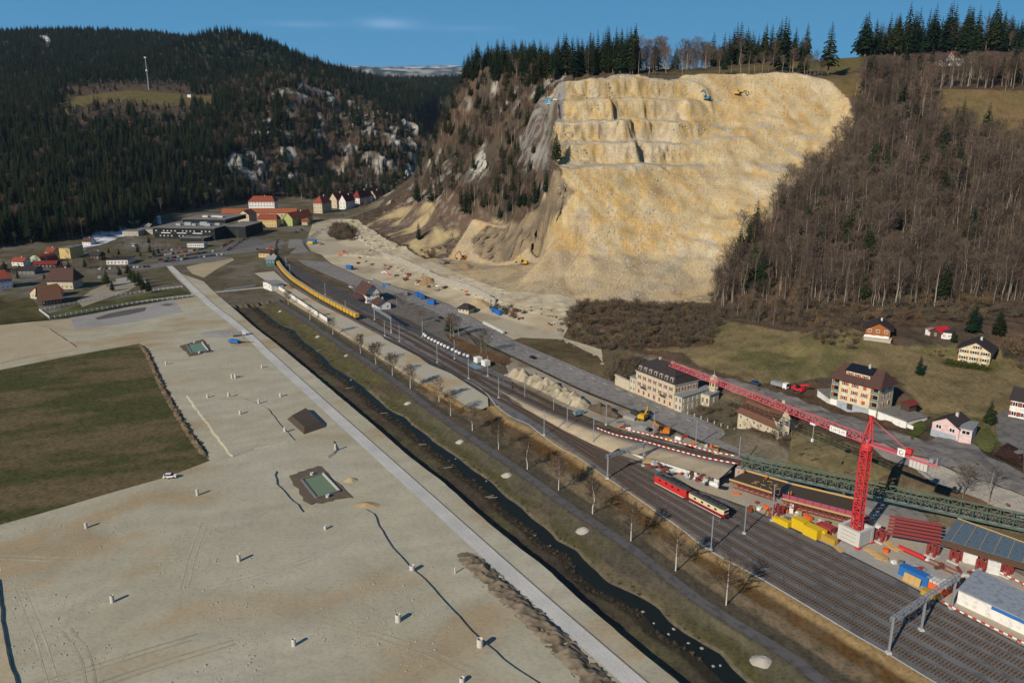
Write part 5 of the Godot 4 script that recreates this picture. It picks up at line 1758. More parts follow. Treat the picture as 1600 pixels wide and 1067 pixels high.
func build_houses() -> void:
	# the old mansard house by the road
	var f := facade(px(993, 614, 0.3), px(1053, 639.5, 0.3))
	var h := thing("mansard_house", "three-storey cream house with dark mansard roof and red shutters by the road", "house", f[0], f[1])
	var l: float = f[2]
	var d := 13.0
	box_part(h, "wall", 0, l, -1, 10.2, -d, 0, M.cream_wall)
	box_part(h, "string_course", -0.12, l + 0.12, 3.3, 3.55, -d - 0.1, 0.12, M.pale_stone)
	box_part(h, "cornice", -0.35, l + 0.35, 10.2, 10.55, -d - 0.35, 0.35, M.pale_stone)
	var s := Shape.new()
	var q := []
	for e in [[0.3, 10.55], [-1.3, 13.6]]:
		for c in [Vector2(-e[0], e[0]), Vector2(l + e[0], e[0]), Vector2(l + e[0], -d - e[0]), Vector2(-e[0], -d - e[0])]:
			q.append(Vector3(c.x, e[1], c.y))
	s.hexa(q)
	var mans := part(h, "mansard_roof", s, M.slate)
	var hipd := pitched(h, 1.2, l - 1.2, -d + 1.2, -1.2, 13.62, 2.6, true, M.slate, M.slate, 0.1, 5.0)
	for x in [l * 0.3, l * 0.62]:
		box_part(hipd, "chimney", x, x + 0.9, 14.6, 17.4, -d * 0.5 - 0.5, -d * 0.5 + 0.4, M.pale_stone)
	for k in 7:
		var x := l * (k + 0.7) / 7.4
		var dm := box_part(mans, "dormer", x - 0.75, x + 0.75, 10.9, 13.0, -1.2, -0.05, M.pale_stone)
		put(dm, "window", win_mesh(0.9, 1.4, "pane"), Vector3(x, 12.0, -0.03))
	for r in 3:
		for k in 7:
			window(h, Vector3(l * (k + 0.7) / 7.4, 1.7 + r * 3.25, 0), 0.0, 1.0, 1.7, "red_shutter", r == 0)
		for k in 4:
			window(h, Vector3(l, 1.7 + r * 3.25, -d * (k + 0.5) / 4), PI / 2, 1.0, 1.7, "red_shutter")
	for k in 2:
		var x := l * (0.24 + 0.5 * k)
		var bal := box_part(h, "balcony", x - 1.5, x + 1.5, 3.6, 3.8, 0, 1.1, M.pale_stone)
		box_part(bal, "railing", x - 1.5, x + 1.5, 3.8, 4.7, 1.0, 1.08, M.dark_grey)
	box_part(h, "door", l * 0.5 - 0.9, l * 0.5 + 0.9, 0, 3.0, 0, 0.12, M.pale_stone)
	# its low wings
	house("arched_wing", "low cream wing with arched windows beside the mansard house", px(984, 611, 0.3), px(992.4, 614.3, 0.3), {"depth": 9.0, "high": 6.6, "rise": 0.0, "roof": "flat", "wall": M.cream_wall, "tiles": M.lead, "rows": 2, "cols": 2, "sides": 0, "category": "wing", "ww": 0.9, "wh": 1.7})
	house("garden_wall", "tall plain cream garden wall left of the arched wing", px(961, 600, 0.3), px(983.4, 610.7, 0.3), {"depth": 0.5, "high": 4.2, "rise": 0.0, "roof": "flat", "wall": M.cream_wall, "tiles": M.pale_stone, "rows": 1, "cols": 3, "sides": 0, "category": "wall", "ww": 0.8, "wh": 0.7, "low": 1.6})
	house("grey_roofed_annex", "two-storey annex with grey flat roof and tall glazing beside the mansard house", px(1053.6, 640, 0.3), px(1065, 644, 0.3), {"depth": 20.0, "high": 6.2, "rise": 0.0, "roof": "flat", "wall": M.cream_wall, "tiles": M.lead, "rows": 2, "cols": 2, "sides": 7, "category": "annex", "ww": 1.0, "wh": 2.0, "left": false})
	house("rear_annex", "low grey-roofed wing behind the annex next to the turret", px(1081, 629, 0.5), px(1108, 637, 0.5), {"depth": 7.0, "high": 5.2, "rise": 0.0, "roof": "flat", "wall": M.cream_wall, "tiles": M.lead, "rows": 1, "cols": 4, "sides": 1, "category": "annex", "ww": 1.1, "wh": 2.4})
	var tp := gp(1114, 622)
	var tw := thing("domed_turret", "slender cream turret with pale dome standing behind the crane jib", "turret", tp)
	s = Shape.new()
	s.lathe([Vector2(1.9, -1), Vector2(1.9, 4.6), Vector2(2.2, 4.8), Vector2(2.2, 5.1), Vector2(1.8, 5.2), Vector2(1.8, 7.6), Vector2(2.2, 7.8), Vector2(2.2, 8.0)], 8)
	part(tw, "shaft", s, M.cream_wall)
	s = Shape.new()
	s.lathe([Vector2(2.1, 8.0), Vector2(1.9, 8.9), Vector2(1.3, 9.7), Vector2(0.5, 10.2), Vector2(0.12, 10.6), Vector2(0.06, 12.4), Vector2(0, 12.5)], 12)
	part(tw, "dome", s, M.pale_stone)
	for k in 8:
		var t := TAU * (k + 0.5) / 8
		put(tw, "window", win_mesh(0.6, 1.5, "pane"), Vector3(sin(t) * 1.66, 6.4, cos(t) * 1.66), t)
	# old barn house beyond the garden
	var bh := house("old_workshop", "long cream workshop with weathered brown tile roof and a gable end", gp(1152, 669), gp(1216, 684), {"depth": 10.0, "high": 7.0, "rise": 3.4, "wall": M.cream_wall, "tiles": M.old_tile, "rows": 2, "cols": 6, "sides": 2, "ww": 1.0, "wh": 1.4})
	house("gabled_workshop", "cream gabled workshop end with tall windows, brown roof, above the grass slope", gp(1214, 686), gp(1233, 679) , {"depth": 9.0, "high": 8.0, "rise": 4.0, "roof": "z", "wall": M.cream_wall, "tiles": M.old_tile, "rows": 2, "cols": 2, "sides": 2, "ww": 1.2, "wh": 2.0})
	build_apartments()
	# pink house
	var p := house("pink_house", "pink bungalow with dark brown roof on a grey basement", gp(1455, 680), gp(1497, 690), {"depth": 9.0, "high": 5.2, "rise": 2.6, "roof": "z", "wall": M.pink, "tiles": M.slate, "rows": 1, "cols": 2, "sides": 2, "ww": 1.8, "wh": 1.3, "low": 2.6})
	box_part(p, "basement", -0.1, 8.3, -2, 2.4, -8.9, 0.15, M.blue_grey)
	house("pink_annex", "pink garage wing with flat grey roof and white door", gp(1498, 691), gp(1517, 695), {"depth": 9.0, "high": 5.0, "rise": 0.0, "roof": "flat", "wall": M.pink, "tiles": M.lead, "rows": 1, "cols": 1, "sides": 1, "ww": 2.4, "wh": 1.3, "low": 2.8, "category": "wing"})
	var w := house("cream_house", "cream house with black-brown gable roof behind an evergreen hedge", gp(1497, 563), gp(1546, 572), {"depth": 10.0, "high": 6.0, "rise": 3.4, "roof": "z", "wall": M.pale_yellow, "tiles": M.slate, "rows": 2, "cols": 3, "sides": 2, "ww": 1.7, "wh": 1.3, "low": 0.6, "over": 1.2, "shutter": "brown_shutter"})
	window(w, Vector3(6.5, 7.0, 0), 0.0, 1.6, 1.2, "brown_shutter")
	house("wooden_chalet", "orange-brown timber chalet with dark gable roof on the grassy slope", gp(1352, 528), gp(1390, 533), {"depth": 9.0, "high": 5.2, "rise": 2.8, "roof": "z", "wall": M.chalet, "tiles": M.slate, "rows": 2, "cols": 3, "sides": 2, "ww": 1.4, "wh": 1.2, "over": 1.3})
	box_part(house("chalet_terrace", "pale stone terrace in front of the timber chalet", gp(1350, 531), gp(1392, 537), {"depth": 3.0, "high": 1.6, "rise": 0.0, "roof": "flat", "wall": M.pale_stone, "tiles": M.pale_stone, "rows": 0, "cols": 0, "sides": 0, "category": "terrace"}), "railing", 0, 10, 2.0, 2.9, -0.1, 0, M.white_paint)
	house("red_roofed_shed", "dark timber shed with bright red gable roof", gp(1454, 526), gp(1470, 528), {"depth": 6.0, "high": 3.0, "rise": 1.5, "roof": "z", "wall": M.dark_wood, "tiles": M.bright_red, "rows": 1, "cols": 1, "sides": 0, "ww": 0.8, "wh": 1.2, "chimney": false, "category": "shed", "over": 0.8})
	house("white_shed", "small white shed with grey lean-to roof beside the red-roofed shed", gp(1471, 528.5), gp(1487, 531), {"depth": 5.0, "high": 2.9, "rise": 0.0, "roof": "flat", "wall": M.white_wall, "tiles": M.dark_grey, "rows": 1, "cols": 2, "sides": 0, "ww": 0.7, "wh": 0.6, "category": "shed"})
	house("white_shed", "tiny white hut on the other side of the red-roofed shed", gp(1446, 523), gp(1453, 524.5), {"depth": 4.0, "high": 2.6, "rise": 0.0, "roof": "flat", "wall": M.white_wall, "tiles": M.lead, "rows": 0, "cols": 0, "sides": 0, "category": "shed"})
	house("white_house", "white house with red shutters and garage beside the curved driveway", gp(1576, 652), gp(1622, 660), {"depth": 10.0, "high": 7.0, "rise": 3.0, "wall": M.white_wall, "tiles": M.slate, "rows": 2, "cols": 3, "sides": 2, "shutter": "red_shutter", "ww": 1.5})
	# hill farm above the wood, seen through bare crowns
	house("hill_farmhouse", "red-roofed farmhouse on the hilltop half hidden by bare trees", gp(1492, 101), east(gp(1492, 101), 18), {"depth": 14.0, "high": 6.0, "rise": 5.0, "wall": M.white_wall, "tiles": M.red_tile, "rows": 1, "cols": 5, "sides": 1})
	house("greenhouse", "long low white greenhouse on the hilltop above the wood", gp(1456, 103), east(gp(1456, 103), 25), {"depth": 6.0, "high": 3.2, "rise": 1.0, "wall": M.white_wall, "tiles": M.lead, "rows": 1, "cols": 12, "sides": 0, "ww": 1.2, "category": "greenhouse", "chimney": false})
	# station
	var st := house("station_building", "small railway station with steep dark brown roof and white gable", px(558, 467, 0.1), px(558, 467, 0.1).move_toward(px(586, 481, 0.1), 17.0), {"depth": 9.0, "high": 7.0, "rise": 5.0, "wall": M.white_wall, "tiles": M.brown_tile, "rows": 2, "cols": 4, "sides": 3, "over": 1.2, "shutter": "red_shutter", "category": "station"})
	pitched(st, -4, 15, -8, 5, 3.0, 2.2, true, M.brown_tile, M.white_wall, 0.5, 5.0, "porch_roof")
	house("station_goods_shed", "low brown-roofed shed adjoining the station", px(581, 480, 0.1), px(581, 480, 0.1).move_toward(px(600, 491, 0.1), 10.0), {"depth": 9.0, "high": 3.6, "rise": 2.6, "wall": M.white_wall, "tiles": M.brown_tile, "rows": 1, "cols": 3, "sides": 2, "over": 0.9, "category": "shed"})
	# kiosk house at the works entrance
	house("works_kiosk", "small cream hut with dark pyramid roof at the works entrance", px(716, 488, 0.2), east(px(716, 488, 0.2), 7.5, 0.5), {"depth": 7.0, "high": 3.2, "rise": 2.2, "hip": 3.4, "wall": M.cream_wall, "tiles": M.slate, "rows": 1, "cols": 3, "sides": 2, "category": "hut", "chimney": false, "over": 0.9})
	# site hall at the lower right
	build_town()

func build_apartments() -> void:
	var a := gp(1297, 631)
	var b := gp(1369, 653)
	b.y = a.y
	var f := facade(a, b)
	var h := thing("apartment_house", "tall cream apartment house with orange shutters and black panels on its brown roof", "apartment house", f[0], f[1])
	var l: float = f[2]
	var d := 11.5
	var y := 11.4
	box_part(h, "wall", 0, l, -2, y, -d, 0, M.pale_yellow)
	box_part(h, "plinth", 3.0, l - 3.0, -2, 2.4, -d + 1, 0.12, M.blue_grey)
	var s := Shape.new()
	var roof := pitched(h, 0, l, -d, 0, y, 4.6, true, M.brown_tile, M.pale_yellow, 0.9, 2.2)
	box_part(roof, "chimney", l * 0.6, l * 0.6 + 0.8, y + 3.0, y + 6.2, -d * 0.5, -d * 0.5 + 0.8, M.pale_stone)
	var dz := -1.6
	var dm := box_part(roof, "dormer", l * 0.24, l * 0.74, y + 0.6, y + 3.0, -5.5, dz, M.pale_yellow)
	s = Shape.new()
	slab(s, Vector3(l * 0.22, y + 3.05, dz + 0.5), Vector3(l * 0.76, y + 3.05, dz + 0.5), Vector3(l * 0.76, y + 4.9, -6.0), Vector3(l * 0.22, y + 4.9, -6.0), 0.12)
	part(roof, "solar_panel", s, M.solar)
	for k in 3:
		window(h, Vector3(l * (0.33 + 0.16 * k), y + 1.8, dz + 0.01), 0.0, 1.2, 1.4, "orange_shutter")
	for r in 3:
		for k in 3:
			window(h, Vector3(l * (0.29 + 0.21 * k), 4.0 + r * 2.85, 0), 0.0, 1.3, 1.5, "orange_shutter", k == 2 and r != 1)
		for k in 2:
			window(h, Vector3(l, 4.0 + r * 2.85, -d * (0.3 + 0.42 * k)), PI / 2, 1.1, 1.4, "orange_shutter", r == 0 and k == 1)
		for e in [0, 1]:
			var x := 1.55 if e == 0 else l - 1.55
			var lo := box_part(h, "loggia", x - 1.5, x + 1.5, 2.6 + r * 2.85, 3.6 + r * 2.85, 0, 0.22, M.grey_green)
			put(lo, "glazing", win_mesh(2.7, 1.5, "pane"), Vector3(x, 4.4 + r * 2.85, 0.02))
			put(lo, "shutter", win_mesh(0.6, 1.4, "orange_shutter"), Vector3(x - 0.7, 4.4 + r * 2.85, 0.06))
	box_part(h, "entrance", l * 0.38, l * 0.5, 0, 2.3, 0.1, 0.2, M.dark_wood)
	for x in [1.5, l - 1.5]:
		put(h, "garage_door", win_mesh(2.5, 2.1, "garage_door"), Vector3(x, 1.1, 0.02))
	# garages
	var g := house("garage_row", "row of white garages with flat rooftop terrace right of the apartment house", gp(1371, 654), gp(1416, 669), {"depth": 11.0, "high": 3.0, "rise": 0.0, "roof": "flat", "wall": M.white_wall, "tiles": M.gravel_roof, "rows": 0, "cols": 0, "sides": 0, "category": "garages"})
	for k in 5:
		put(g, "garage_door", win_mesh(2.4, 2.2, "garage_door"), Vector3(1.8 + k * 3.0, 1.2, 0.03))
	house("roof_shed", "small shed with dark red roof on the garage terrace", gp(1406, 650) + Vector3(0, 3.3, 0), gp(1419, 654) + Vector3(0, 3.3, 0), {"depth": 4.0, "high": 2.0, "rise": 0.8, "roof": "z", "wall": M.dark_wood, "tiles": M.dark_red, "rows": 0, "cols": 0, "sides": 0, "category": "shed", "chimney": false})
	var g2 := house("garage_row", "low white garages with grey flat roof left of the apartment house", gp(1277, 619), gp(1296, 631), {"depth": 8.0, "high": 2.8, "rise": 0.0, "roof": "flat", "wall": M.white_wall, "tiles": M.gravel_roof, "rows": 0, "cols": 0, "sides": 0, "category": "garages"})
	for k in 2:
		put(g2, "garage_door", win_mesh(2.3, 2.1, "garage_door"), Vector3(2.0 + k * 3.2, 1.2, 0.03))

func build_town() -> void:
	# farm and houses
	house("farm_barn", "big barn with steep brown tiled roof beside the white-fenced paddock", px(66, 478, 0), px(97, 474, 0), {"depth": 17.0, "high": 3.6, "rise": 8.0, "wall": M.dark_wood, "tiles": M.old_tile, "rows": 1, "cols": 6, "sides": 0, "ww": 0.9, "wh": 1.0, "chimney": false, "category": "barn"})
	house("farm_barn", "smaller orange-roofed barn touching the big barn", px(47, 466, 0), px(66, 469, 0), {"depth": 15.0, "high": 4.0, "rise": 4.0, "roof": "z", "wall": M.cream_wall, "tiles": M.red_tile, "rows": 1, "cols": 2, "sides": 0, "category": "barn", "chimney": false})
	house("farmhouse", "cream farmhouse with dark brown roof and half hidden porch", px(74, 452, 0), px(114, 452, 0), {"depth": 13.0, "high": 7.5, "rise": 6.5, "hip": 3.0, "wall": M.cream_wall, "tiles": M.brown_tile, "rows": 2, "cols": 6, "sides": 3, "over": 1.4})
	house("painted_house", "house with red roof and blue-painted wall at the edge of town", px(-14, 455, 0), px(20, 451, 0), {"depth": 14.0, "high": 8.0, "rise": 5.0, "hip": 3.0, "wall": M.blue_wall, "tiles": M.red_tile, "rows": 2, "cols": 5, "sides": 3})
	house("teal_shed", "teal-roofed lean-to beside the cream farmhouse", px(115, 449, 0), px(126, 447, 0), {"depth": 8.0, "high": 3.4, "rise": 1.2, "wall": M.white_wall, "tiles": M.teal_roof, "rows": 1, "cols": 2, "sides": 0, "category": "shed", "chimney": false})
	house("yellow_hall", "plain yellow hall with grey flat roof and green door", px(93, 403, 1.5), east(px(93, 403, 1.5), 10, 0.12), {"depth": 18.0, "high": 8.5, "rise": 0.0, "roof": "flat", "wall": M.yellow_wall, "tiles": M.gravel_roof, "rows": 0, "cols": 0, "sides": 0, "category": "hall"})
	var hp := px(55, 413, 1)
	var hg := thing("round_hangar", "arched pale green hangar with red roof at the forest edge", "hangar", hp, -0.25)
	var s := Shape.new()
	var e := Shape.new()
	for k in 10:
		var t0 := PI * k / 10
		var t1 := PI * (k + 1) / 10
		var p0 := Vector3(cos(t0) * 6.5, sin(t0) * 7.5, 0)
		var p1 := Vector3(cos(t1) * 6.5, sin(t1) * 7.5, 0)
		s.face([p0, p1, p1 + Vector3(0, 0, -18), p0 + Vector3(0, 0, -18)], Vector3(0, 1, -9))
		e.face([Vector3(0, 0, 0.02), p0, p1], Vector3(0, 1, -9))
		e.face([Vector3(0, 0, -18.02), p0 + Vector3(0, 0, -18), p1 + Vector3(0, 0, -18)], Vector3(0, 1, -9))
	part(hg, "roof", s, M.red_tile)
	var front := part(hg, "end_wall", e, M.pale_green)
	box_part(front, "door", -2.6, 2.6, 0, 4.5, 0.03, 0.15, M.grey_green)
	house("red_shed", "long low shed with bright red roof in front of the round hangar", px(52, 420, 0.5), east(px(52, 420, 0.5), 17, -0.15), {"depth": 9.0, "high": 3.4, "rise": 2.2, "wall": M.dark_wood, "tiles": M.dark_red, "rows": 1, "cols": 6, "sides": 0, "chimney": false, "category": "shed"})
	house("grey_shed", "low grey-roofed workshop at the town's edge road", px(28, 430, 0.5), east(px(28, 430, 0.5), 12, -0.1), {"depth": 14.0, "high": 3.6, "rise": 2.0, "wall": M.mid_grey, "tiles": M.slate, "rows": 1, "cols": 4, "sides": 0, "chimney": false, "category": "shed"})
	# black factory
	var fa := px(241, 374, 0)
	var fb := px(336, 376, 0)
	var f := facade(fa, fb)
	var o := thing("black_factory", "wide black factory block with window bands and rooftop machinery", "factory", f[0], f[1])
	var l: float = f[2]
	box_part(o, "wall", 0, l, -2, 12.0, -46, 0, M.black_clad)
	box_part(o, "roof", -0.5, l + 0.5, 12.0, 12.5, -46.5, 0.5, M.gravel_roof)
	box_part(o, "upper_storey", l * 0.18, l * 0.9, 12.5, 16.5, -84, -36, M.black_clad)
	box_part(o, "upper_roof", l * 0.17, l * 0.91, 16.5, 17.0, -84.5, -35.5, M.gravel_roof)
	box_part(o, "east_wing", l, l + 22, -2, 11.6, -62, -22, M.black_clad)
	box_part(o, "east_roof", l - 0.4, l + 22.4, 11.6, 12.1, -62.4, -21.6, M.gravel_roof)
	for r in 2:
		var band_ := box_part(o, "window_band", 1.0, l - 1.0, 3.4 + r * 5.0, 5.4 + r * 5.0, 0.0, 0.12, M.dark_glass)
		for k in 15:
			if (k * 7 + r * 3) % 5 != 0:
				box_part(band_, "blind", 2.0 + k * (l - 4) / 15, 2.0 + k * (l - 4) / 15 + 1.6, 3.5 + r * 5.0, 4.6 + r * 5.0, 0.12, 0.2, M.pale_concrete)
	for k in 14:
		put(o, "window", win_mesh(2.0, 1.8, "pane"), Vector3(l * 0.2 + k * l * 0.05, 14.6, -35.94))
	for k in 3:
		box_part(o, "name_band", 8.0 + k * 17.0, 18.0 + k * 17.0, 6.6, 7.3, 0.0, 0.14, M.white_paint)
	for q in [[0.25, -14, 5, 2.2], [0.36, -18, 7, 3.0], [0.5, -16, 4, 2.0], [0.6, -20, 8, 3.4], [0.72, -15, 6, 2.6], [0.82, -24, 5, 2.0]]:
		box_part(o, "rooftop_unit", l * q[0], l * q[0] + q[2], 12.5, 12.5 + q[3], q[1] - 3.5, q[1], M.galvanised)
	for q in [[0.4, -50, 6, 1.8], [0.52, -54, 9, 1.4], [0.66, -50, 6, 1.6]]:
		box_part(o, "rooftop_unit", l * q[0], l * q[0] + q[2], 17.0, 17.0 + q[3], q[1] - 4, q[1], M.pale_concrete)
	box_part(o, "porch", l * 0.55, l * 0.93, -1, 4.2, 0.2, 14, M.black_clad)
	box_part(o, "porch_roof", l * 0.54, l * 0.94, 4.2, 4.5, 0.1, 14.4, M.gravel_roof)
	house("office_pavilion", "low white office pavilion in front of the black factory", px(292, 387, 0), east(px(292, 387, 0), 16), {"depth": 9.0, "high": 4.0, "rise": 0.0, "roof": "flat", "wall": M.white_wall, "tiles": M.gravel_roof, "rows": 1, "cols": 9, "sides": 2, "category": "office", "ww": 1.2, "wh": 1.4})
	# tank
	var tp := px(248.5, 350.5, 2)
	var tk := thing("white_tank", "upright white storage tank behind the black factory", "tank", tp)
	s = Shape.new()
	s.lathe([Vector2(2.2, -1), Vector2(2.2, 8.6), Vector2(1.2, 9.6), Vector2(0, 9.8)], 14)
	part(tk, "shell", s, M.white_wall)
	s = Shape.new()
	s.lathe([Vector2(2.26, 6.6), Vector2(2.26, 7.4)], 14)
	part(tk, "blue_band", s, M.site_blue)
	# long red-roofed mill
	house("mill_block", "tall white mill block with red hipped roof", px(389, 333, 2), east(px(389, 333, 2), 33), {"depth": 16.0, "high": 15.0, "rise": 6.0, "hip": 5.0, "wall": M.white_wall, "tiles": M.red_tile, "rows": 4, "cols": 9, "sides": 2, "category": "mill", "ww": 1.3, "wh": 1.8})
	house("mill_wing", "long low wing with orange-red roof in front of the white mill", px(346, 343, 2), east(px(346, 343, 2), 88, -0.08), {"depth": 15.0, "high": 7.5, "rise": 4.5, "wall": M.cream_wall, "tiles": M.orange_tile, "rows": 1, "cols": 18, "sides": 2, "category": "mill wing", "ww": 1.8, "wh": 2.4, "chimney": false})
	house("mill_gable", "stone gabled wing joining factory and mill", px(372, 349, 1), east(px(372, 349, 1), 14, 0.2), {"depth": 18.0, "high": 10.0, "rise": 5.0, "roof": "z", "wall": M.cream_wall, "tiles": M.old_tile, "rows": 2, "cols": 3, "sides": 2, "category": "mill wing", "chimney": false})
	house("yellow_house", "ochre house with red roof and dormer below the mill", px(402, 355, 1), east(px(402, 355, 1), 22, 0.05), {"depth": 14.0, "high": 9.0, "rise": 5.0, "hip": 2.0, "wall": M.yellow_wall, "tiles": M.red_tile, "rows": 2, "cols": 7, "sides": 2})
	house("green_gable_house", "long house with red roof and lime green gable by the level crossing", px(443, 353, 1), east(px(443, 353, 1), 12, 0.35), {"depth": 40.0, "high": 9.0, "rise": 6.0, "roof": "z", "wall": M.lime_wall, "tiles": M.red_tile, "rows": 2, "cols": 2, "sides": 8, "category": "house"})
	house("corner_house", "three-storey cream corner house with red hipped roof at the road bend", px(490, 333, 2), east(px(490, 333, 2), 12.5, 0.3), {"depth": 24.0, "high": 13.5, "rise": 8.0, "roof": "z", "hip": 6.5, "wall": M.cream_wall, "tiles": M.red_tile, "rows": 3, "cols": 3, "sides": 9, "ww": 1.4, "wh": 2.0})
	house("gabled_house", "cream gabled house with red roof behind the corner house", px(515, 325, 2), east(px(515, 325, 2), 11, 0.3), {"depth": 30.0, "high": 12.0, "rise": 8.0, "roof": "z", "wall": M.cream_wall, "tiles": M.red_tile, "rows": 2, "cols": 2, "sides": 5})
	house("gabled_house", "white gabled house with dark red roof beside parked cars at the bend", px(530, 327, 2), east(px(530, 327, 2), 10, 0.3), {"depth": 26.0, "high": 11.0, "rise": 8.0, "roof": "z", "wall": M.white_wall, "tiles": M.dark_red, "rows": 2, "cols": 2, "sides": 5})
	house("white_row_house", "long white house with red and grey roof near the gorge mouth", px(550, 321, 2), east(px(550, 321, 2), 12, 0.3), {"depth": 40.0, "high": 11.5, "rise": 9.0, "roof": "z", "hip": 6.0, "wall": M.white_wall, "tiles": M.dark_red, "rows": 3, "cols": 3, "sides": 12})
	house("last_row_house", "narrow house with orange roof last before the gorge", px(576, 317, 2), east(px(576, 317, 2), 11, 0.3), {"depth": 24.0, "high": 10.0, "rise": 8.0, "roof": "z", "wall": M.pale_stone, "tiles": M.orange_tile, "rows": 2, "cols": 3, "sides": 6})
	# water works
	for q in [[158, 357, 17.0, "round green glazed water tank with snow on its roof"], [197, 351, 14.0, "second round green tank behind the low concrete sheds"]]:
		var at := px(q[0], q[1] + 6, 2)
		var t := thing("round_tank", q[3], "tank", at)
		s = Shape.new()
		s.lathe([Vector2(q[2], -2), Vector2(q[2], 7.5)], 28)
		part(t, "wall", s, M.teal_glass)
		s = Shape.new()
		s.lathe([Vector2(q[2] + 0.4, 7.5), Vector2(q[2] + 0.4, 8.0), Vector2(0, 9.0)], 28)
		part(t, "roof", s, M.gravel_roof)
		for k in 28:
			var g := TAU * (k + 0.5) / 28
			put(t, "pane", win_mesh(2.0, 4.0, "pane"), Vector3(sin(g), 0, cos(g)) * (q[2] * 0.995) + Vector3(0, 4, 0), g)
	for q in [[191, 369, 215, 367, "low pale concrete shed of the water works"], [212, 366, 238, 362, "longer concrete shed with snow dusted roof near the white tank"]]:
		house("concrete_shed", q[4], px(q[0], q[1], 1.5), east(px(q[0], q[1], 1.5), (q[2] - q[0]) * 0.68), {"depth": 14.0, "high": 5.0, "rise": 0.0, "roof": "flat", "wall": M.pale_stone, "tiles": M.gravel_roof, "rows": 1, "cols": 4, "sides": 0, "category": "shed"})
	var dk := house("covered_deck", "round-fronted dark covered deck with white canopy beside the parked cars", px(166, 414, 0.3), east(px(166, 414, 0.3), 17, -0.1), {"depth": 18.0, "high": 4.0, "rise": 0.0, "roof": "flat", "wall": M.white_wall, "tiles": M.slate, "rows": 1, "cols": 6, "sides": 1, "category": "pavilion"})
	# farm in the far terrace meadow
	house("terrace_farm", "red-roofed farm at the end of the hillside meadow", gp(8, 176), east(gp(8, 176), 26), {"depth": 22.0, "high": 9.0, "rise": 8.0, "wall": M.white_wall, "tiles": M.red_tile, "rows": 1, "cols": 5, "sides": 1})
	house("terrace_hut", "tiny white hut at the far edge of the hillside meadow", gp(292, 152), east(gp(292, 152), 7), {"depth": 6.0, "high": 6.0, "rise": 3.0, "wall": M.white_wall, "tiles": M.slate, "rows": 0, "cols": 0, "sides": 0, "category": "hut", "chimney": false})
	# smaller houses and sheds scattered through the town
	for q in [[128, 384, 9, M.white_wall, M.brown_tile, "white cottage with brown roof at the forest edge by the yellow hall"], [70, 400, 8, M.cream_wall, M.red_tile, "cream cottage with red roof behind the round hangar"], [140, 406, 9, M.dark_wood, M.slate, "dark wooden shed between yellow hall and covered deck"], [18, 416, 11, M.white_wall, M.red_tile, "white house with red roof behind the grey workshop"], [-20, 425, 11, M.cream_wall, M.old_tile, "cream house with brown roof at the edge of town"], [222, 360, 9, M.mid_grey, M.gravel_roof, "grey utility hut beside the white tank"], [404, 402, 10, M.yellow_wall, M.brown_tile, "ochre depot with brown roof beside the footbridge"], [415, 413, 8, M.teal_glass, M.lead, "green glazed shed next to the ochre depot"], [470, 352, 8, M.cream_wall, M.red_tile, "small cream house inside the road bend"]]:
		house("cottage", q[5], px(q[0], q[1], 1.0), east(px(q[0], q[1], 1.0), q[2], 0.2), {"depth": 8.0, "high": 4.2, "rise": 2.6, "wall": q[3], "tiles": q[4], "rows": 1, "cols": 3, "sides": 2, "left": false})
	# site office by the path, and the long white wall
	house("site_office", "white metal shed with pale roof at the head of the white wall", px(411, 449, 0), px(424, 454, 0), {"depth": 9.0, "high": 4.2, "rise": 0.6, "roof": "z", "wall": M.white_wall, "tiles": M.lead, "rows": 1, "cols": 2, "sides": 1, "category": "shed", "chimney": false})

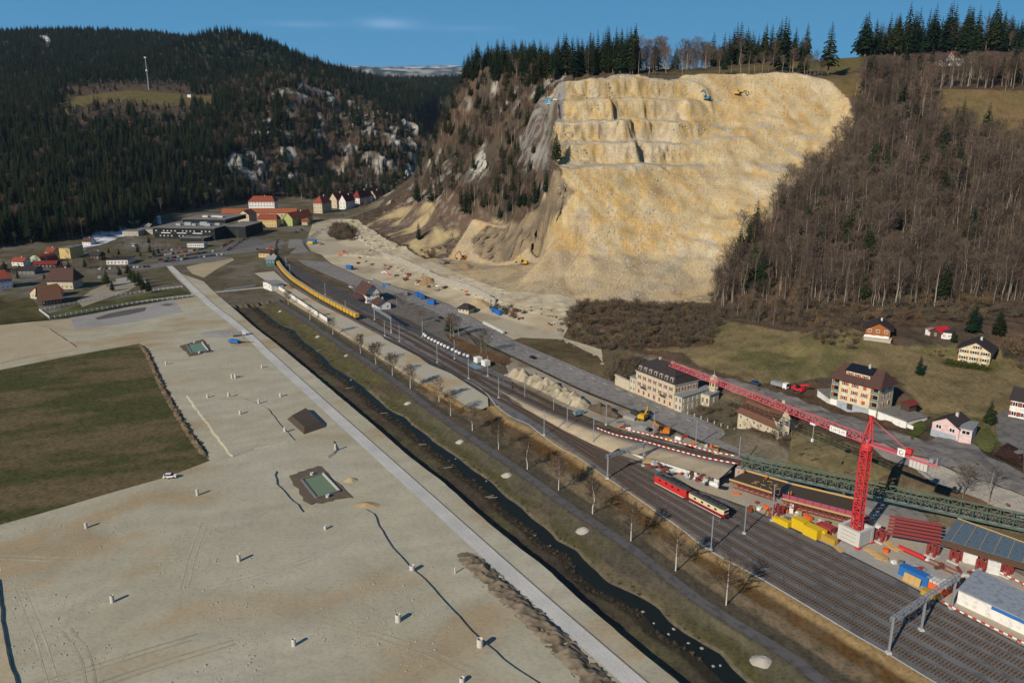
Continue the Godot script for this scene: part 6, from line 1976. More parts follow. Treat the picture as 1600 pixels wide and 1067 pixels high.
func building_colours() -> void:
	worn("cream_wall", 0.52, 0.45, 0.32, M.coarse, Vector3.ONE * 0.15)
	worn("pale_yellow", 0.63, 0.55, 0.38, M.coarse, Vector3.ONE * 0.15)
	worn("yellow_wall", 0.58, 0.43, 0.19, M.coarse, Vector3.ONE * 0.1)
	worn("white_wall", 0.70, 0.69, 0.66, M.coarse, Vector3.ONE * 0.12)
	worn("pink", 0.65, 0.48, 0.48, M.coarse, Vector3.ONE * 0.12)
	worn("blue_wall", 0.28, 0.33, 0.45, M.streak, Vector3.ONE * 0.2)
	worn("blue_grey", 0.34, 0.38, 0.43, M.coarse, Vector3.ONE * 0.12)
	worn("lime_wall", 0.36, 0.42, 0.14, M.coarse, Vector3.ONE * 0.12)
	worn("pale_stone", 0.45, 0.41, 0.34, M.fine, Vector3.ONE * 0.2)
	worn("black_clad", 0.022, 0.028, 0.03, M.coarse, Vector3.ONE * 0.1)
	worn("gravel_roof", 0.19, 0.18, 0.165, M.coarse, Vector3.ONE * 0.1)
	worn("lead", 0.24, 0.25, 0.26, M.coarse, Vector3.ONE * 0.15, 0.6)
	for q in [["slate", 0.052, 0.042, 0.042], ["old_tile", 0.19, 0.095, 0.058], ["brown_tile", 0.105, 0.058, 0.048], ["red_tile", 0.30, 0.075, 0.045], ["orange_tile", 0.36, 0.12, 0.055], ["dark_red", 0.21, 0.035, 0.035]]:
		over(worn(q[0], q[1], q[2], q[3], M.coarse, Vector3.ONE * 0.2), M.grit, Vector3.ONE * 0.7)
	plain("bright_red", 0.52, 0.02, 0.035, 0.6)
	worn("chalet", 0.34, 0.12, 0.035, M.fine, Vector3(0.3, 2.0, 0.3))
	worn("dark_wood", 0.075, 0.05, 0.036, M.fine, Vector3(1.5, 0.2, 1.5))
	plain("red_shutter", 0.24, 0.06, 0.05)
	plain("orange_shutter", 0.42, 0.10, 0.035)
	plain("brown_shutter", 0.19, 0.12, 0.075)
	plain("solar", 0.012, 0.014, 0.02, 0.25)
	plain("grey_green", 0.17, 0.21, 0.19)
	plain("pale_green", 0.38, 0.45, 0.33)
	plain("teal_glass", 0.05, 0.14, 0.13, 0.35)
	plain("teal_roof", 0.10, 0.20, 0.24)
	plain("site_blue", 0.025, 0.14, 0.42, 0.5)

# ---------------------------------------------------------------- the building site
func paint() -> void:
	worn("crane_red", 0.56, 0.045, 0.05, M.dust, Vector3.ONE * 0.3, 0.5)
	worn("jib_red", 0.58, 0.11, 0.135, M.dust, Vector3.ONE * 0.3, 0.5)
	worn("falsework_red", 0.33, 0.06, 0.055, M.fine, Vector3.ONE * 0.4, 0.7)
	worn("girder_red", 0.25, 0.05, 0.045, M.fine, Vector3.ONE * 0.4, 0.7)
	plain("bridge_green", 0.088, 0.135, 0.10, 0.6)
	worn("box_yellow", 0.66, 0.46, 0.02, M.fine, Vector3.ONE * 0.3, 0.6)
	plain("ochre_box", 0.42, 0.27, 0.04, 0.6)
	plain("digger_yellow", 0.55, 0.32, 0.02, 0.5)
	plain("digger_orange", 0.50, 0.17, 0.02, 0.5)
	plain("digger_blue", 0.04, 0.22, 0.38, 0.5)
	plain("rusty", 0.22, 0.06, 0.03, 0.8)
	plain("orange", 0.66, 0.13, 0.03, 0.6)
	plain("warning_red", 0.55, 0.03, 0.03, 0.6)
	plain("timber", 0.46, 0.30, 0.12, 0.8)
	worn("formwork", 0.075, 0.055, 0.04, M.fine, Vector3.ONE * 0.4)
	worn("brown_beam", 0.12, 0.075, 0.05, M.fine, Vector3.ONE * 0.4)
	worn("membrane", 0.11, 0.155, 0.20, M.coarse, Vector3.ONE * 0.2, 0.6)
	worn("fresh_concrete", 0.60, 0.61, 0.60, M.coarse, Vector3.ONE * 0.12)
	worn("old_concrete", 0.36, 0.34, 0.30, M.coarse, Vector3.ONE * 0.1)
	worn("metal_roof", 0.27, 0.30, 0.34, M.coarse, Vector3.ONE * 0.12, 0.5)
	plain("mesh_pink", 0.30, 0.07, 0.11, 0.8)
	plain("tarp_blue", 0.16, 0.25, 0.32, 0.7)
	worn("heap_sand", 0.47, 0.36, 0.20, M.grit, Vector3.ONE * 0.4)
	worn("heap_brown", 0.30, 0.205, 0.105, M.grit, Vector3.ONE * 0.4)
	worn("heap_dark", 0.085, 0.066, 0.052, M.grit, Vector3.ONE * 0.4)
	worn("heap_grey", 0.36, 0.35, 0.33, M.grit, Vector3.ONE * 0.4)
	worn("rubble", 0.46, 0.43, 0.37, M.grit, Vector3.ONE * 0.9)

func truss_tower(s: Shape, a: Vector3, b: Vector3, w: float, bays: int, bar: float) -> void:
	var up := b - a
	var ax := Vector3(1, 0, 0).rotated(Vector3.UP, 0.58)
	var az := Vector3(0, 0, 1).rotated(Vector3.UP, 0.58)
	var c := [ax + az, ax - az, -ax - az, -ax + az]
	for i in 4:
		s.bar(a + c[i] * w * 0.5, b + c[i] * w * 0.5, bar, bar)
	for k in bays:
		var p := a + up * (k / float(bays))
		var q := a + up * ((k + 1) / float(bays))
		for i in 4:
			var j := (i + 1) % 4
			s.bar(q + c[i] * w * 0.5, q + c[j] * w * 0.5, bar * 0.7, bar * 0.7)
			if k % 2 == 0:
				s.bar(p + c[i] * w * 0.5, q + c[j] * w * 0.5, bar * 0.6, bar * 0.6)
			else:
				s.bar(p + c[j] * w * 0.5, q + c[i] * w * 0.5, bar * 0.6, bar * 0.6)

func build_crane() -> void:
	var at := px(1336, 846, 0)
	var o := thing("tower_crane", "tall red tower crane standing beside the tracks, its jib over the road", "crane", at)
	var s := Shape.new()
	# ballast blocks on a cruciform frame: a box of stacked concrete beams with slots
	for k in 4:
		for e in [-1, 1]:
			s.box(Vector3(0, 1.1 + k * 1.15, 0) + Vector3(e * 2.9, 0, 0).rotated(Vector3.UP, 0.58), Vector3(0.9, 0.95, 6.6), 0.58)
			s.box(Vector3(0, 1.1 + k * 1.15, 0) + Vector3(0, 0, e * 2.9).rotated(Vector3.UP, 0.58), Vector3(4.9, 0.95, 0.9), 0.58)
	for c in [Vector3(1, 0, 1), Vector3(1, 0, -1), Vector3(-1, 0, 1), Vector3(-1, 0, -1)]:
		s.box((c * 2.85).rotated(Vector3.UP, 0.58) + Vector3(0, 2.8, 0), Vector3(1.1, 4.6, 1.1), 0.58)
	part(o, "ballast", s, M.pale_concrete)
	s = Shape.new()
	for e in [-1, 1]:
		s.box(Vector3(0, 0.3, 0), Vector3(9.2, 0.5, 0.6), 0.58 + e * PI / 4)
	for k in 4:
		s.box(Vector3(4.4, 0.3, 0).rotated(Vector3.UP, 0.58 + PI / 4 + k * PI / 2), Vector3(1.2, 0.7, 1.2), 0.3)
	part(o, "foot_frame", s, M.crane_red)
	s = Shape.new()
	truss_tower(s, Vector3(0, 0.5, 0), Vector3(0, 28.2, 0), 2.1, 18, 0.3)
	part(o, "mast", s, M.crane_red)
	s = Shape.new()
	s.lathe([Vector2(0, 28.2), Vector2(1.5, 28.2), Vector2(1.5, 29.3), Vector2(1.2, 29.9), Vector2(0, 29.9)], 14)
	part(o, "slewing_ring", s, M.crane_red)
	var jd := Vector3(-0.5169, 0, -0.8561)
	var side := Vector3(-jd.z, 0, jd.x)
	s = Shape.new()
	# tower head
	for e in [-1, 1]:
		s.bar(side * e * 0.9 + jd * 1.3 + Vector3(0, 29.9, 0), Vector3(0, 37.6, 0) - jd * 0.4 + side * e * 0.2, 0.28, 0.28)
		s.bar(side * e * 0.9 - jd * 1.0 + Vector3(0, 29.9, 0), Vector3(0, 37.6, 0) - jd * 0.4 + side * e * 0.2, 0.36, 0.36)
	for y in [32.0, 34.5, 36.2]:
		var f: float = (y - 29.9) / 7.7
		s.bar((side * 0.9 + jd * 1.3).lerp(Vector3.ZERO, f) + Vector3(0, y, 0), (-side * 0.9 + jd * 1.3).lerp(Vector3.ZERO, f) + Vector3(0, y, 0), 0.18, 0.18)
	s.box(Vector3(0, 37.7, 0) - jd * 0.4, Vector3(0.9, 0.7, 0.9), 0.5)
	part(o, "tower_head", s, M.crane_red)
	# jib: triangular lattice, two chords below and one above
	s = Shape.new()
	var n := 34
	var len_ := 78.0
	var p_at := func(k: int, e: int) -> Vector3:
		var f := k / float(n)
		var base := jd * (1.4 + len_ * f) + Vector3(0, 30.2 + f * 1.2, 0)
		if e == 0:
			return base + Vector3(0, lerpf(2.1, 1.5, f), 0)
		return base + side * e * lerpf(0.95, 0.75, f)
	for k in n:
		for e in [-1, 0, 1]:
			s.bar(p_at.call(k, e), p_at.call(k + 1, e), 0.2, 0.2)
		for e in [-1, 1]:
			s.bar(p_at.call(k, e), p_at.call(k, 0).lerp(p_at.call(k + 1, 0), 0.5), 0.11, 0.11)
			s.bar(p_at.call(k + 1, e), p_at.call(k, 0).lerp(p_at.call(k + 1, 0), 0.5), 0.11, 0.11)
		s.bar(p_at.call(k, -1), p_at.call(k, 1), 0.1, 0.1)
		s.bar(p_at.call(k, -1 if k % 2 else 1), p_at.call(k + 1, 1 if k % 2 else -1), 0.09, 0.09)
	part(o, "jib", s, M.jib_red)
	s = Shape.new()
	var kd := Vector3(0.60, 0, 0.80).normalized()
	var ks := Vector3(-kd.z, 0, kd.x)
	for e in [-1, 1]:
		s.bar(ks * e * 0.85 + Vector3(0, 30.2, 0), kd * 19.2 + ks * e * 0.85 + Vector3(0, 30.2, 0), 0.22, 0.45)
	for k in 12:
		s.bar(kd * (1.0 + k * 1.6) - ks * 0.85 + Vector3(0, 30.2, 0), kd * (1.0 + (k + k % 2) * 1.6) + ks * 0.85 + Vector3(0, 30.2, 0), 0.12, 0.12)
	s.hexa([kd * 1.0 - ks * 0.8 + Vector3(0, 30.34, 0), kd * 12.0 - ks * 0.8 + Vector3(0, 30.34, 0), kd * 12.0 + ks * 0.8 + Vector3(0, 30.34, 0), kd * 1.0 + ks * 0.8 + Vector3(0, 30.34, 0), kd * 1.0 - ks * 0.8 + Vector3(0, 30.40, 0), kd * 12.0 - ks * 0.8 + Vector3(0, 30.40, 0), kd * 12.0 + ks * 0.8 + Vector3(0, 30.40, 0), kd * 1.0 + ks * 0.8 + Vector3(0, 30.40, 0)])
	var cj := part(o, "counter_jib", s, M.jib_red)
	s = Shape.new()
	for k in 5:
		s.bar(kd * (12.6 + k * 0.95) - ks * 0.5 + Vector3(0, 29.0, 0), kd * (12.6 + k * 0.95) + ks * 0.5 + Vector3(0, 29.0, 0), 0.85, 2.6)
	part(o, "counterweight", s, M.pale_concrete)
	s = Shape.new()
	s.bar(kd * 17.6 - ks * 0.5 + Vector3(0, 31.1, 0), kd * 17.6 + ks * 0.5 + Vector3(0, 31.1, 0), 1.0, 1.0)
	s.bar(kd * 19.2 - ks * 0.9 + Vector3(0, 31.4, 0), kd * 19.2 + ks * 0.9 + Vector3(0, 31.4, 0), 0.25, 2.2)
	part(o, "winch", s, M.galvanised)
	s = Shape.new()
	for e in [-0.3, 0.3]:
		s.bar(Vector3(0, 37.5, 0) - jd * 0.4, kd * 11.2 + ks * e + Vector3(0, 31.6, 0), 0.1, 0.1)
	part(o, "pendant", s, M.jib_red)
	s = Shape.new()
	s.bar(kd * 11.6 - ks * 0.7 + Vector3(0, 31.7, 0), kd * 11.6 + ks * 0.7 + Vector3(0, 31.7, 0), 1.6, 1.2)
	part(o, "switch_box", s, M.crane_red)
	# cab
	s = Shape.new()
	s.box(side * 1.9 + jd * 0.8 + Vector3(0, 29.4, 0), Vector3(1.5, 2.2, 1.9), 0.55)
	var cab := part(o, "cab", s, M.galvanised)
	s = Shape.new()
	s.box(side * 1.9 + jd * 1.5 + Vector3(0, 29.6, 0), Vector3(1.3, 1.5, 0.8), 0.55)
	part(cab, "window", s, M.dark_glass)
	# trolley and hook
	s = Shape.new()
	var tr := jd * 17.5 + Vector3(0, 29.9, 0)
	s.box(tr, Vector3(1.5, 0.5, 1.8), 0.55)
	s.bar(tr, tr - Vector3(0, 5, 0), 0.06, 0.06)
	s.box(tr - Vector3(0, 5.2, 0), Vector3(0.6, 0.9, 0.5), 0.55)
	part(o, "trolley", s, M.white_paint)
	# boards: a white name panel on the jib, a square one with a dark ring on the counter jib
	s = Shape.new()
	var ja := jd * 6.0 - side * 1.05 + Vector3(0, 30.9, 0)
	s.bar(ja, ja + jd * 5.4, 0.08, 1.7)
	var board := part(o, "name_board", s, M.white_paint)
	var letters := Shape.new()
	# the lettering is only legible as a row of dark strokes
	for k in 7:
		var q := ja - side * 0.06 + jd * (0.55 + k * 0.68)
		letters.bar(q - Vector3(0, 0.45, 0), q + jd * (0.32 if k % 2 == 0 else 0.0) + Vector3(0, 0.45, 0), 0.05, 0.12)
		letters.bar(q + Vector3(0, 0.35 - 0.35 * (k % 3), 0), q + jd * 0.4 + Vector3(0, 0.35 - 0.35 * (k % 3), 0), 0.05, 0.12)
	part(board, "lettering", letters, M.mid_grey)
	s = Shape.new()
	var ka := kd * 9.0 + ks * 1.0 + Vector3(0, 31.0, 0)
	s.bar(ka, ka + kd * 2.0, 0.08, 2.0)
	var logo := part(o, "emblem_board", s, M.white_paint)
	var ring := Shape.new()
	var ring_y := Shape.new()
	for k in 16:
		var t0 := TAU * k / 16
		var t1 := TAU * (k + 1) / 16
		var mid := ka + kd * 1.0 + ks * 0.07
		(ring if k > 3 and k < 15 else ring_y).bar(mid + kd * cos(t0) * 0.55 + Vector3(0, sin(t0) * 0.55, 0), mid + kd * cos(t1) * 0.55 + Vector3(0, sin(t1) * 0.55, 0), 0.05, 0.18)
	part(logo, "dark_ring", ring, M.dark_grey)
	part(logo, "yellow_arc", ring_y, M.box_yellow)

func build_bridge() -> void:
	var near := [px(1159, 732, 4.4), px(1330, 769, 4.6), px(1470, 800, 4.9), px(1600, 829, 5.1), px(1720, 856, 5.2)]
	var a: Vector3 = near[0]
	var b: Vector3 = near[4]
	var d := (b - a).normalized()
	var side := Vector3(d.z, 0, -d.x)   # away from the camera
	var o := thing("truss_bridge", "long dark green steel truss railway bridge over the road", "bridge", a)
	var l := a.distance_to(b)
	var bays := int(l / 3.3)
	var hh := 3.1
	for e in [0.0, 4.7]:
		var s := Shape.new()
		var off: Vector3 = side * e
		s.bar(off, off + d * l, 0.4, 0.4)
		s.bar(off + Vector3(0, hh, 0), off + d * l + Vector3(0, hh, 0), 0.4, 0.32)
		for k in bays + 1:
			var p: Vector3 = off + d * (l * k / bays)
			s.bar(p, p + Vector3(0, hh, 0), 0.26, 0.26)
			if k < bays:
				var q: Vector3 = off + d * (l * (k + 1) / bays)
				s.bar(p, q + Vector3(0, hh, 0), 0.17, 0.17)
				s.bar(p + Vector3(0, hh, 0), q, 0.13, 0.13)
		part(o, "truss", s, M.bridge_green)
	var s2 := Shape.new()
	for k in bays + 1:
		var p := d * (l * k / bays)
		s2.bar(p - Vector3(0, 0.05, 0), p + side * 4.7 - Vector3(0, 0.05, 0), 0.3, 0.5)
	part(o, "cross_beams", s2, M.bridge_green)
	var s3 := Shape.new()
	for e in [0.7, 4.0]:
		s3.bar(d * 0.0 + side * e + Vector3(0, 0.25, 0), d * l + side * e + Vector3(0, 0.25, 0), 0.9, 0.08)
	part(o, "walkway", s3, M.galvanised)
	for q in [0.33, 0.66]:
		var s := Shape.new()
		for e in [0.2, 4.5]:
			var p: Vector3 = d * (l * q) + side * e
			s.bar(p, p + Vector3(0, -5.4, 0), 0.55, 0.55)
		s.bar(d * (l * q) + side * 0.2 + Vector3(0, -0.6, 0), d * (l * q) + side * 4.5 + Vector3(0, -0.6, 0), 0.5, 0.6)
		part(o, "pier", s, M.bridge_green)
	var ab := Shape.new()
	ab.hexa([Vector3(0, -4.6, 0) - d * 2, Vector3(0, -4.6, 0) + d * 1, side * 5.5 + Vector3(0, -4.6, 0) + d * 1, side * 5.5 + Vector3(0, -4.6, 0) - d * 2, Vector3(0, -0.35, 0) - d * 2, Vector3(0, -0.35, 0) + d * 1, side * 5.5 + Vector3(0, -0.35, 0) + d * 1, side * 5.5 + Vector3(0, -0.35, 0) - d * 2])
	part(o, "abutment", ab, M.old_concrete)

func deck_block(s: Shape, f0: Vector3, f1: Vector3, b0: Vector3, b1: Vector3, t: float) -> void:
	var u := Vector3(0, t, 0)
	s.hexa([f0 - u, f1 - u, b1 - u, b0 - u, f0, f1, b1, b0])

func falsework(at: Vector3, high: float, label: String) -> void:
	var o := thing("falsework_tower", label, "falsework tower", at, 0.0, "red falsework towers under the new viaduct")
	var s := Shape.new()
	for e in [-1, 1]:
		for g in [-1, 1]:
			truss_tower(s, Vector3(e * 0.9, 0, g * 0.9).rotated(Vector3.UP, 0.58), Vector3(e * 0.9, high, g * 0.9).rotated(Vector3.UP, 0.58), 0.5, 5, 0.1)
	for y in [0.1, high * 0.5, high - 0.1]:
		for e in [-1, 1]:
			s.bar(Vector3(-1, y, e).rotated(Vector3.UP, 0.58), Vector3(1, y, e).rotated(Vector3.UP, 0.58), 0.16, 0.16)
			s.bar(Vector3(e, y, -1).rotated(Vector3.UP, 0.58), Vector3(e, y, 1).rotated(Vector3.UP, 0.58), 0.16, 0.16)
	for e in [-1, 1]:
		s.bar(Vector3(-1, 0.2, e).rotated(Vector3.UP, 0.58), Vector3(1, high, e).rotated(Vector3.UP, 0.58), 0.1, 0.1)
		s.bar(Vector3(1, 0.2, e).rotated(Vector3.UP, 0.58), Vector3(-1, high, e).rotated(Vector3.UP, 0.58), 0.1, 0.1)
	part(o, "frame", s, M.falsework_red)
	s = Shape.new()
	s.box(Vector3(0, 0.15, 0), Vector3(3.0, 0.5, 3.0), 0.58)
	part(o, "footing", s, M.pale_concrete)

func build_viaduct() -> void:
	var h := 4.4
	# white retaining wall of the ramp, and its deck of fresh concrete behind
	var top := hline([975, 691, 2.6, 1000, 702, 3.1, 1050, 719, 3.6, 1100, 736, 4.0, 1140, 749, 4.4])
	var o := thing("ramp_wall", "long bright white concrete ramp wall rising beside the tracks", "wall")
	var lw := smooth_line(top, 6.0)
	for i in lw.size() - 1:
		var s := Shape.new()
		var a := lw[i]
		var b := lw[i + 1]
		var n := side_of(lw, i) * 0.25
		s.hexa([Vector3(a.x, -0.5, a.z) - n, Vector3(a.x, -0.5, a.z) + n, Vector3(b.x, -0.5, b.z) + n * 0.99, Vector3(b.x, -0.5, b.z) - n, a - n, a + n, b + n * 0.99, b - n])
		part(o, "wall_panel", s, M.fresh_concrete)
	var sd := Shape.new()
	for i in lw.size() - 1:
		var n0 := side_of(lw, i) * -7.0
		var n1 := side_of(lw, i + 1) * -7.0
		deck_block(sd, lw[i] - Vector3(0, 0.2, 0), lw[i + 1] - Vector3(0, 0.2, 0), lw[i] + n0 - Vector3(0, 0.2, 0), lw[i + 1] + n1 - Vector3(0, 0.2, 0), 0.6)
	part(o, "ramp_deck", sd, M.old_concrete)
	# first span: plywood formwork with timber edges
	var spans := [["formwork_span", "brown plywood formwork span with yellow timber edge beside the white ramp", [1140, 750, 1207, 771, 1166, 736, 1232, 755], M.formwork], ["meshed_span", "dark formwork span screened with pink netting beside the crane", [1222, 780, 1334, 809, 1238, 757, 1340, 781], M.formwork]]
	for q in spans:
		var c: Array = q[2]
		var f0 := px(c[0], c[1], h)
		var f1 := px(c[2], c[3], h)
		var b0 := px(c[4], c[5], h)
		var b1 := px(c[6], c[7], h)
		var v := thing(q[0], q[1], "viaduct span", f0)
		var s := Shape.new()
		deck_block(s, Vector3.ZERO, f1 - f0, b0 - f0, b1 - f0, 0.5)
		part(v, "formwork_deck", s, q[3])
		for e in [[Vector3.ZERO, f1 - f0], [b0 - f0, b1 - f0]]:
			s = Shape.new()
			s.bar(e[0] + Vector3(0, 0.25, 0), e[1] + Vector3(0, 0.25, 0), 0.3, 0.5)
			part(v, "edge_board", s, M.timber)
		s = Shape.new()
		var m := int((f1 - f0).length() / 1.6)
		for k in m:
			var p := (f1 - f0) * (k / float(m)) - Vector3(0, 1.3, 0)
			var p2 := (f1 - f0) * ((k + 1) / float(m)) - Vector3(0, 1.3, 0)
			var w := (b0 - f0).normalized()
			for e in [0.5, 2.5, 4.5]:
				s.bar(p + w * e + Vector3(0, 0.7, 0), p2 + w * e + Vector3(0, 0.7, 0), 0.16, 0.16)
				s.bar(p + w * e - Vector3(0, 0.9, 0), p2 + w * e - Vector3(0, 0.9, 0), 0.16, 0.16)
				s.bar(p + w * e + Vector3(0, 0.7, 0), p2 + w * e - Vector3(0, 0.9, 0), 0.13, 0.13)
				s.bar(p + w * e - Vector3(0, 0.9, 0), p2 + w * e + Vector3(0, 0.7, 0), 0.1, 0.1)
		part(v, "red_truss", s, M.falsework_red)
		if q[0] == "meshed_span":
			for k in 9:
				s = Shape.new()
				var p := (f1 - f0) * (k / 9.0)
				var p2 := (f1 - f0) * ((k + 0.94) / 9.0)
				s.hexa([p, p2, p2 + Vector3(0, 0, 0.05), p + Vector3(0, 0, 0.05), p + Vector3(0, 1.9, 0), p2 + Vector3(0, 1.9, 0), p2 + Vector3(0, 1.9, 0.05), p + Vector3(0, 1.9, 0.05)])
				part(v, "net_panel", s, M.mesh_pink)
		else:
			for k in 12:
				s = Shape.new()
				var p := (f1 - f0) * (0.45 + 0.05 * k) * 0.95 + (b0 - f0) * (0.25 + 0.12 * (k % 5))
				s.bar(p + Vector3(0, 0.1, 0), p + Vector3(1.6 * cos(k * 1.7), 0.12, 1.6 * sin(k * 1.7)), 0.16, 0.12)
				part(v, "loose_board", s, M.timber)
	# red steel girders lying side by side
	var g0 := px(1386, 833, h)
	var g1 := px(1471, 848, h)
	var w0 := px(1391, 807, h)
	var gv := thing("girder_span", "bundle of dark red steel girders right of the crane forming a span", "viaduct span", g0)
	for k in 6:
		var s := Shape.new()
		var p := (w0 - g0) * (k / 5.0)
		s.bar(p + Vector3(0, 0.28, 0), p + (g1 - g0) + Vector3(0, 0.28, 0), 0.34, 0.1)
		s.bar(p, p + (g1 - g0), 0.12, 0.5)
		s.bar(p - Vector3(0, 0.28, 0), p + (g1 - g0) - Vector3(0, 0.28, 0), 0.34, 0.1)
		part(gv, "girder", s, M.girder_red)
	# far span under a blue-grey membrane
	var f0 := px(1474, 842, h)
	var f1 := px(1700, 908, h)
	var b0 := px(1497, 810, h)
	var b1 := px(1700, 884, h)
	var v := thing("membrane_span", "viaduct span covered with blue-grey membrane and timber battens", "viaduct span", f0)
	var s := Shape.new()
	deck_block(s, Vector3.ZERO, f1 - f0, b0 - f0, b1 - f0, 0.9)
	part(v, "deck", s, M.membrane)
	for k in 5:
		s = Shape.new()
		var p := Vector3(0, -0.2 - 0.05 * k, 0) - (b0 - f0).normalized() * (0.4 + 0.55 * k)
		s.bar(p, p + (f1 - f0), 0.3, 0.35)
		part(v, "brown_beam", s, M.brown_beam)
	for k in 9:
		s = Shape.new()
		var t := (k + 0.6) / 9.5
		s.bar((f1 - f0) * t * 0.98 + Vector3(0, 0.06, 0), (b1 - b0) * t * 0.98 + (b0 - f0) + Vector3(0, 0.06, 0), 0.12, 0.1)
		part(v, "batten", s, M.timber)
	s = Shape.new()
	s.bar(b0 - f0 + Vector3(0, 0.12, 0), b1 - f0 + Vector3(0, 0.12, 0), 0.18, 0.25)
	part(v, "edge_board", s, M.timber)
	for q in [[1457, 869, "with a bare white pier behind"], [1493, 878, "second below the membrane span"], [1534, 893, "third below the membrane span"], [1572, 899, "fourth below the membrane span by the hall roof"], [1376, 846, "just right of the crane ballast"], [1215, 806, "left of the slim white pier"], [1348, 822, "behind the crane mast"]]:
		falsework(px(q[0], q[1], 0), h - 0.9, "red lattice falsework tower " + q[2])
	for q in [[1237, 801, 1.2, "slim white concrete pier under the meshed span"], [1371, 838, 1.4, "white concrete pier between crane and red girders"], [1515, 880, 3.5, "broad white concrete pier under the membrane span"], [1552, 896, 3.0, "white concrete pier near the hall roof"]]:
		s = Shape.new()
		s.box(Vector3(0, 1.7, 0), Vector3(q[2], 4.0, 1.1), -0.58)
		one("concrete_pier", s, M.fresh_concrete, q[3], "pier", px(q[0], q[1], 0))
	# grey hall roof at the lower right with its blue edge
	var r0 := px(1497, 920, 4.6)
	var r1 := px(1527, 888, 4.6)
	var r2 := px(1720, 985, 4.6)
	var r3 := px(1720, 1022, 4.6)
	var hall := thing("site_hall", "long site hall with plain grey metal roof beside the tracks", "hall", r0)
	s = Shape.new()
	deck_block(s, Vector3.ZERO, r3 - r0, r1 - r0, r2 - r0, 0.35)
	part(hall, "roof", s, M.metal_roof)
	s = Shape.new()
	var ins := (r1 - r0).normalized() * 1.2
	s.hexa([ins + Vector3(0, -4.6, 0), r3 - r0 + ins + Vector3(0, -4.6, 0), r2 - r0 - ins + Vector3(0, -4.6, 0), r1 - r0 - ins + Vector3(0, -4.6, 0), ins + Vector3(0, -0.36, 0), r3 - r0 + ins + Vector3(0, -0.36, 0), r2 - r0 - ins + Vector3(0, -0.36, 0), r1 - r0 - ins + Vector3(0, -0.36, 0)])
	part(hall, "wall", s, M.white_wall)
	s = Shape.new()
	s.bar((r3 - r0) * 0.27 - Vector3(0, 0.5, 0) - ins * 0.4, r3 - r0 - Vector3(0, 0.5, 0) - ins * 0.4, 0.1, 0.8)
	part(hall, "blue_fascia", s, M.site_blue)

func container(at: Vector3, turn: float, size: Vector3, m: Material, label: String, called := "site_container", group := "") -> void:
	var o := thing(called, label, "container", at, turn, group)
	var s := Shape.new()
	s.box(Vector3(0, size.y * 0.5 + 0.1, 0), size)
	var k := int(size.z / 0.5)
	for i in k:
		for e in [-1, 1]:
			s.box(Vector3(e * (size.x * 0.5 + 0.03), size.y * 0.5 + 0.1, -size.z * 0.5 + (i + 0.5) * size.z / k), Vector3(0.06, size.y * 0.9, 0.2))
	part(o, "shell", s, m)
	s = Shape.new()
	for e in [-1, 1]:
		s.box(Vector3(e * size.x * 0.25, size.y * 0.5 + 0.1, size.z * 0.5 + 0.03), Vector3(size.x * 0.44, size.y * 0.9, 0.06))
	part(o, "doors", s, m)

func heap(at: Vector3, rx: float, rz: float, high: float, m: Material, label: String, category := "heap", seed_ := 1, flat := 0.15, turn := 0.0) -> void:
	var n := 22
	var pts := PackedVector3Array()
	var rings := 8
	var s := Shape.new()
	var f := func(i: int, k: int) -> Vector3:
		var t := TAU * i / n
		var r := k / float(rings)
		var wob := 1.0 + 0.16 * noise_b.get_noise_2d(cos(t) * 9.0 + seed_ * 17.0, sin(t) * 9.0)
		var y := high * clampf((1.0 - r) / (1.0 - flat), 0, 1)
		y += noise_b.get_noise_2d(cos(t) * r * rx * 2.0 + seed_ * 31.0, sin(t) * r * rz * 2.0) * high * 0.22 * (1.0 - r * 0.8)
		return Vector3(cos(t) * rx * r * wob, y - 0.1, sin(t) * rz * r * wob)
	for k in rings:
		for i in n:
			if k == 0:
				s.tri(f.call(0, 0), f.call(i, 1), f.call(i + 1, 1))
			else:
				s.tri(f.call(i, k), f.call(i, k + 1), f.call(i + 1, k + 1))
				s.tri(f.call(i, k), f.call(i + 1, k + 1), f.call(i + 1, k))
	one("spoil_heap" if category == "heap" else category.replace(" ", "_"), s, m, label, category, at, turn)

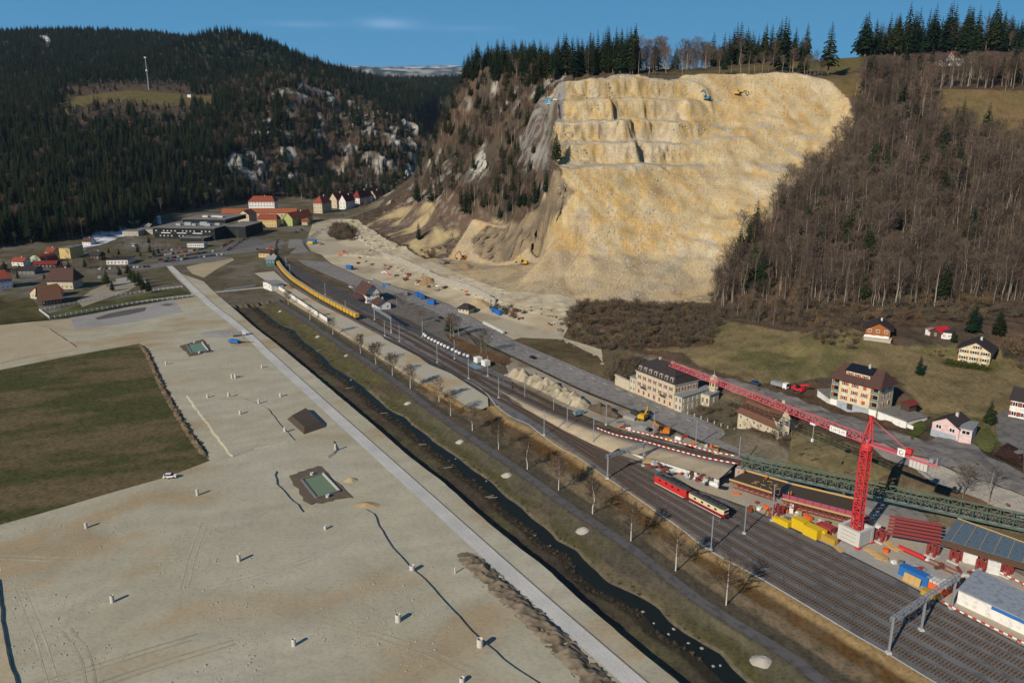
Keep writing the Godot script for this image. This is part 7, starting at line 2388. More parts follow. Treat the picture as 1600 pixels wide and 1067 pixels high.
func excavator(at: Vector3, turn: float, m: Material, label: String, reach := 1.0) -> void:
	var o := thing("excavator", label, "excavator", at, turn)
	var s := Shape.new()
	for x in [-1.2, 1.2]:
		s.box(Vector3(x, 0.5, 0), Vector3(0.6, 0.7, 4.0))
		for z in [-2.0, 2.0]:
			s.tube(Vector3(x - 0.3, 0.5, z), Vector3(x + 0.3, 0.5, z), 0.35, 0.35, 10, true)
	part(o, "tracks", s, M.dark_grey)
	s = Shape.new()
	s.box(Vector3(0, 1.6, 0.6), Vector3(2.8, 1.4, 3.6))
	s.box(Vector3(0.2, 2.35, 1.2), Vector3(2.2, 0.5, 2.2))
	part(o, "body", s, m)
	s = Shape.new()
	s.box(Vector3(-0.85, 2.4, -0.9), Vector3(1.1, 1.7, 1.6))
	part(o, "cab", s, M.dark_glass)
	s = Shape.new()
	s.bar(Vector3(0.3, 1.9, -1.0), Vector3(0.3, 5.2 * reach, -3.4), 0.45, 0.7)
	s.bar(Vector3(0.3, 5.2 * reach, -3.4), Vector3(0.3, 4.6, -5.2 * reach), 0.42, 0.6)
	part(o, "boom", s, m)
	s = Shape.new()
	s.bar(Vector3(0.3, 4.6, -5.2 * reach), Vector3(0.3, 1.6, -6.0 * reach), 0.35, 0.5)
	part(o, "stick", s, m)
	s = Shape.new()
	s.hexa([Vector3(-0.4, 0.5, -6.6), Vector3(1.0, 0.5, -6.6), Vector3(1.0, 0.6, -5.7), Vector3(-0.4, 0.6, -5.7), Vector3(-0.4, 1.7, -6.4), Vector3(1.0, 1.7, -6.4), Vector3(1.0, 1.7, -5.5), Vector3(-0.4, 1.7, -5.5)])
	part(o, "bucket", s, M.dark_grey)

func barrier_line(line: PackedVector3Array, label: String) -> void:
	var l := smooth_line(line, 1.0)
	var o := thing("striped_barrier", label, "barrier")
	for i in l.size() - 1:
		var s := Shape.new()
		s.bar(l[i] + Vector3(0, 0.85, 0), l[i + 1] + Vector3(0, 0.85, 0), 0.08, 0.4)
		part(o, "board", s, M.warning_red if i % 2 == 0 else M.white_paint)
		if i % 3 == 0:
			s = Shape.new()
			s.bar(l[i] - Vector3(0, 0.3, 0), l[i] + Vector3(0, 0.95, 0), 0.08, 0.08)
			part(o, "post", s, M.dark_grey)

func build_site() -> void:
	paint()
	small_materials()
	build_crane()
	build_bridge()
	build_viaduct()
	var yt := 0.585
	# yellow steel boxes and stacks left of the crane
	var at := [[1219, 818, 1.5, 1.4, 4.6, "box_yellow", "low yellow steel trough next to the mast"], [1226, 821, 1.8, 1.8, 3.6, "box_yellow", "low yellow steel box behind the trough"], [1250, 826, 2.6, 3.0, 4.2, "box_yellow", "upright bright yellow steel box, tallest of the stack"], [1269, 838, 2.4, 2.9, 4.6, "box_yellow", "bright yellow steel box with an open dark end"], [1276, 836, 1.2, 2.6, 6.0, "box_yellow", "narrow yellow steel box behind the others"], [1296, 847, 1.7, 1.7, 4.4, "ochre_box", "ochre skip beside the crane ballast"]]
	for q in at:
		container(px(q[0], q[1], 0), yt, Vector3(q[2], q[3], q[4]), M[q[5]], q[6], "steel_box")
	for q in [[1286, 827, 3.0, 1.6, 3.2, "pallet stack of reddish formwork panels behind the yellow boxes"], [1294, 832, 2.6, 2.2, 3.4, "shorter stack of pinkish formwork panels beside the crane"]]:
		var s := Shape.new()
		for k in 8:
			s.box(Vector3(0, 0.15 + k * q[3] / 8.0, 0), Vector3(q[2], q[3] / 10.0, q[4]))
		one("panel_stack", s, M.falsework_red, q[5], "panel stack", px(q[0], q[1], 0), yt)
	container(px(1430, 906, 0), yt, Vector3(2.5, 2.6, 7.8), M.site_blue, "long dark blue site container with yellow panels leaning on it")
	var pan := Shape.new()
	for k in 3:
		pan.hexa([Vector3(-0.2, 0, -2.2 + k * 1.5), Vector3(0, 0, -2.2 + k * 1.5), Vector3(0, 0, -0.75 + k * 1.5), Vector3(-0.2, 0, -0.75 + k * 1.5), Vector3(0.35, 2.2, -2.2 + k * 1.5), Vector3(0.5, 2.2, -2.2 + k * 1.5), Vector3(0.5, 2.2, -0.75 + k * 1.5), Vector3(0.35, 2.2, -0.75 + k * 1.5)])
	one("leaning_timber", pan, M.timber, "yellow timber panels leaning against the blue container", "panels", px(1424, 912, 0), yt)
	container(px(1466, 922, 0), yt, Vector3(2.5, 1.8, 5.6), M.orange, "orange-red site container carrying grey pallets")
	var pal := Shape.new()
	for k in 12:
		pal.box(Vector3(-0.7 + (k % 2) * 1.4, 2.35, -2.4 + (k / 2) * 0.95), Vector3(1.1, 0.7, 0.8))
	one("pallet_load", pal, M.pale_concrete, "grey pallets stacked on the orange-red container", "pallets", px(1466, 922, 0), yt)
	container(px(1453, 932, 0), yt, Vector3(2.0, 1.4, 3.6), M.ochre_box, "low brown crate beside the gantry end")
	var rb := Shape.new()
	rb.box(Vector3(0, 0.5, 0), Vector3(0.7, 0.8, 7.5))
	one("red_girder", rb, M.crane_red, "single bright red girder lying on the sandy ground", "girder", px(1425, 865, 0), yt)
	for q in [[1412, 862, 30.0], [1418, 858, 30.0]]:
		var s := Shape.new()
		s.box(Vector3(0, 0.2, q[2] * 0.5), Vector3(0.35, 0.3, q[2]))
		one("steel_beam", s, M.rusty, "long rusty beam lying parallel to the viaduct", "beam", px(q[0], q[1], 0), yt, "rusty beams along the viaduct")
	for q in [[1385, 848], [1392, 853], [1398, 858], [1311, 859], [1360, 862], [1370, 868], [1378, 874]]:
		var s := Shape.new()
		for k in 4:
			s.box(Vector3(k * 0.35 - 0.5, 0.15 + 0.12 * (k % 2), 0), Vector3(0.25, 0.2, 3.2))
		one("timber_stack", s, M.timber, "loose stack of timber on the ground around the crane foot", "timber", px(q[0], q[1], 0), yt + 0.4 * sin(q[0]), "timber lying around the crane")
	var sack := Shape.new()
	sack.lathe([Vector2(0.6, 0), Vector2(0.95, 0.4), Vector2(0.85, 1.2), Vector2(0.3, 1.4), Vector2(0, 1.4)], 9)
	for q in [[662, 524], [665, 526.5], [670, 530], [675, 532.5], [680, 535], [685, 537.5], [690, 540], [695, 542.5], [700.5, 545], [707, 548], [713, 551], [718, 553.5], [725, 556], [731, 558]]:
		one("white_sack", sack, M.white_wall, "plump white bulk sack in the row along the station tracks", "bulk sack", px(q[0], q[1], 0.05), q[0], "white bulk sacks in a row")
	for q in [[747, 566], [759, 571]]:
		container(px(q[0], q[1], 0), yt, Vector3(3.2, 2.6, 3.4), M.white_wall, "white technical cabinet on the blue deck " + ("nearer the masts" if q[0] == 747 else "beside its larger twin"), "technical_cabinet")
	var tarp := Shape.new()
	tarp.box(Vector3(0, 0.2, 0), Vector3(4.0, 0.25, 9.0))
	one("blue_deck", tarp, M.tarp_blue, "flat blue-grey deck below the white cabinets beside the tracks", "deck", px(742, 573, 0), yt)
	var blue_b := Shape.new()
	blue_b.box(Vector3(0, 0.9, 0), Vector3(2.6, 1.6, 0.8))
	blue_b.box(Vector3(0, 0.6, -0.9), Vector3(2.0, 0.8, 1.2))
	for q in [[902, 648], [908, 647]]:
		one("buffer_stop", blue_b, M.tarp_blue, "grey-blue buffer stop at the end of the brown siding", "buffer stop", px(q[0], q[1], 0.2), yt, "buffer stops by the spoil heap")
	barrier_line(hline([931, 671, 2.0, 960, 682, 2.5, 1000, 691, 3.1, 1050, 705, 3.8, 1100, 718, 4.3, 1157, 729, 4.7]), "red and white barrier along the yard side of the branch track")
	barrier_line(hline([978, 674, 2.6, 1020, 684, 3.2, 1070, 697, 3.9, 1110, 708, 4.4, 1150, 716, 4.7]), "red and white barrier along the road side of the branch track")
	barrier_line(line_px([1471, 943, 1500, 960, 1540, 980, 1597, 1008, 1660, 1040]), "red and white barrier between yard tracks and site hall")
	barrier_line(line_px([1545, 890, 1600, 917, 1660, 948]), "red and white barrier behind the site hall roof")
	# white kerb wall beside the hall
	var kw := Shape.new()
	var k0 := px(1544, 962, 0)
	kw.bar(Vector3(0, 0.5, 0), px(1680, 1030, 0) - k0 + Vector3(0, 0.5, 0), 0.6, 1.0)
	one("concrete_kerb_wall", kw, M.fresh_concrete, "low white concrete kerb wall in front of the site hall", "wall", k0)
	# clutter between branch and road
	excavator(px(1037, 678, 0.5), 1.2, M.digger_orange, "small orange excavator beside the branch track", 0.7)
	excavator(px(1005, 655, 0.5), -0.6, M.digger_yellow, "small yellow excavator at the edge of the spoil ground", 0.6)
	container(px(985, 655, 0), yt + 0.3, Vector3(2.4, 1.3, 5.2), M.heap_grey, "flat grey skip full of rubble on the spoil ground")
	container(px(993, 648, 0), yt, Vector3(2.2, 1.6, 4.0), M.dark_grey, "dark tool container behind the grey skip")
	heap(px(1005, 668, 0), 7, 5, 0.9, M.heap_grey, "low pale grey gravel heap on the spoil ground", "heap", 3)
	# spoil ridge between siding and road
	build_ridge("spoil_ridge", "long ridge of pale rubble between siding and road", hline([790, 584, 0, 815, 590, 0, 850, 605, 0, 880, 620, 0, 905, 632, 0, 925, 640, 0]), 9.0, 3.8, Color(0.38, 0.33, 0.235), 5)
	build_ridge("dark_spoil_ridge", "dark brown earth ridge continuing the pale rubble", hline([915, 634, 0, 935, 640, 0, 955, 648, 0, 972, 655, 0]), 8.0, 3.2, Color(0.12, 0.095, 0.07), 8)
	build_ridge("earth_berm", "long grey-brown earth berm beside the haul road", hline([713, 862, 0, 735, 876, 0, 752, 890, 0, 780, 918, 0, 830, 962, 0, 880, 1012, 0, 935, 1067, 0, 1000, 1130, 0]), 7.0, 1.0, Color(0.20, 0.165, 0.12), 11)
	var cr := RandomNumberGenerator.new()
	cr.seed = 9
	var mats := [M.timber, M.pale_concrete, M.rusty, M.mid_grey, M.falsework_red, M.white_paint, M.orange, M.heap_grey, M.brown_beam]
	var words := ["timber boards", "concrete blocks", "rusty bars", "grey crates", "red formwork frames", "white boards", "orange crates", "grey rubble bags", "brown planks"]
	for k in 120:
		var f := cr.randf()
		var q := Vector2(lerpf(1150, 1590, f), lerpf(766, 930, f) + cr.randf_range(-4, 24))
		if k % 5 == 4:
			f = cr.randf()
			q = Vector2(lerpf(960, 1130, f), lerpf(664, 712, f) + cr.randf_range(-12, 4))
		elif k % 5 == 3:
			q = Vector2(cr.randf_range(1010, 1130), 0)
			q.y = 719.0 + (q.x - 1010.0) * 0.3 + cr.randf_range(0, 10)
		if q.x > 1300 and q.x < 1372 and q.y > 820:
			continue
		var s := Shape.new()
		var n := 2 + cr.randi() % 4
		var l := cr.randf_range(0.8, 3.2)
		var w := cr.randf_range(0.5, 1.4)
		for i in n:
			s.box(Vector3(cr.randf_range(-0.2, 0.2), 0.12 + i * 0.22, cr.randf_range(-0.2, 0.2)), Vector3(w, 0.18, l), cr.randf_range(-0.15, 0.15))
		var m := cr.randi() % mats.size()
		one("material_stack", s, mats[m], "small stack of " + words[m] + " on the building site", "stack", px(q.x, q.y, 4.1 if k % 5 == 3 else 0.1), cr.randf() * 3.0, "building material lying about the site")
	for k in 46:
		var f := cr.randf()
		var q := Vector2(lerpf(500, 880, f), lerpf(386, 512, f) + cr.randf_range(-6, 10))
		var s := Shape.new()
		for i in 2 + cr.randi() % 5:
			s.box(Vector3(cr.randf_range(-1.2, 1.2), 0.3 + 0.35 * (i % 3), cr.randf_range(-1.2, 1.2)), Vector3(cr.randf_range(0.6, 1.6), 0.5, cr.randf_range(1.0, 4.0)), cr.randf_range(-0.3, 0.3))
		var m := cr.randi() % mats.size()
		one("material_stack", s, mats[m], "loose pile of " + words[m] + " on the works ground below the quarry", "stack", gp(q.x, q.y) + Vector3(0, 0.3, 0), cr.randf() * 3.0, "building material along the quarry foot")
	build_retaining()
	build_quarry_machines()

func build_ridge(called: String, label: String, line: PackedVector3Array, width: float, high: float, col: Color, seed_: int) -> void:
	var l := smooth_line(line, 0.7)
	var pts := PackedVector3Array()
	var cols := PackedColorArray()
	var across := 15
	for i in l.size():
		var e := clampf(minf(i, l.size() - 1 - i) / 12.0, 0, 1)
		for k in across:
			var f := k / (across - 1.0) * 2.0 - 1.0
			var p := l[i] + side_of(l, i) * f * width * 0.5 * (0.7 + 0.3 * e)
			var n := noise_b.get_noise_2d(p.x * 1.5 + seed_ * 9.0, p.z * 1.5)
			var n2 := noise_b.get_noise_2d(p.x * 4.0, p.z * 4.0 + seed_)
			var y := high * e * pow(cos(f * PI * 0.5), 1.2) * (1.0 + n * 0.9) + (n2 * 0.5 + noise_c.get_noise_2d(p.x * 7.0, p.z * 7.0) * 0.5) * e
			pts.append(p + Vector3(0, y - 0.1, 0))
			var t := 1.0 + n * 0.5 + n2 * 0.4
			cols.append(Color(col.r * t, col.g * t, col.b * t))
	var o := MeshInstance3D.new()
	o.name = numbered(called)
	o.mesh = grid_mesh(pts, cols, across, l.size(), M.soft)
	add_child(o)
	tag(o, label, "ridge")

func build_retaining() -> void:
	# concrete wall below the quarry, in panels
	var l := smooth_line(line_px([596, 404, 618, 415, 645, 428, 676, 443, 706, 455, 740, 467, 778, 483], 0.3), 7.0)
	var o := thing("retaining_wall", "long grey concrete retaining wall along the quarry foot", "wall")
	for i in l.size() - 1:
		var s := Shape.new()
		var n := side_of(l, i) * 0.5
		var t := 6.6 + 1.2 * sin(i * 0.35)
		if i < 5:
			t = 2.2 + i * 0.9
		var a := l[i]
		var b := l[i].lerp(l[i + 1], 0.985)
		var u := Vector3(0, maxf(hgt(a.x, a.z), hgt(b.x, b.z)) + t * 0.62 - a.y, 0)
		s.hexa([a - n - Vector3(0, 2, 0), a + n - Vector3(0, 2, 0), b + n - Vector3(0, 2, 0), b - n - Vector3(0, 2, 0), a - n + u, a + n + u, b + n + u, b - n + u])
		part(o, "wall_panel", s, M.old_concrete)
	# dark slatted screen by the station road
	var f := smooth_line(line_px([583, 441, 605, 451, 625, 458, 639, 463], 0.2), 2.6)
	var sc := thing("slatted_screen", "dark grey slatted screen fence along the works side of the road", "screen")
	for i in f.size() - 1:
		var s := Shape.new()
		s.bar(f[i] + Vector3(0, 1.6, 0), f[i].lerp(f[i + 1], 0.93) + Vector3(0, 1.6, 0), 0.15, 3.2)
		part(sc, "screen_panel", s, M.mid_grey)
	# long white hoarding along the sand fill
	var w := smooth_line(line_px([428, 447, 445, 458, 470, 475, 492, 490, 512, 503], 0.2), 3.0)
	var wo := thing("white_hoarding", "long white wall between sand fill and footpath", "wall")
	for i in w.size() - 1:
		var s := Shape.new()
		s.bar(w[i] + Vector3(0, 1.0, 0), w[i].lerp(w[i + 1], 0.985) + Vector3(0, 1.0, 0), 0.25, 2.4)
		part(wo, "panel", s, M.white_wall)
	# stone block wall at the works road
	var sb := smooth_line(line_px([757, 506, 775, 515, 790, 523], 0.3), 2.2)
	for i in sb.size() - 1:
		var s := Shape.new()
		s.box(Vector3(0, 0.7, 0), Vector3(1.2, 1.5, 2.0))
		one("concrete_block", s, M.pale_concrete, "pale concrete block in the row lining the works road", "block", sb[i], yaw(sb, i), "concrete blocks along the works road")

func yaw(l: PackedVector3Array, i: int) -> float:
	var d := l[mini(i + 1, l.size() - 1)] - l[maxi(i - 1, 0)]
	return atan2(d.x, d.z)

func build_quarry_machines() -> void:
	excavator(gp(724, 406) + Vector3(0, 0.5, 0), 2.2, M.digger_orange, "orange excavator digging at the rock foot left of the quarry", 1.3)
	excavator(gp(819, 414) + Vector3(0, 0.5, 0), 1.2, M.digger_yellow, "yellow excavator at the foot of the big sand cone", 1.2)
	excavator(gp(1105, 157) + Vector3(0, 0.5, 0), 0.8, M.digger_blue, "blue excavator high on the quarry bench", 1.5)
	excavator(gp(1153, 149) + Vector3(0, 0.5, 0), -2.0, M.digger_yellow, "yellow excavator at the top edge of the quarry slope", 1.2)
	var s := Shape.new()
	# crusher and screen plant
	var cp := gp(692, 412)
	var o := thing("crushing_plant", "rusty crushing plant with conveyor below the quarry rocks", "plant", cp, 0.6)
	s.box(Vector3(0, 1.8, 0), Vector3(3.2, 2.2, 9))
	part(o, "hopper", s, M.mid_grey)
	s = Shape.new()
	s.bar(Vector3(0, 1.5, 4), Vector3(0, 4.6, 13), 1.2, 0.4)
	part(o, "conveyor", s, M.rusty)
	s = Shape.new()
	s.box(Vector3(0, 0.6, 0), Vector3(3.0, 0.9, 7))
	part(o, "tracks", s, M.dark_grey)
	heap(px(650, 437, 0.3), 7, 5.5, 4.0, M.heap_brown, "smaller brown sand cone in front of the retaining wall", "heap", 2)
	heap(px(668, 446, 0.3), 10, 7, 6.0, M.heap_brown, "brown double sand heap in front of the retaining wall", "heap", 4)
	heap(px(748, 480, 0.3), 11, 9, 5.5, M.heap_sand, "yellow sand heap beside the works kiosk", "heap", 5)
	heap(px(450, 450, 0.2), 5, 4, 2.2, M.heap_brown, "small brown heap behind the white wall", "heap", 6)
	heap(gp(727, 418), 7, 5, 4.0, M.heap_brown, "dark brown heap under the orange excavator", "heap", 7)
	# containers and vans below the quarry
	for q in [[653, 463, "pair of dark blue containers beside the screen fence, larger one"], [659, 466, "dark blue container behind its larger neighbour by the screen fence"], [771, 487, "bright blue container next to the yellow sand heap"], [779, 491, "second bright blue container beside the sand heap"], [851, 498, "single blue container at the end of the works road"], [604, 449, "small pale blue cabin on the works ground beside the screen"], [674, 475, "blue skip among barriers by the road"]]:
		container(px(q[0], q[1], 0.4), 0.6 + 0.4 * sin(q[0]), Vector3(2.5, 2.6, 6.0) if q[0] < 800 else Vector3(4.2, 3.4, 4.2), M.site_blue, q[2])
	container(px(546, 420, 0.4), 0.9, Vector3(2.5, 2.7, 6.5), M.site_blue, "blue site cabin beside a yellow one on the works ground")
	container(px(487, 379, 0.4), 1.4, Vector3(3, 3, 9), M.site_blue, "blue cabins where the road bends")
	container(px(485, 381, 0.4), 1.4, Vector3(2.4, 2.4, 5), M.box_yellow, "yellow skip in front of the blue cabins at the bend")
	# banner on the grey rocks
	var bp := gp(857, 162)
	var bn := thing("site_banner", "blue banner with a white letter on grey rocks at the quarry rim", "banner", bp + Vector3(0, 0.5, 2.0), 0.12)
	s = Shape.new()
	s.box(Vector3(0, 1.5, 0), Vector3(3.6, 4.6, 0.15))
	part(bn, "panel", s, M.banner_blue)
	var tm := TextMesh.new()
	tm.text = "G"
	var sf := SystemFont.new()
	sf.font_names = PackedStringArray(["Droid Sans"])
	tm.font = sf
	tm.font_size = 64
	tm.pixel_size = 0.045
	tm.depth = 0.06
	tm.material = M.white_paint
	put(bn, "lettering", tm, Vector3(0.5, 1.4, 0.11))
	s = Shape.new()
	s.box(Vector3(0.1, -0.45, 0.02), Vector3(3.0, 0.45, 0.17))
	part(bn, "white_line", s, M.white_paint)
	s = Shape.new()
	s.box(Vector3(5.0, 2.6, 0), Vector3(3.4, 0.9, 0.15))
	part(bn, "white_strip", s, M.white_paint)

	# blasted stones on the benches and the floor
	var rock := Shape.new()
	rock.lathe([Vector2(0, -0.3), Vector2(0.7, -0.1), Vector2(0.55, 0.4), Vector2(0, 0.6)], 5)
	var where := []
	for k in 2600:
		var q := gp(rng.randf_range(865, 1300), rng.randf_range(130, 470))
		if inside("quarry", q.x, q.z) and noise_a.get_noise_2d(q.x * 2.0, q.z * 2.0) > 0.05:
			var z := rng.randf_range(0.4, 1.5)
			where.append(Transform3D(Basis.from_euler(Vector3(rng.randf() * 3.0, rng.randf() * 6.0, rng.randf() * 3.0)).scaled(Vector3(z, z * 0.8, z)), q))
	tag(many(self, "quarry_rubble", rock.mesh(M.rubble), where), "pale rubble strewn over the quarry slopes", "rubble")

# ---------------------------------------------------------------- small things
func terrace(called: String, poly: PackedVector2Array, y: float, slope: float, m: Material, shade: Callable) -> void:
	# a raised fill: flat top with a raked edge
	var s := Shape.new()
	if Geometry2D.is_polygon_clockwise(poly):
		poly.reverse()
	var fine := PackedVector2Array()
	for i in poly.size():
		var a := poly[i]
		var b := poly[(i + 1) % poly.size()]
		var n := maxi(1, int(a.distance_to(b) / 2.5))
		for k in n:
			var q := a.lerp(b, k / float(n))
			fine.append(q + Vector2(noise_b.get_noise_2d(q.x, q.y), noise_b.get_noise_2d(q.y, q.x)) * 0.45)
	var o := sheet(called, fine, 2.0, m, y, shade, 0.0)
	var e := Shape.new()
	for i in fine.size():
		var a := fine[i]
		var b := fine[(i + 1) % fine.size()]
		var p := fine[posmod(i - 1, fine.size())]
		var c := fine[(i + 2) % fine.size()]
		var n0 := (b - p).orthogonal().normalized()
		var n1 := (c - a).orthogonal().normalized()
		if Geometry2D.is_point_in_polygon((a + b) * 0.5 + n0 * 0.3, fine):
			n0 = -n0
			n1 = -n1
		e.tint = shade.call(a.x, a.y)
		var w0 := slope * (1.0 + 0.5 * noise_b.get_noise_2d(a.x * 2.0, a.y * 2.0))
		var A := Vector3(a.x, y, a.y)
		var B := Vector3(b.x, y, b.y)
		var C := Vector3(b.x + n1.x * w0, 0.0, b.y + n1.y * w0)
		var D := Vector3(a.x + n0.x * w0, 0.0, a.y + n0.y * w0)
		e.face([A, B, C, D], Vector3(a.x - n0.x * 3.0, -3, a.y - n0.y * 3.0))
	var sk := part(o, "raked_edge", e, m)

func shaft(at: Vector3, r: float, high: float, label: String, lid := false) -> void:
	var o := thing("shaft_pipe", label, "shaft pipe", at, 0.0, "concrete shaft pipes on the gravel plain")
	var s := Shape.new()
	s.lathe([Vector2(r, -0.1), Vector2(r, high * 0.5 - 0.03), Vector2(r * 0.94, high * 0.5), Vector2(r, high * 0.5 + 0.03), Vector2(r, high), Vector2(r * 0.78, high), Vector2(r * 0.78, high - 0.5), Vector2(0, high - 0.5)], 14)
	part(o, "pipe", s, M.pale_concrete)
	if lid:
		s = Shape.new()
		s.bar(Vector3(0.1, high, 0), Vector3(0.15, high + 0.9, 0.1), 0.12, 0.12)
		part(o, "stake", s, M.timber)

func car_shape() -> Array:
	var b := Shape.new()
	b.hexa([Vector3(-0.85, 0.3, -2.1), Vector3(0.85, 0.3, -2.1), Vector3(0.85, 0.3, 2.1), Vector3(-0.85, 0.3, 2.1), Vector3(-0.82, 0.95, -2.05), Vector3(0.82, 0.95, -2.05), Vector3(0.82, 0.85, 2.05), Vector3(-0.82, 0.85, 2.05)])
	b.hexa([Vector3(-0.66, 1.40, -1.35), Vector3(0.66, 1.40, -1.35), Vector3(0.66, 1.40, 0.45), Vector3(-0.66, 1.40, 0.45), Vector3(-0.62, 1.47, -1.3), Vector3(0.62, 1.47, -1.3), Vector3(0.62, 1.47, 0.4), Vector3(-0.62, 1.47, 0.4)])
	var g := Shape.new()
	g.hexa([Vector3(-0.78, 0.92, -1.9), Vector3(0.78, 0.92, -1.9), Vector3(0.78, 0.90, 1.15), Vector3(-0.78, 0.90, 1.15), Vector3(-0.65, 1.40, -1.4), Vector3(0.65, 1.40, -1.4), Vector3(0.65, 1.40, 0.5), Vector3(-0.65, 1.40, 0.5)])
	var w := Shape.new()
	for z in [-1.3, 1.3]:
		for x in [-0.8, 0.8]:
			w.tube(Vector3(x - 0.1, 0.32, z), Vector3(x + 0.1, 0.32, z), 0.32, 0.32, 10, true)
	return [b, g, w]

var car_meshes := {}

func car(at: Vector3, turn: float, colour: String, label: String, group := "", simple := true) -> void:
	if not car_meshes.has(colour):
		var c := car_shape()
		var j := ArrayMesh.new()
		c[0].add_to(j, M[colour])
		c[1].add_to(j, M.dark_glass)
		c[2].add_to(j, M.dark_grey)
		car_meshes[colour] = [j, c[0].mesh(M[colour]), c[1].mesh(M.dark_glass), c[2].mesh(M.dark_grey)]
	if simple:
		var o := MeshInstance3D.new()
		o.name = numbered("parked_car")
		o.mesh = car_meshes[colour][0]
		add_child(o)
		o.position = at
		o.rotation.y = turn
		tag(o, label, "car", group)
	else:
		var o := thing("parked_car", label, "car", at, turn, group)
		put(o, "body", car_meshes[colour][1])
		put(o, "glazing", car_meshes[colour][2])
		put(o, "wheels", car_meshes[colour][3])

func truck(at: Vector3, turn: float, m: Material, bed: Material, label: String, called := "lorry") -> void:
	var o := thing(called, label, "lorry", at, turn)
	var s := Shape.new()
	s.box(Vector3(0, 1.7, 2.9), Vector3(2.3, 2.2, 1.8))
	var c := part(o, "cab", s, m)
	s = Shape.new()
	s.box(Vector3(0, 2.1, 3.82), Vector3(2.1, 0.9, 0.06))
	part(c, "windscreen", s, M.dark_glass)
	s = Shape.new()
	s.box(Vector3(0, 1.7, -0.8), Vector3(2.4, 1.5, 5.2))
	part(o, "body", s, bed)
	s = Shape.new()
	for z in [-2.4, -1.2, 2.8]:
		for x in [-1.0, 1.0]:
			s.tube(Vector3(x - 0.15, 0.5, z), Vector3(x + 0.15, 0.5, z), 0.5, 0.5, 12, true)
	part(o, "wheels", s, M.dark_grey)

func van(at: Vector3, turn: float, m: Material, label: String) -> void:
	var o := thing("delivery_van", label, "van", at, turn)
	var s := Shape.new()
	s.hexa([Vector3(-1, 0.35, -2.5), Vector3(1, 0.35, -2.5), Vector3(1, 0.35, 2.5), Vector3(-1, 0.35, 2.5), Vector3(-1, 1.2, -2.5), Vector3(1, 1.2, -2.5), Vector3(1, 1.1, 2.5), Vector3(-1, 1.1, 2.5)])
	s.hexa([Vector3(-0.98, 1.15, -2.48), Vector3(0.98, 1.15, -2.48), Vector3(0.98, 1.15, 1.6), Vector3(-0.98, 1.15, 1.6), Vector3(-0.88, 2.3, -2.4), Vector3(0.88, 2.3, -2.4), Vector3(0.88, 2.3, 0.7), Vector3(-0.88, 2.3, 0.7)])
	part(o, "body", s, m)
	s = Shape.new()
	s.hexa([Vector3(-0.9, 1.3, 1.5), Vector3(0.9, 1.3, 1.5), Vector3(0.9, 1.3, 1.62), Vector3(-0.9, 1.3, 1.62), Vector3(-0.8, 2.1, 0.86), Vector3(0.8, 2.1, 0.86), Vector3(0.8, 2.1, 0.98), Vector3(-0.8, 2.1, 0.98)])
	part(o, "windscreen", s, M.dark_glass)
	s = Shape.new()
	for z in [-1.6, 1.6]:
		for x in [-0.9, 0.9]:
			s.tube(Vector3(x - 0.12, 0.36, z), Vector3(x + 0.12, 0.36, z), 0.36, 0.36, 10, true)
	part(o, "wheels", s, M.dark_grey)

func basin(c: Array, border: Array, label: String) -> void:
	var p := line_px(c, 0.1)
	var b := line_px(border, 0.1)
	var o := thing("settling_basin", label, "basin", p[0], 0.0, "green basins on the gravel plain")
	var s := Shape.new()
	# ragged soil apron
	var mid := (b[0] + b[1] + b[2] + b[3]) * 0.25 - p[0]
	var ring := []
	for i in 4:
		for k in 8:
			var q := b[i].lerp(b[(i + 1) % 4], k / 8.0) - p[0]
			q += Vector3(noise_b.get_noise_2d(q.x * 3.0, q.z * 3.0), 0, noise_b.get_noise_2d(q.z * 3.0, q.x * 3.0)) * 1.6
			ring.append(q)
	for i in ring.size():
		for k in 3:
			var a0: Vector3 = ring[i].lerp(mid, k / 3.0)
			var a1: Vector3 = ring[(i + 1) % ring.size()].lerp(mid, k / 3.0)
			var b0: Vector3 = ring[i].lerp(mid, (k + 1) / 3.0)
			var b1: Vector3 = ring[(i + 1) % ring.size()].lerp(mid, (k + 1) / 3.0)
			var y := 0.12
			for v in [a0, a1, b0, b1]:
				pass
			a0.y = y + 0.25 * absf(noise_b.get_noise_2d(a0.x * 5.0, a0.z * 5.0))
			a1.y = y + 0.25 * absf(noise_b.get_noise_2d(a1.x * 5.0, a1.z * 5.0))
			b0.y = y + 0.2 * absf(noise_b.get_noise_2d(b0.x * 5.0, b0.z * 5.0))
			b1.y = y + 0.2 * absf(noise_b.get_noise_2d(b1.x * 5.0, b1.z * 5.0))
			s.face([a0, a1, b1, b0], mid - Vector3(0, 5, 0))
	part(o, "soil_apron", s, M.apron)
	s = Shape.new()
	var w := []
	for i in 4:
		w.append(p[i] - p[0] + Vector3(0, 0.38, 0))
	s.face(w, mid - Vector3(0, 5, 0))
	part(o, "water", s, M.green_water)
	for i in 4:
		s = Shape.new()
		s.bar(p[i] - p[0] + Vector3(0, 0.3, 0), p[(i + 1) % 4] - p[0] + Vector3(0, 0.3, 0), 0.6, 0.9)
		part(o, "rim", s, M.pale_concrete if i == 1 else M.mid_grey)
	for i in 2:
		s = Shape.new()
		s.lathe([Vector2(0.6, 0), Vector2(0.6, 0.9), Vector2(0.4, 0.9), Vector2(0.4, 0.2), Vector2(0, 0.2)], 12, (p[i * 2] + p[(i * 2 + 1) % 4]) * 0.5 - p[0] + (Vector3(-0.5, 0.2, -1.6) if i == 0 else Vector3(0.2, 0.2, 1.4)))
		part(o, "inlet_ring", s, M.pale_concrete)

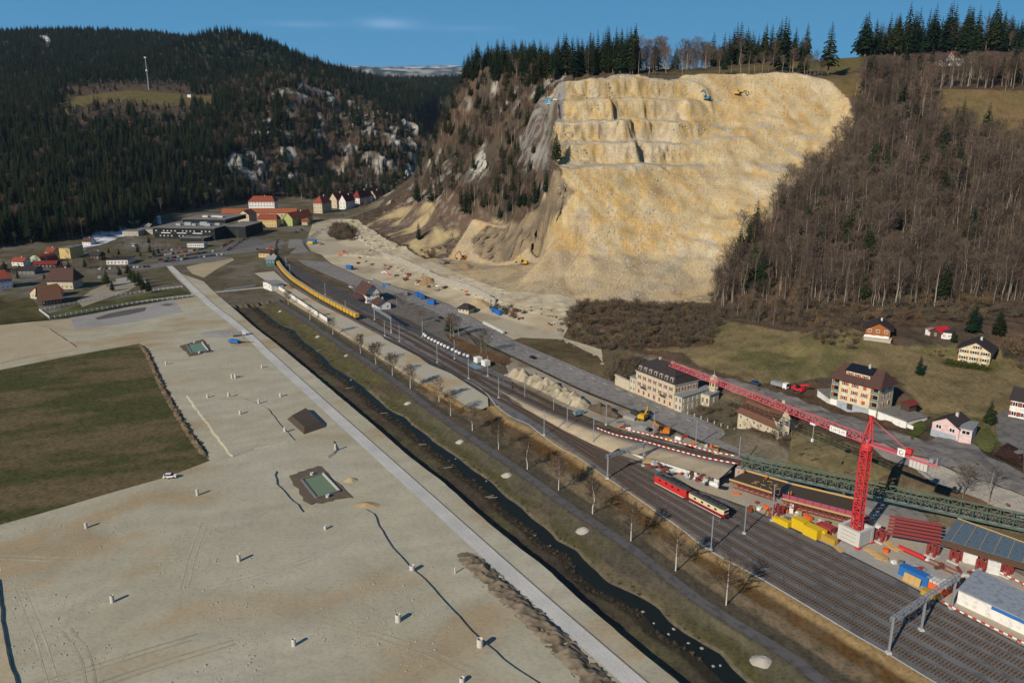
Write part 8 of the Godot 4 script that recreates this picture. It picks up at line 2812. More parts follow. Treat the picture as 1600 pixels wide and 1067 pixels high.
func picket_fence(line: PackedVector3Array, label: String) -> void:
	var l := smooth_line(line, 3.2)
	var o := thing("paddock_fence", label, "fence", Vector3.ZERO, 0.0, "white paddock fences")
	for i in l.size():
		var s := Shape.new()
		s.bar(l[i], l[i] + Vector3(0, 1.5, 0), 0.22, 0.22)
		part(o, "post", s, M.white_paint)
		if i < l.size() - 1:
			for y in [0.7, 1.3]:
				s = Shape.new()
				s.bar(l[i] + Vector3(0, y, 0), l[i + 1] + Vector3(0, y, 0), 0.08, 0.24)
				part(o, "rail", s, M.white_paint)

func small_materials() -> void:
	plain("green_water", 0.16, 0.21, 0.12, 0.15)
	worn("apron", 0.15, 0.115, 0.08, M.grit, Vector3.ONE * 0.8)
	plain("banner_blue", 0.03, 0.30, 0.50, 0.6)
	plain("car_white", 0.70, 0.70, 0.70, 0.3)
	plain("car_silver", 0.38, 0.40, 0.42, 0.3, 0.4)
	plain("car_black", 0.012, 0.012, 0.014, 0.25)
	plain("car_grey", 0.07, 0.075, 0.08, 0.3)
	plain("car_blue", 0.03, 0.06, 0.17, 0.3)
	plain("car_red", 0.38, 0.015, 0.02, 0.3)
	plain("car_yellow", 0.60, 0.45, 0.02, 0.3)
	plain("evergreen", 0.045, 0.065, 0.02, 0.9)

func build_small() -> void:

	# raised fills of the plain
	var main := poly_px([262, 752, 330, 729, 362, 717, 400, 707, 455, 697, 505, 685, 520, 689, 527, 701, 512, 713, 470, 724, 432, 735, 428, 742, 432, 756, 446, 772, 474, 800, 500, 797, 545, 790, 570, 795, 583, 802, 592, 822, 612, 855, 640, 885, 662, 905, 700, 945, 735, 985, 760, 1007, 800, 1040, 840, 1067, 960, 1165, 500, 1300, -250, 1300, -250, 1110, 40, 1110, 28, 1067, 12, 1010, 5, 960, -2, 905, -2, 828, 72, 806, 180, 774], 0.6)
	terrace("gravel_terrace", main, 0.6, 0.7, M.sand, plain_shade)
	terrace("gravel_terrace", poly_px([292, 618, 330, 612, 380, 622, 418, 638, 424, 646, 437, 663, 458, 687, 425, 695, 395, 700, 362, 712, 345, 690, 327, 664], 0.5), 0.5, 0.8, M.sand, plain_shade)
	terrace("gravel_terrace", poly_px([-250, 900, -6, 905, 0, 960, 8, 1010, 22, 1067, 34, 1108, -250, 1108], 1.2), 1.2, 0.8, M.sand, even(Color(0.45, 0.38, 0.26), 0.1))
	terrace("gravel_terrace", poly_px([-60, 575, -60, 510, 0, 508, 45, 506, 75, 513, 118, 542, 60, 552, 0, 566], 0.6), 0.6, 1.2, M.sand, even(Color(0.44, 0.37, 0.25), 0.08))
	# clods and stones lying on the gravel
	var clod := Shape.new()
	clod.lathe([Vector2(0, -0.2), Vector2(0.6, 0), Vector2(0.45, 0.35), Vector2(0, 0.5)], 5)
	var lie := []
	for k in 9000:
		var a := Vector2(rng.randf_range(-10, 760), rng.randf_range(540, 1080))
		var hi := 0.6 if a.y > 800.0 and a.x < 560.0 + (a.y - 800.0) * 0.9 else 0.03
		var c := px(a.x, a.y, hi)
		if a.x > 330.0 + (a.y - 540.0) * 1.02 or (a.x < 330.0 and a.y < 810.0) or noise_a.get_noise_2d(c.x * 2.0, c.z * 2.0) < -0.02:
			continue
		var z := rng.randf_range(0.08, 0.3) * (1.0 if k % 9 else 1.8)
		lie.append(Transform3D(Basis(Vector3.UP, rng.randf() * 6.0).scaled(Vector3(z, z * 0.8, z * 1.3)), c))
	tag(many(self, "gravel_clods", clod.mesh(M.rubble), lie), "small stones and clods strewn over the gravel plain", "stones")
	basin([471, 751, 504, 741.5, 530, 769, 494, 780], [448, 743, 501, 728, 550, 777, 482, 790], "green-watered basin in a soil apron below the dark soil heap")
	basin([291, 540, 315, 536, 325, 549, 299, 553], [280, 541, 316, 530, 333, 549, 295, 557], "smaller green basin beside the blue machine")
	# heaps on the plain
	var sh := Shape.new()
	var h := line_px([448, 655, 478, 640, 510, 667, 475, 679], 0)
	var mid := (h[0] + h[1] + h[2] + h[3]) * 0.25
	var q := []
	for k in 2:
		for i in 4:
			q.append((h[i] - mid) * (1.0 if k == 0 else 0.74) + Vector3(0, k * 1.9 + (0.3 * sin(i * 2.0) if k else 0.0), 0))
	sh.hexa(q)
	one("soil_heap", sh, M.heap_dark, "flat-topped heap of dark topsoil on the pale plain", "heap", mid)
	heap(px(548, 751, 0), 2.6, 2.2, 1.2, M.heap_sand, "small pale gravel heap near the green basin", "heap", 21)
	heap(px(345, 522, 0), 14, 9, 0.7, M.heap_grey, "low fan of light grey gravel behind the blue machine", "heap", 22)
	heap(px(572, 790, 0), 5, 3, 0.9, M.heap_sand, "little sandy mound below the green basin", "heap", 23)
	for g in [[541, 557, 2.2, "pale stone pile beside the path, smallest near the white wall"], [638, 631, 2.6, "pale stone pile by the path opposite the sand fill's white stretch"], [720, 691, 2.8, "pale stone pile on the grass by the path's straight"], [793, 743, 3.0, "pale stone pile between path and stream bend"], [913, 830, 3.4, "round pale stone pile on the green bank"], [1193, 1033, 3.8, "large pale stone pile below the row of birches"], [438, 487, 2.0, "far pale stone pile between stream and path"], [497, 527, 2.2, "pale stone pile near a bend of the upper stream"]]:
		var c := px(g[0], g[1], -1.9)
		heap(c, g[2] * 0.8, g[2] * 0.65, 1.1, M.rubble, g[3], "stone pile", int(g[0]), 0.3)
	# shafts
	var on_plain := "grey concrete shaft pipe standing upright on the gravel plain"
	for g in [[308, 774, 0.45, 2.3, 1], [259, 570, 0.45, 2.0, 0], [324, 623, 0.45, 2.3, 1], [357, 621, 0.5, 2.4, 1], [375, 649, 0.5, 2.3, 1], [409, 575, 0.45, 1.7, 0], [438, 620, 0.5, 1.8, 0], [404, 631, 0.45, 2.2, 1], [134, 825, 0.45, 1.9, 1], [175, 941, 0.5, 2.0, 1], [373, 877, 0.5, 2.2, 1], [508, 827, 0.45, 1.3, 1], [459, 1009, 0.5, 1.8, 1], [722, 1066, 0.6, 1.2, 1]]:
		shaft(px(g[0], g[1], 0.0 if g[4] == 0 or g[1] < 700 else 0.6), g[2], g[3], on_plain)
	shaft(px(362, 591, 0), 0.5, 2.2, "one of two concrete shaft pipes standing close together on the plain")
	shaft(px(367.5, 591, 0), 0.5, 2.2, "one of two concrete shaft pipes standing close together on the plain")
	shaft(px(445, 675, 0.2), 0.5, 2.0, "concrete shaft pipe in the scarp beside the dark topsoil heap")
	shaft(px(524, 704, 0.2), 0.35, 2.6, "tall thin concrete pipe at the rounded tip of the gravel terrace")
	shaft(px(644, 893, 0), 0.7, 1.9, "stout concrete shaft pipe standing in the gap of the long scarp")
	shaft(px(622, 971, 0.6), 0.7, 2.0, "stout concrete shaft pipe with a stake rising from it", true)
	shaft(px(750, 1010, 0.6), 0.75, 2.0, "stout concrete shaft pipe at the lower end of the long scarp")
	shaft(px(711, 896, 0), 0.2, 1.9, "thin grey standpipe beside the earth berm")
	shaft(px(358, 544, 0), 0.12, 1.9, "thin standpipe near the blue machine")
	# cars and machines on the plain
	car(px(265, 746, 0.6), 1.75, "car_white", "white estate car parked at the corner of the green field", "", false)
	var bm := px(366, 536, 0)
	var o := thing("blue_screener", "blue screening machine with conveyor arm on the plain", "screener", bm, 1.2)
	var s := Shape.new()
	s.box(Vector3(0, 1.1, 0), Vector3(2.4, 1.6, 6.0))
	part(o, "body", s, M.site_blue)
	s = Shape.new()
	s.bar(Vector3(0, 1.6, 2.5), Vector3(0, 3.2, 7.0), 0.9, 0.3)
	part(o, "conveyor", s, M.mid_grey)
	s = Shape.new()
	for x in [-1.0, 1.0]:
		s.box(Vector3(x, 0.35, 0), Vector3(0.5, 0.7, 4.4))
	part(o, "tracks", s, M.dark_grey)
	truck(px(372, 525, 0), 2.0, M.car_white, M.heap_grey, "white tipper lorry by the haul road near the blue machine")
	# green field's hedge strip
	build_ridge("field_bank", "rough dark bank with dry grass along the field's edge", line_px([217, 538, 226, 548, 234, 562, 252, 603, 278, 650, 302, 688, 327, 718], 0.05), 3.0, 0.9, Color(0.15, 0.115, 0.075), 31)
	# path-side birches
	for g in [[563, 552, 9], [587, 569, 9.5], [613, 587, 10], [641, 607, 10], [686, 627, 9.5], [704, 650, 9.5], [738, 673, 9], [779, 702, 9.5], [520, 523, 9], [450, 476, 8], [484, 500, 8.5], [824, 733, 9.5], [873, 766, 10.5], [926, 803, 10.5], [986, 845, 10.5], [1056, 892, 11], [1135, 945, 11.5]]:
		var c := px(g[0], g[1], -1.05)
		plant("young_birch", c, g[2] * 1.12, "leafless white-stemmed birch in the row beside the footpath", 1.15)
	for g in [[709, 528, 14, 0], [704, 530, 15, 0], [717, 527, 12, 0], [752, 554, 13, 0], [760, 555, 14, 0], [628, 486, 12, 0], [620, 482, 10, 0], [660, 508, 9, 0], [650, 505, 9, 0], [1505, 778, 11, 0], [1545, 787, 13, 0], [1237, 682, 7, 1], [1215, 690, 7, 1], [1090, 645, 6, 1], [965, 585, 10, 0], [955, 580, 10, 0], [975, 588, 9, 0], [1160, 377, 20, 2], [1318, 236, 24, 2], [120, 420, 10, 0], [138, 420, 9, 0], [158, 418, 10, 0]]:
		var c := gp(g[0], g[1])
		plant("bare_tree", c, g[2], ["leafless tree standing among roads and houses", "leafless garden tree by the old workshop", "lone leafless tree at the quarry's edge"][g[3]], 1.3)
	for g in [[167, 448, 14], [175, 455, 9], [187, 432, 9], [200, 430, 11], [210, 446, 14], [218, 450, 14], [224, 455, 12], [232, 458, 11], [205, 441, 13], [544, 368, 15], [550, 372, 12], [1437, 586, 9], [1545, 665, 10], [1489, 537, 7], [1520, 520, 16], [1560, 525, 14], [702, 522, 13], [652, 318, 26], [728, 336, 24], [240, 400, 8], [247, 396, 7]]:
		plant("spruce_tree", gp(g[0], g[1]), g[2], "single dark conifer standing near " + ("the paddock" if g[0] < 300 else "the quarry foot" if g[0] < 1000 else "the hillside houses"), 1.5)
	for k in 60:
		var f := rng.randf()
		var g := gp(lerpf(-10, 430, f), lerpf(440, 352, f) + rng.randf_range(-16, 14))
		if g.y < 6.0 and g.z > -900.0:
			plant("bare_tree" if k % 3 else "spruce_tree", g, rng.randf_range(5, 11), "tree standing among the houses of the town" if k % 3 else "conifer standing among the houses of the town", 1.3)
	scatter_scrub()
	build_hedge()
	# cars in town
	var names := ["car_black", "car_grey", "car_silver", "car_white", "car_blue", "car_red", "car_black", "car_grey"]
	var words := {"car_black": "black", "car_grey": "dark grey", "car_silver": "silver", "car_white": "white", "car_blue": "dark blue", "car_red": "red", "car_yellow": "yellow"}
	var rr := RandomNumberGenerator.new()
	rr.seed = 5
	for row in [[233, 403, 320, 389, 22], [248, 407, 332, 393, 24], [256, 409.5, 346, 398, 24], [343, 388, 362, 377, 7], [356, 391, 388, 370, 10], [244, 392.5, 268, 391, 6], [270, 389, 290, 387.5, 5], [150, 421, 236, 417, 17]]:
		for k in row[4]:
			if rr.randf() < 0.12:
				continue
			var f: float = k / float(row[4] - 1)
			var c: String = names[rr.randi() % names.size()]
			if k == 11 and row[0] == 248:
				c = "car_yellow"
			car(px(lerpf(row[0], row[2], f), lerpf(row[1], row[3], f), 0.12), 0.25 + (PI if rr.randf() < 0.5 else 0.0), c, words[c] + " car parked among the rows by the black factory", "cars parked in the town")
	for g in [[833, 561.5, "car_black", "black car driving along the main road by the old house"], [689, 499, "car_black", "black car turning by the bare trees near the station"], [683, 504, "car_grey", "dark green car parked by the bare trees"], [548, 450, "car_white", "white car parked beside the station gable"], [462, 363.5, "car_blue", "blue car on the road bend"], [471, 360, "car_black", "black car following on the road bend"], [436, 384, "car_silver", "silver car at the level crossing"], [402, 391, "car_grey", "dark car on the town road"], [82, 434, "car_silver", "silver car beside the cream farmhouse"], [155, 435, "car_white", "white car by the paddock conifers"], [1181, 601, "car_blue", "small blue car on the upper street"]]:
		car(gp(g[0], g[1]) + Vector3(0, 0.28, 0), 0.6, g[2], g[3], "", false)
	truck(gp(1218, 607) + Vector3(0, 0.3, 0), 0.7, M.car_white, M.car_silver, "white flatbed lorry parked on the upper street")
	truck(px(209, 385, 0.2), 0.2, M.car_white, M.car_silver, "silver lorry on the lane past the water works")
	truck(px(536, 402, 0.4), 1.1, M.car_white, M.car_white, "white concrete lorry on the works ground")
	van(px(685, 451, 0.4), 0.8, M.car_white, "white van below the retaining wall")
	van(px(820, 478, 0.6), 0.9, M.car_white, "white van on the quarry road")
	var th := thing("telehandler", "bright red telehandler with raised arm beside the apartment house", "telehandler", gp(1247, 613) + Vector3(0, 0.3, 0), 0.6)
	s = Shape.new()
	s.box(Vector3(0, 1.3, 0), Vector3(2.2, 1.2, 5.0))
	part(th, "body", s, M.bright_red)
	s = Shape.new()
	s.bar(Vector3(0.5, 1.8, -2.4), Vector3(0.5, 4.0, 4.5), 0.6, 0.7)
	part(th, "arm", s, M.bright_red)
	s = Shape.new()
	s.box(Vector3(-0.6, 2.3, 0.2), Vector3(1.0, 1.4, 1.5))
	part(th, "cab", s, M.dark_glass)
	s = Shape.new()
	for z in [-1.6, 1.6]:
		for x in [-1.0, 1.0]:
			s.tube(Vector3(x - 0.2, 0.65, z), Vector3(x + 0.2, 0.65, z), 0.65, 0.65, 12, true)
	part(th, "wheels", s, M.dark_grey)
	# paddock fences
	picket_fence(line_px([64, 486, 75, 483, 110, 476, 160, 467, 220, 457, 286, 449], 0.05), "white rail fence along the farm side of the grass strip")
	picket_fence(line_px([76, 498, 110, 492, 160, 483, 220, 473, 300, 463], 0.05), "white rail fence along the gravel side of the grass strip")
	picket_fence(line_px([61, 486, 77, 498], 0.05), "short white rail fence closing the grass strip at the barn")
	# garden posts by the road
	var gpst := Shape.new()
	gpst.box(Vector3(0, 0.6, 0), Vector3(0.35, 1.5, 0.35))
	for k in 13:
		var f := k / 12.0
		one("stone_post", gpst, M.pale_stone, "pale stone post along the garden edge beside the main road", "post", px(lerpf(1075, 1200, f), lerpf(647, 693, f), 0.3), 0.5, "stone posts along the garden")
	# mast on the meadow
	var mp := gp(232, 140)
	var mm := thing("telecom_mast", "slender telecom mast on the hillside meadow", "mast", mp)
	s = Shape.new()
	s.tube(Vector3(0, -1, 0), Vector3(0, 62, 0), 1.2, 0.6, 6)
	part(mm, "pole", s, M.galvanised)
	s = Shape.new()
	for y in [34.0, 58.0]:
		s.lathe([Vector2(0.5, y), Vector2(2.6, y + 0.6), Vector2(2.6, y + 3.4), Vector2(0.5, y + 4)], 8)
	part(mm, "antenna", s, M.pale_concrete)
	# footbridge over the stream
	var fb := thing("footbridge", "light steel footbridge crossing the stream near the town", "bridge", px(351, 453, -0.5))
	var e := px(398, 446.5, -0.5) - px(351, 453, -0.5)
	s = Shape.new()
	s.bar(Vector3.ZERO, e, 2.6, 0.4)
	part(fb, "deck", s, M.lead)
	for k in [-1.2, 1.2]:
		s = Shape.new()
		var sd: Vector3 = Vector3(-e.z, 0, e.x).normalized() * k
		s.bar(sd + Vector3(0, 1.1, 0), e + sd + Vector3(0, 1.1, 0), 0.1, 0.1)
		for i in 12:
			s.bar(sd + e * (i / 11.0), sd + e * (i / 11.0) + Vector3(0, 1.1, 0), 0.08, 0.08)
		part(fb, "railing", s, M.galvanised)
	# stones and logs in the stream
	var st := Shape.new()
	st.lathe([Vector2(0, -0.3), Vector2(0.8, -0.2), Vector2(1.0, 0.2), Vector2(0.6, 0.55), Vector2(0, 0.65)], 8)
	for g in [[1005, 956], [1022, 974], [1053, 983], [1076, 1005], [1097, 1013], [1115, 1041], [1126, 1040], [1045, 991], [1069, 1023], [860, 853], [836, 837], [760, 752], [712, 717], [644, 664], [548, 594]]:
		var c := px(g[0], g[1], -3.1)
		var m := one("stream_boulder", st, M.heap_grey, "pale boulder lying in the dark stream", "boulder", c, g[0], "boulders in the stream")
		m.scale = Vector3(0.25 + 0.3 * fmod(g[0] * 0.37, 1.0), 0.35, 0.25 + 0.3 * fmod(g[1] * 0.53, 1.0))
	for g in [[545, 607, 0.3], [498, 548, 0.5], [600, 646, 0.4], [660, 695, 0.2], [700, 731, 0.4], [765, 776, 0.5], [551, 592, 1.0], [770, 778, 0.2]]:
		var lg := Shape.new()
		lg.tube(Vector3(-1.5, 0.2, 0), Vector3(1.5, 0.25, 0.3), 0.12, 0.07, 7, true)
		one("drift_log", lg, M.rubble, "bleached log lying on the stream bank", "log", px(g[0], g[1], -2.6), g[2], "bleached logs on the stream bank")

func scatter_scrub() -> void:
	# brown scrub below the quarry and along the slope's foot
	var areas := [[[872, 500, 930, 470, 1010, 478, 1110, 480, 1255, 482, 1340, 500, 1330, 512, 1270, 516, 1130, 500, 1110, 540, 1000, 546, 940, 548, 900, 535], 3.0, 4.2], [[940, 590, 958, 575, 990, 560, 1000, 575, 985, 605], 2.6, 5.0], [[1075, 645, 1140, 640, 1200, 670, 1235, 690, 1215, 695, 1150, 672], 2.8, 2.6], [[512, 358, 535, 352, 556, 362, 548, 378, 518, 374], 4.0, 7.0], [[1100, 465, 1180, 420, 1300, 440, 1560, 470, 1600, 500, 1480, 505, 1340, 500, 1200, 485], 4.2, 4.5], [[1255, 515, 1310, 505, 1350, 520, 1345, 545, 1290, 548], 3.0, 3.5], [[1440, 545, 1490, 540, 1495, 560, 1450, 565], 3.2, 2.0], [[1555, 540, 1640, 530, 1640, 600, 1560, 575], 3.6, 6.0], [[735, 475, 790, 478, 830, 492, 800, 502, 780, 490], 3.6, 4.5], [[640, 395, 700, 385, 705, 400, 660, 402], 4.5, 3.5]]
	for a in areas:
		var poly := poly_gp(a[0])
		var lo := poly[0]
		var hi := poly[0]
		for p in poly:
			lo = lo.min(p)
			hi = hi.max(p)
		var st: float = a[1]
		var z := lo.y
		while z < hi.y:
			var x := lo.x
			while x < hi.x:
				var q := Vector2(x + rng.randf_range(-0.5, 0.5) * st, z + rng.randf_range(-0.5, 0.5) * st)
				x += st
				if Geometry2D.is_point_in_polygon(q, poly) and rng.randf() < 0.7 and noise_b.get_noise_2d(q.x * 0.8, q.y * 0.8) > -0.25:
					plant("scrub_bush", on(q.x, q.y), a[2] * rng.randf_range(0.35, 1.25), "brown leafless shrub in the scrub below the quarry slope")
			z += st
	# tufts along the stream bank
	for k in 900:
		var s := rng.randf_range(-540.0, -110.0)
		var w := at_station(stream, s)
		var e := at_station(edge_plain, s) if k % 3 else at_station(path_mid, s)
		var p := w.lerp(e, clampf((stream_half(s) + rng.randf_range(0.1, 3.5)) / w.distance_to(e), 0.1, 0.75))
		plant("scrub_bush", Vector3(p.x, -3.0, p.z), rng.randf_range(0.3, 0.9), "low dry tuft on the stream's muddy bank")

func build_hedge() -> void:
	# clipped evergreen hedge before the cream house
	var a := gp(1477, 570)
	var b := gp(1545, 580)
	var o := thing("evergreen_hedge", "bushy evergreen hedge in front of the cream house", "hedge", a)
	var s := Shape.new()
	var r := RandomNumberGenerator.new()
	r.seed = 8
	var d := b - a
	for i in 1500:
		var f := r.randf()
		var p := d * f + Vector3(r.randf_range(-1.4, 1.4), r.randf_range(0.1, 2.6 + 0.4 * sin(f * 20.0)), r.randf_range(-1.4, 1.4))
		var u := Vector3(r.randf_range(-1, 1), r.randf_range(-0.3, 1), r.randf_range(-1, 1)).normalized()
		var t := r.randf_range(0.7, 1.3)
		s.tint = Color(0.055 * t, 0.065 * t, 0.02 * t)
		s.leaf(p, p + u * 0.6, 0.35, Vector3(u.z, 0.4, u.x))
	part(o, "foliage", s, M.foliage)
	s = Shape.new()
	for i in 12:
		var p := d * ((i + 0.5) / 12.0)
		s.tube(p - Vector3(0, 0.4, 0), p + Vector3(0, 1.6, 0), 0.08, 0.04, 5)
	part(o, "stems", s, M.dark_wood)

# ---------------------------------------------------------------- people
func person_mesh(step: float, jacket: Color, trousers: Color, hat: Color) -> ArrayMesh:
	# joints with radii, tapered capsules joined by a smooth minimum, meshed as surface nets
	var j := {"pelvis": Vector3(0, 0.95, 0), "chest": Vector3(0, 1.32, 0.01), "neck": Vector3(0, 1.5, 0.01), "head": Vector3(0, 1.65, 0.03), "brow": Vector3(0, 1.72, 0.02)}
	var bones := [["pelvis", "chest", 0.15, 0.17], ["chest", "neck", 0.15, 0.065], ["neck", "head", 0.06, 0.095], ["head", "brow", 0.095, 0.10]]
	for e in [-1, 1]:
		var k := "l" if e < 0 else "r"
		j["hip" + k] = Vector3(e * 0.1, 0.92, 0)
		j["knee" + k] = Vector3(e * 0.11, 0.5, 0.06 + e * step * 0.5)
		j["ankle" + k] = Vector3(e * 0.11, 0.09, e * step)
		j["toe" + k] = Vector3(e * 0.12, 0.05, 0.17 + e * step)
		j["shoulder" + k] = Vector3(e * 0.2, 1.42, 0)
		j["elbow" + k] = Vector3(e * 0.27, 1.14, -0.03 - e * step * 0.4)
		j["wrist" + k] = Vector3(e * 0.28, 0.9, 0.08 - e * step * 0.7)
		j["hand" + k] = Vector3(e * 0.27, 0.78, 0.11 - e * step * 0.8)
		bones.append_array([["pelvis", "hip" + k, 0.13, 0.1], ["hip" + k, "knee" + k, 0.095, 0.065], ["knee" + k, "ankle" + k, 0.065, 0.045], ["ankle" + k, "toe" + k, 0.05, 0.042], ["chest", "shoulder" + k, 0.12, 0.075], ["shoulder" + k, "elbow" + k, 0.065, 0.05], ["elbow" + k, "wrist" + k, 0.048, 0.036], ["wrist" + k, "hand" + k, 0.036, 0.03]])
	var field := func(p: Vector3) -> float:
		var d := 9.0
		for b in bones:
			var a: Vector3 = j[b[0]]
			var c: Vector3 = j[b[1]] - a
			var t := clampf((p - a).dot(c) / c.length_squared(), 0, 1)
			var q: float = (p - a - c * t).length() - lerpf(b[2], b[3], t)
			var h := clampf(0.5 + 0.5 * (d - q) / 0.035, 0, 1)
			d = lerpf(d, q, h) - 0.035 * h * (1.0 - h)
		return d
	var cell := 0.05
	var n := Vector3i(17, 38, 22)
	var o := Vector3(-0.42, -0.03, -0.55)
	var val := PackedFloat32Array()
	for z in n.z:
		for y in n.y:
			for x in n.x:
				val.append(field.call(o + Vector3(x, y, z) * cell))
	var at := func(x: int, y: int, z: int) -> int: return (z * n.y + y) * n.x + x
	var vert := {}
	for z in n.z - 1:
		for y in n.y - 1:
			for x in n.x - 1:
				var sum := Vector3.ZERO
				var hits := 0
				for q in [[0, 0, 0, 1, 0, 0], [0, 1, 0, 1, 1, 0], [0, 0, 1, 1, 0, 1], [0, 1, 1, 1, 1, 1], [0, 0, 0, 0, 1, 0], [1, 0, 0, 1, 1, 0], [0, 0, 1, 0, 1, 1], [1, 0, 1, 1, 1, 1], [0, 0, 0, 0, 0, 1], [1, 0, 0, 1, 0, 1], [0, 1, 0, 0, 1, 1], [1, 1, 0, 1, 1, 1]]:
					var v0: float = val[at.call(x + q[0], y + q[1], z + q[2])]
					var v1: float = val[at.call(x + q[3], y + q[4], z + q[5])]
					if (v0 < 0.0) != (v1 < 0.0):
						sum += Vector3(x + q[0], y + q[1], z + q[2]).lerp(Vector3(x + q[3], y + q[4], z + q[5]), v0 / (v0 - v1))
						hits += 1
				if hits:
					vert[Vector3i(x, y, z)] = o + sum / hits * cell
	var s := Shape.new()
	for k in vert:
		for ax in 3:
			var u := Vector3i.ZERO
			u[ax] = 1
			var a := Vector3i.ZERO
			a[(ax + 1) % 3] = 1
			var b := Vector3i.ZERO
			b[(ax + 2) % 3] = 1
			var v0: float = val[at.call(k.x, k.y, k.z)]
			var e: Vector3i = k + u
			var v1: float = val[at.call(e.x, e.y, e.z)]
			if (v0 < 0.0) == (v1 < 0.0) or not (vert.has(k - a) and vert.has(k - b) and vert.has(k - a - b)):
				continue
			var y: float = vert[k].y
			s.tint = hat if y > 1.71 else Color(0.42, 0.26, 0.19) if y > 1.5 else jacket if y > 0.86 else trousers if y > 0.12 else Color(0.03, 0.025, 0.02)
			if y > 0.72 and y < 0.86 and absf(vert[k].x) > 0.22:
				s.tint = Color(0.42, 0.26, 0.19)
			var out := Vector3(u) * (1.0 if v0 < 0.0 else -1.0)
			s.face([vert[k], vert[k - a], vert[k - a - b], vert[k - b]], vert[k] - out)
	return s.mesh(M.foliage)

func build_people() -> void:
	var worker := person_mesh(0.05, Color(0.62, 0.14, 0.03), Color(0.58, 0.13, 0.03), Color(0.7, 0.7, 0.68))
	var walker := person_mesh(0.22, Color(0.03, 0.035, 0.05), Color(0.03, 0.03, 0.045), Color(0.05, 0.035, 0.025))
	for q in [[1154, 742, 4.4, "person in orange work clothes and white helmet at the ramp end of the plywood span", 0.6], [1162, 741, 4.4, "second person in orange work clothes on the plywood span, near the green bridge", 2.4], [1197, 750, 4.4, "person in orange work clothes standing midway along the plywood span", -0.8], [1232, 777, 4.4, "person in orange work clothes at the corner of the pink-netted span", 1.4], [1236, 776, 4.4, "person in orange work clothes facing a colleague by the pink netting", -1.6], [1384, 848, 0.1, "person in orange work clothes on the ground below the red girders", 0.3]]:
		var o := put(self, numbered("person"), worker, px(q[0], q[1], q[2]), q[4])
		tag(o, q[3], "person")
	for q in [[437.5, 472, "person in dark clothes walking on the footpath, nearer the white wall", 0.5], [441, 473, "person in dark clothes walking on the footpath beside a companion", 0.55]]:
		var o := put(self, numbered("person"), walker, px(q[0], q[1], -0.93), q[3])
		tag(o, q[2], "person")

func colours() -> void:
	plain("snow", 1, 1, 1, 0.9)
	M.snow.vertex_color_use_as_albedo = true
	plain("pale_concrete", 0.50, 0.49, 0.46)
	plain("dark_grey", 0.045, 0.045, 0.048, 0.7)
	plain("mid_grey", 0.16, 0.16, 0.16, 0.7)
	plain("dark_glass", 0.015, 0.018, 0.022, 0.12)
	plain("white_paint", 0.74, 0.74, 0.72, 0.6)
	plain("loco_red", 0.50, 0.030, 0.028, 0.4)
	plain("loco_roof", 0.07, 0.075, 0.075, 0.6)
	plain("cream", 0.60, 0.50, 0.30, 0.5)
	plain("maroon", 0.19, 0.012, 0.025, 0.45)
	plain("train_yellow", 0.58, 0.37, 0.035, 0.6)
	plain("road_yellow", 0.55, 0.38, 0.05)
	plain("pale_sand", 0.40, 0.34, 0.22, 0.95)

func build_all() -> void:
	colours()
	build_ground()
	build_railway()
	building_colours()
	build_houses()
	build_site()
	build_small()
	build_people()

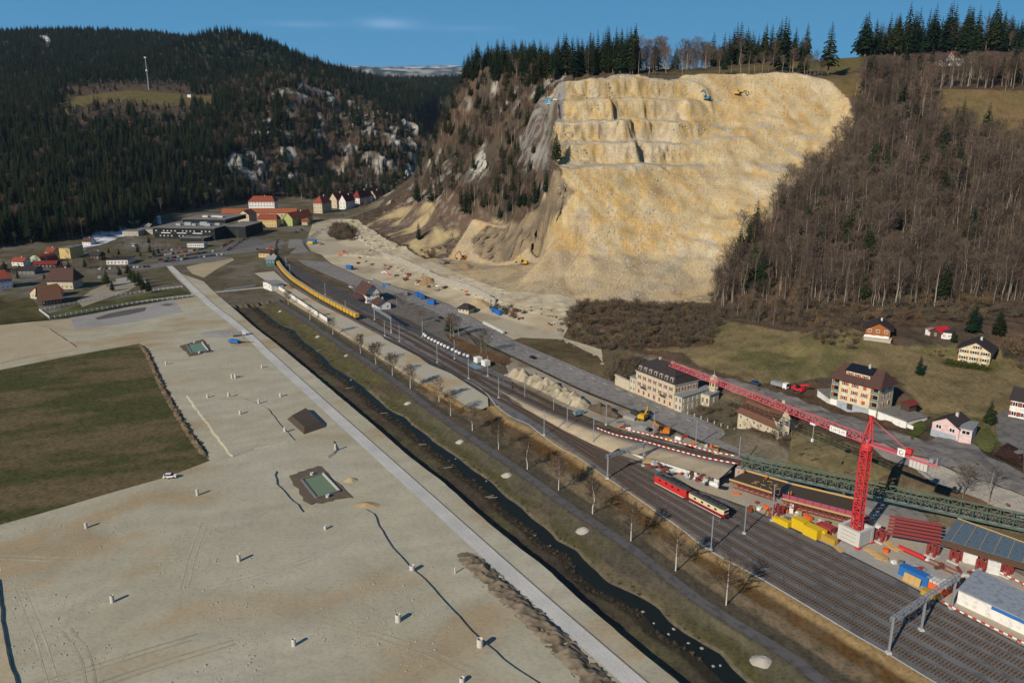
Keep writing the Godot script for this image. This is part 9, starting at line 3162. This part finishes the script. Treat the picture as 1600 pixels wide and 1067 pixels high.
func _ready() -> void:
	rng.seed = 20240301
	for q in [[noise_a, 0.016, 3, 4], [noise_b, 0.11, 3, 9], [noise_c, 0.12, 4, 14]]:
		var f: FastNoiseLite = q[0]
		f.noise_type = FastNoiseLite.TYPE_SIMPLEX_SMOOTH
		f.frequency = q[1]
		f.fractal_octaves = q[2]
		f.seed = q[3]
	# camera
	var cam := Camera3D.new()
	cam.name = "camera"
	add_child(cam)
	cam.fov = rad_to_deg(2.0 * atan(533.5 / FOCAL))
	cam.position = Vector3(0, EYE, 0)
	cam.rotation.x = -PITCH
	cam.near = 1.0
	cam.far = 30000.0
	cam.current = true
	# sky and sun
	var env := Environment.new()
	env.background_mode = Environment.BG_SKY
	var sky := Sky.new()
	var air := ProceduralSkyMaterial.new()
	air.sky_top_color = lin(0.03, 0.09, 0.22)
	air.sky_horizon_color = lin(0.085, 0.335, 0.60)
	air.sky_curve = 0.22
	air.ground_horizon_color = lin(0.085, 0.335, 0.60)
	air.ground_bottom_color = lin(0.10, 0.10, 0.09)
	air.sun_angle_max = 1.0
	air.sky_cover = cirrus()
	sky.sky_material = air
	env.sky = sky
	env.tonemap_mode = Environment.TONE_MAPPER_LINEAR
	env.tonemap_exposure = 1.05
	env.sdfgi_enabled = true
	env.ssao_enabled = true
	env.ssil_enabled = true
	env.fog_enabled = true
	env.fog_density = 0.00002
	env.fog_light_color = lin(0.45, 0.62, 0.85)
	var around := WorldEnvironment.new()
	around.name = "surroundings"
	around.environment = env
	add_child(around)
	var sun := DirectionalLight3D.new()
	sun.name = "sun"
	sun.light_energy = 1.5
	sun.light_color = Color(1.0, 0.945, 0.86)
	sun.light_angular_distance = 0.5
	sun.shadow_enabled = true
	add_child(sun)
	var az := deg_to_rad(39.0)
	sun.look_at_from_position(Vector3.ZERO, Vector3(sin(az), -tan(deg_to_rad(29.0)), -cos(az)))
	# the land, then what stands on it
	make_materials()
	feature_lines()
	build_heights()
	make_regions()
	build_terrain()
	build_distance()
	make_tree_kinds()
	scatter_woods()
	build_all()
	grow_trees("spruce_tree", 290, ["trunk", "crown"], "conifer", "dark conifer forest covering the hills around the valley")
	grow_trees("bare_tree", 290, ["trunk", "crown"], "bare tree", "leafless woods covering the slopes around the valley")
	grow_trees("scrub_bush", 290, ["stems", "twigs"], "bush", "tangle of brown leafless scrub on the banks")
	grow_trees("young_birch", 300, ["trunk", "crown"], "birch", "")

func cirrus() -> ImageTexture:
	var im := Image.create_empty(2048, 1024, false, Image.FORMAT_RGBAF)
	im.fill(Color(0, 0, 0, 0))
	# thin streaks of high cloud; columns run around the horizon, starting straight ahead
	var n := FastNoiseLite.new()
	n.frequency = 0.05
	n.seed = 6
	for y in range(420, 512):
		for x in 2048:
			var a := 0.0
			var el := (512.0 - y) * 180.0 / 1024.0
			var azi := wrapf(x * 360.0 / 2048.0, -180.0, 180.0)
			for s in [[-8.3, 6.35, 2.6, 0.30, 0.13], [-14.0, 6.2, 3.5, 0.14, 0.07], [-3.0, 6.1, 4.0, 0.12, 0.05], [40.0, 9.0, 7.0, 0.4, 0.1], [-70.0, 8.0, 8.0, 0.4, 0.1], [120.0, 10.0, 8.0, 0.5, 0.1]]:
				var dx: float = (azi - s[0]) / s[2]
				var dy: float = (el - s[1]) / s[3]
				a += s[4] * exp(-dx * dx * 2.0 - dy * dy) * (1.0 + 0.6 * n.get_noise_2d(x * 0.6, y * 4.0))
			if a > 0.003:
				im.set_pixel(x, y, Color(0.9, 0.85, 0.9, clampf(a, 0, 1)))
	return ImageTexture.create_from_image(im)
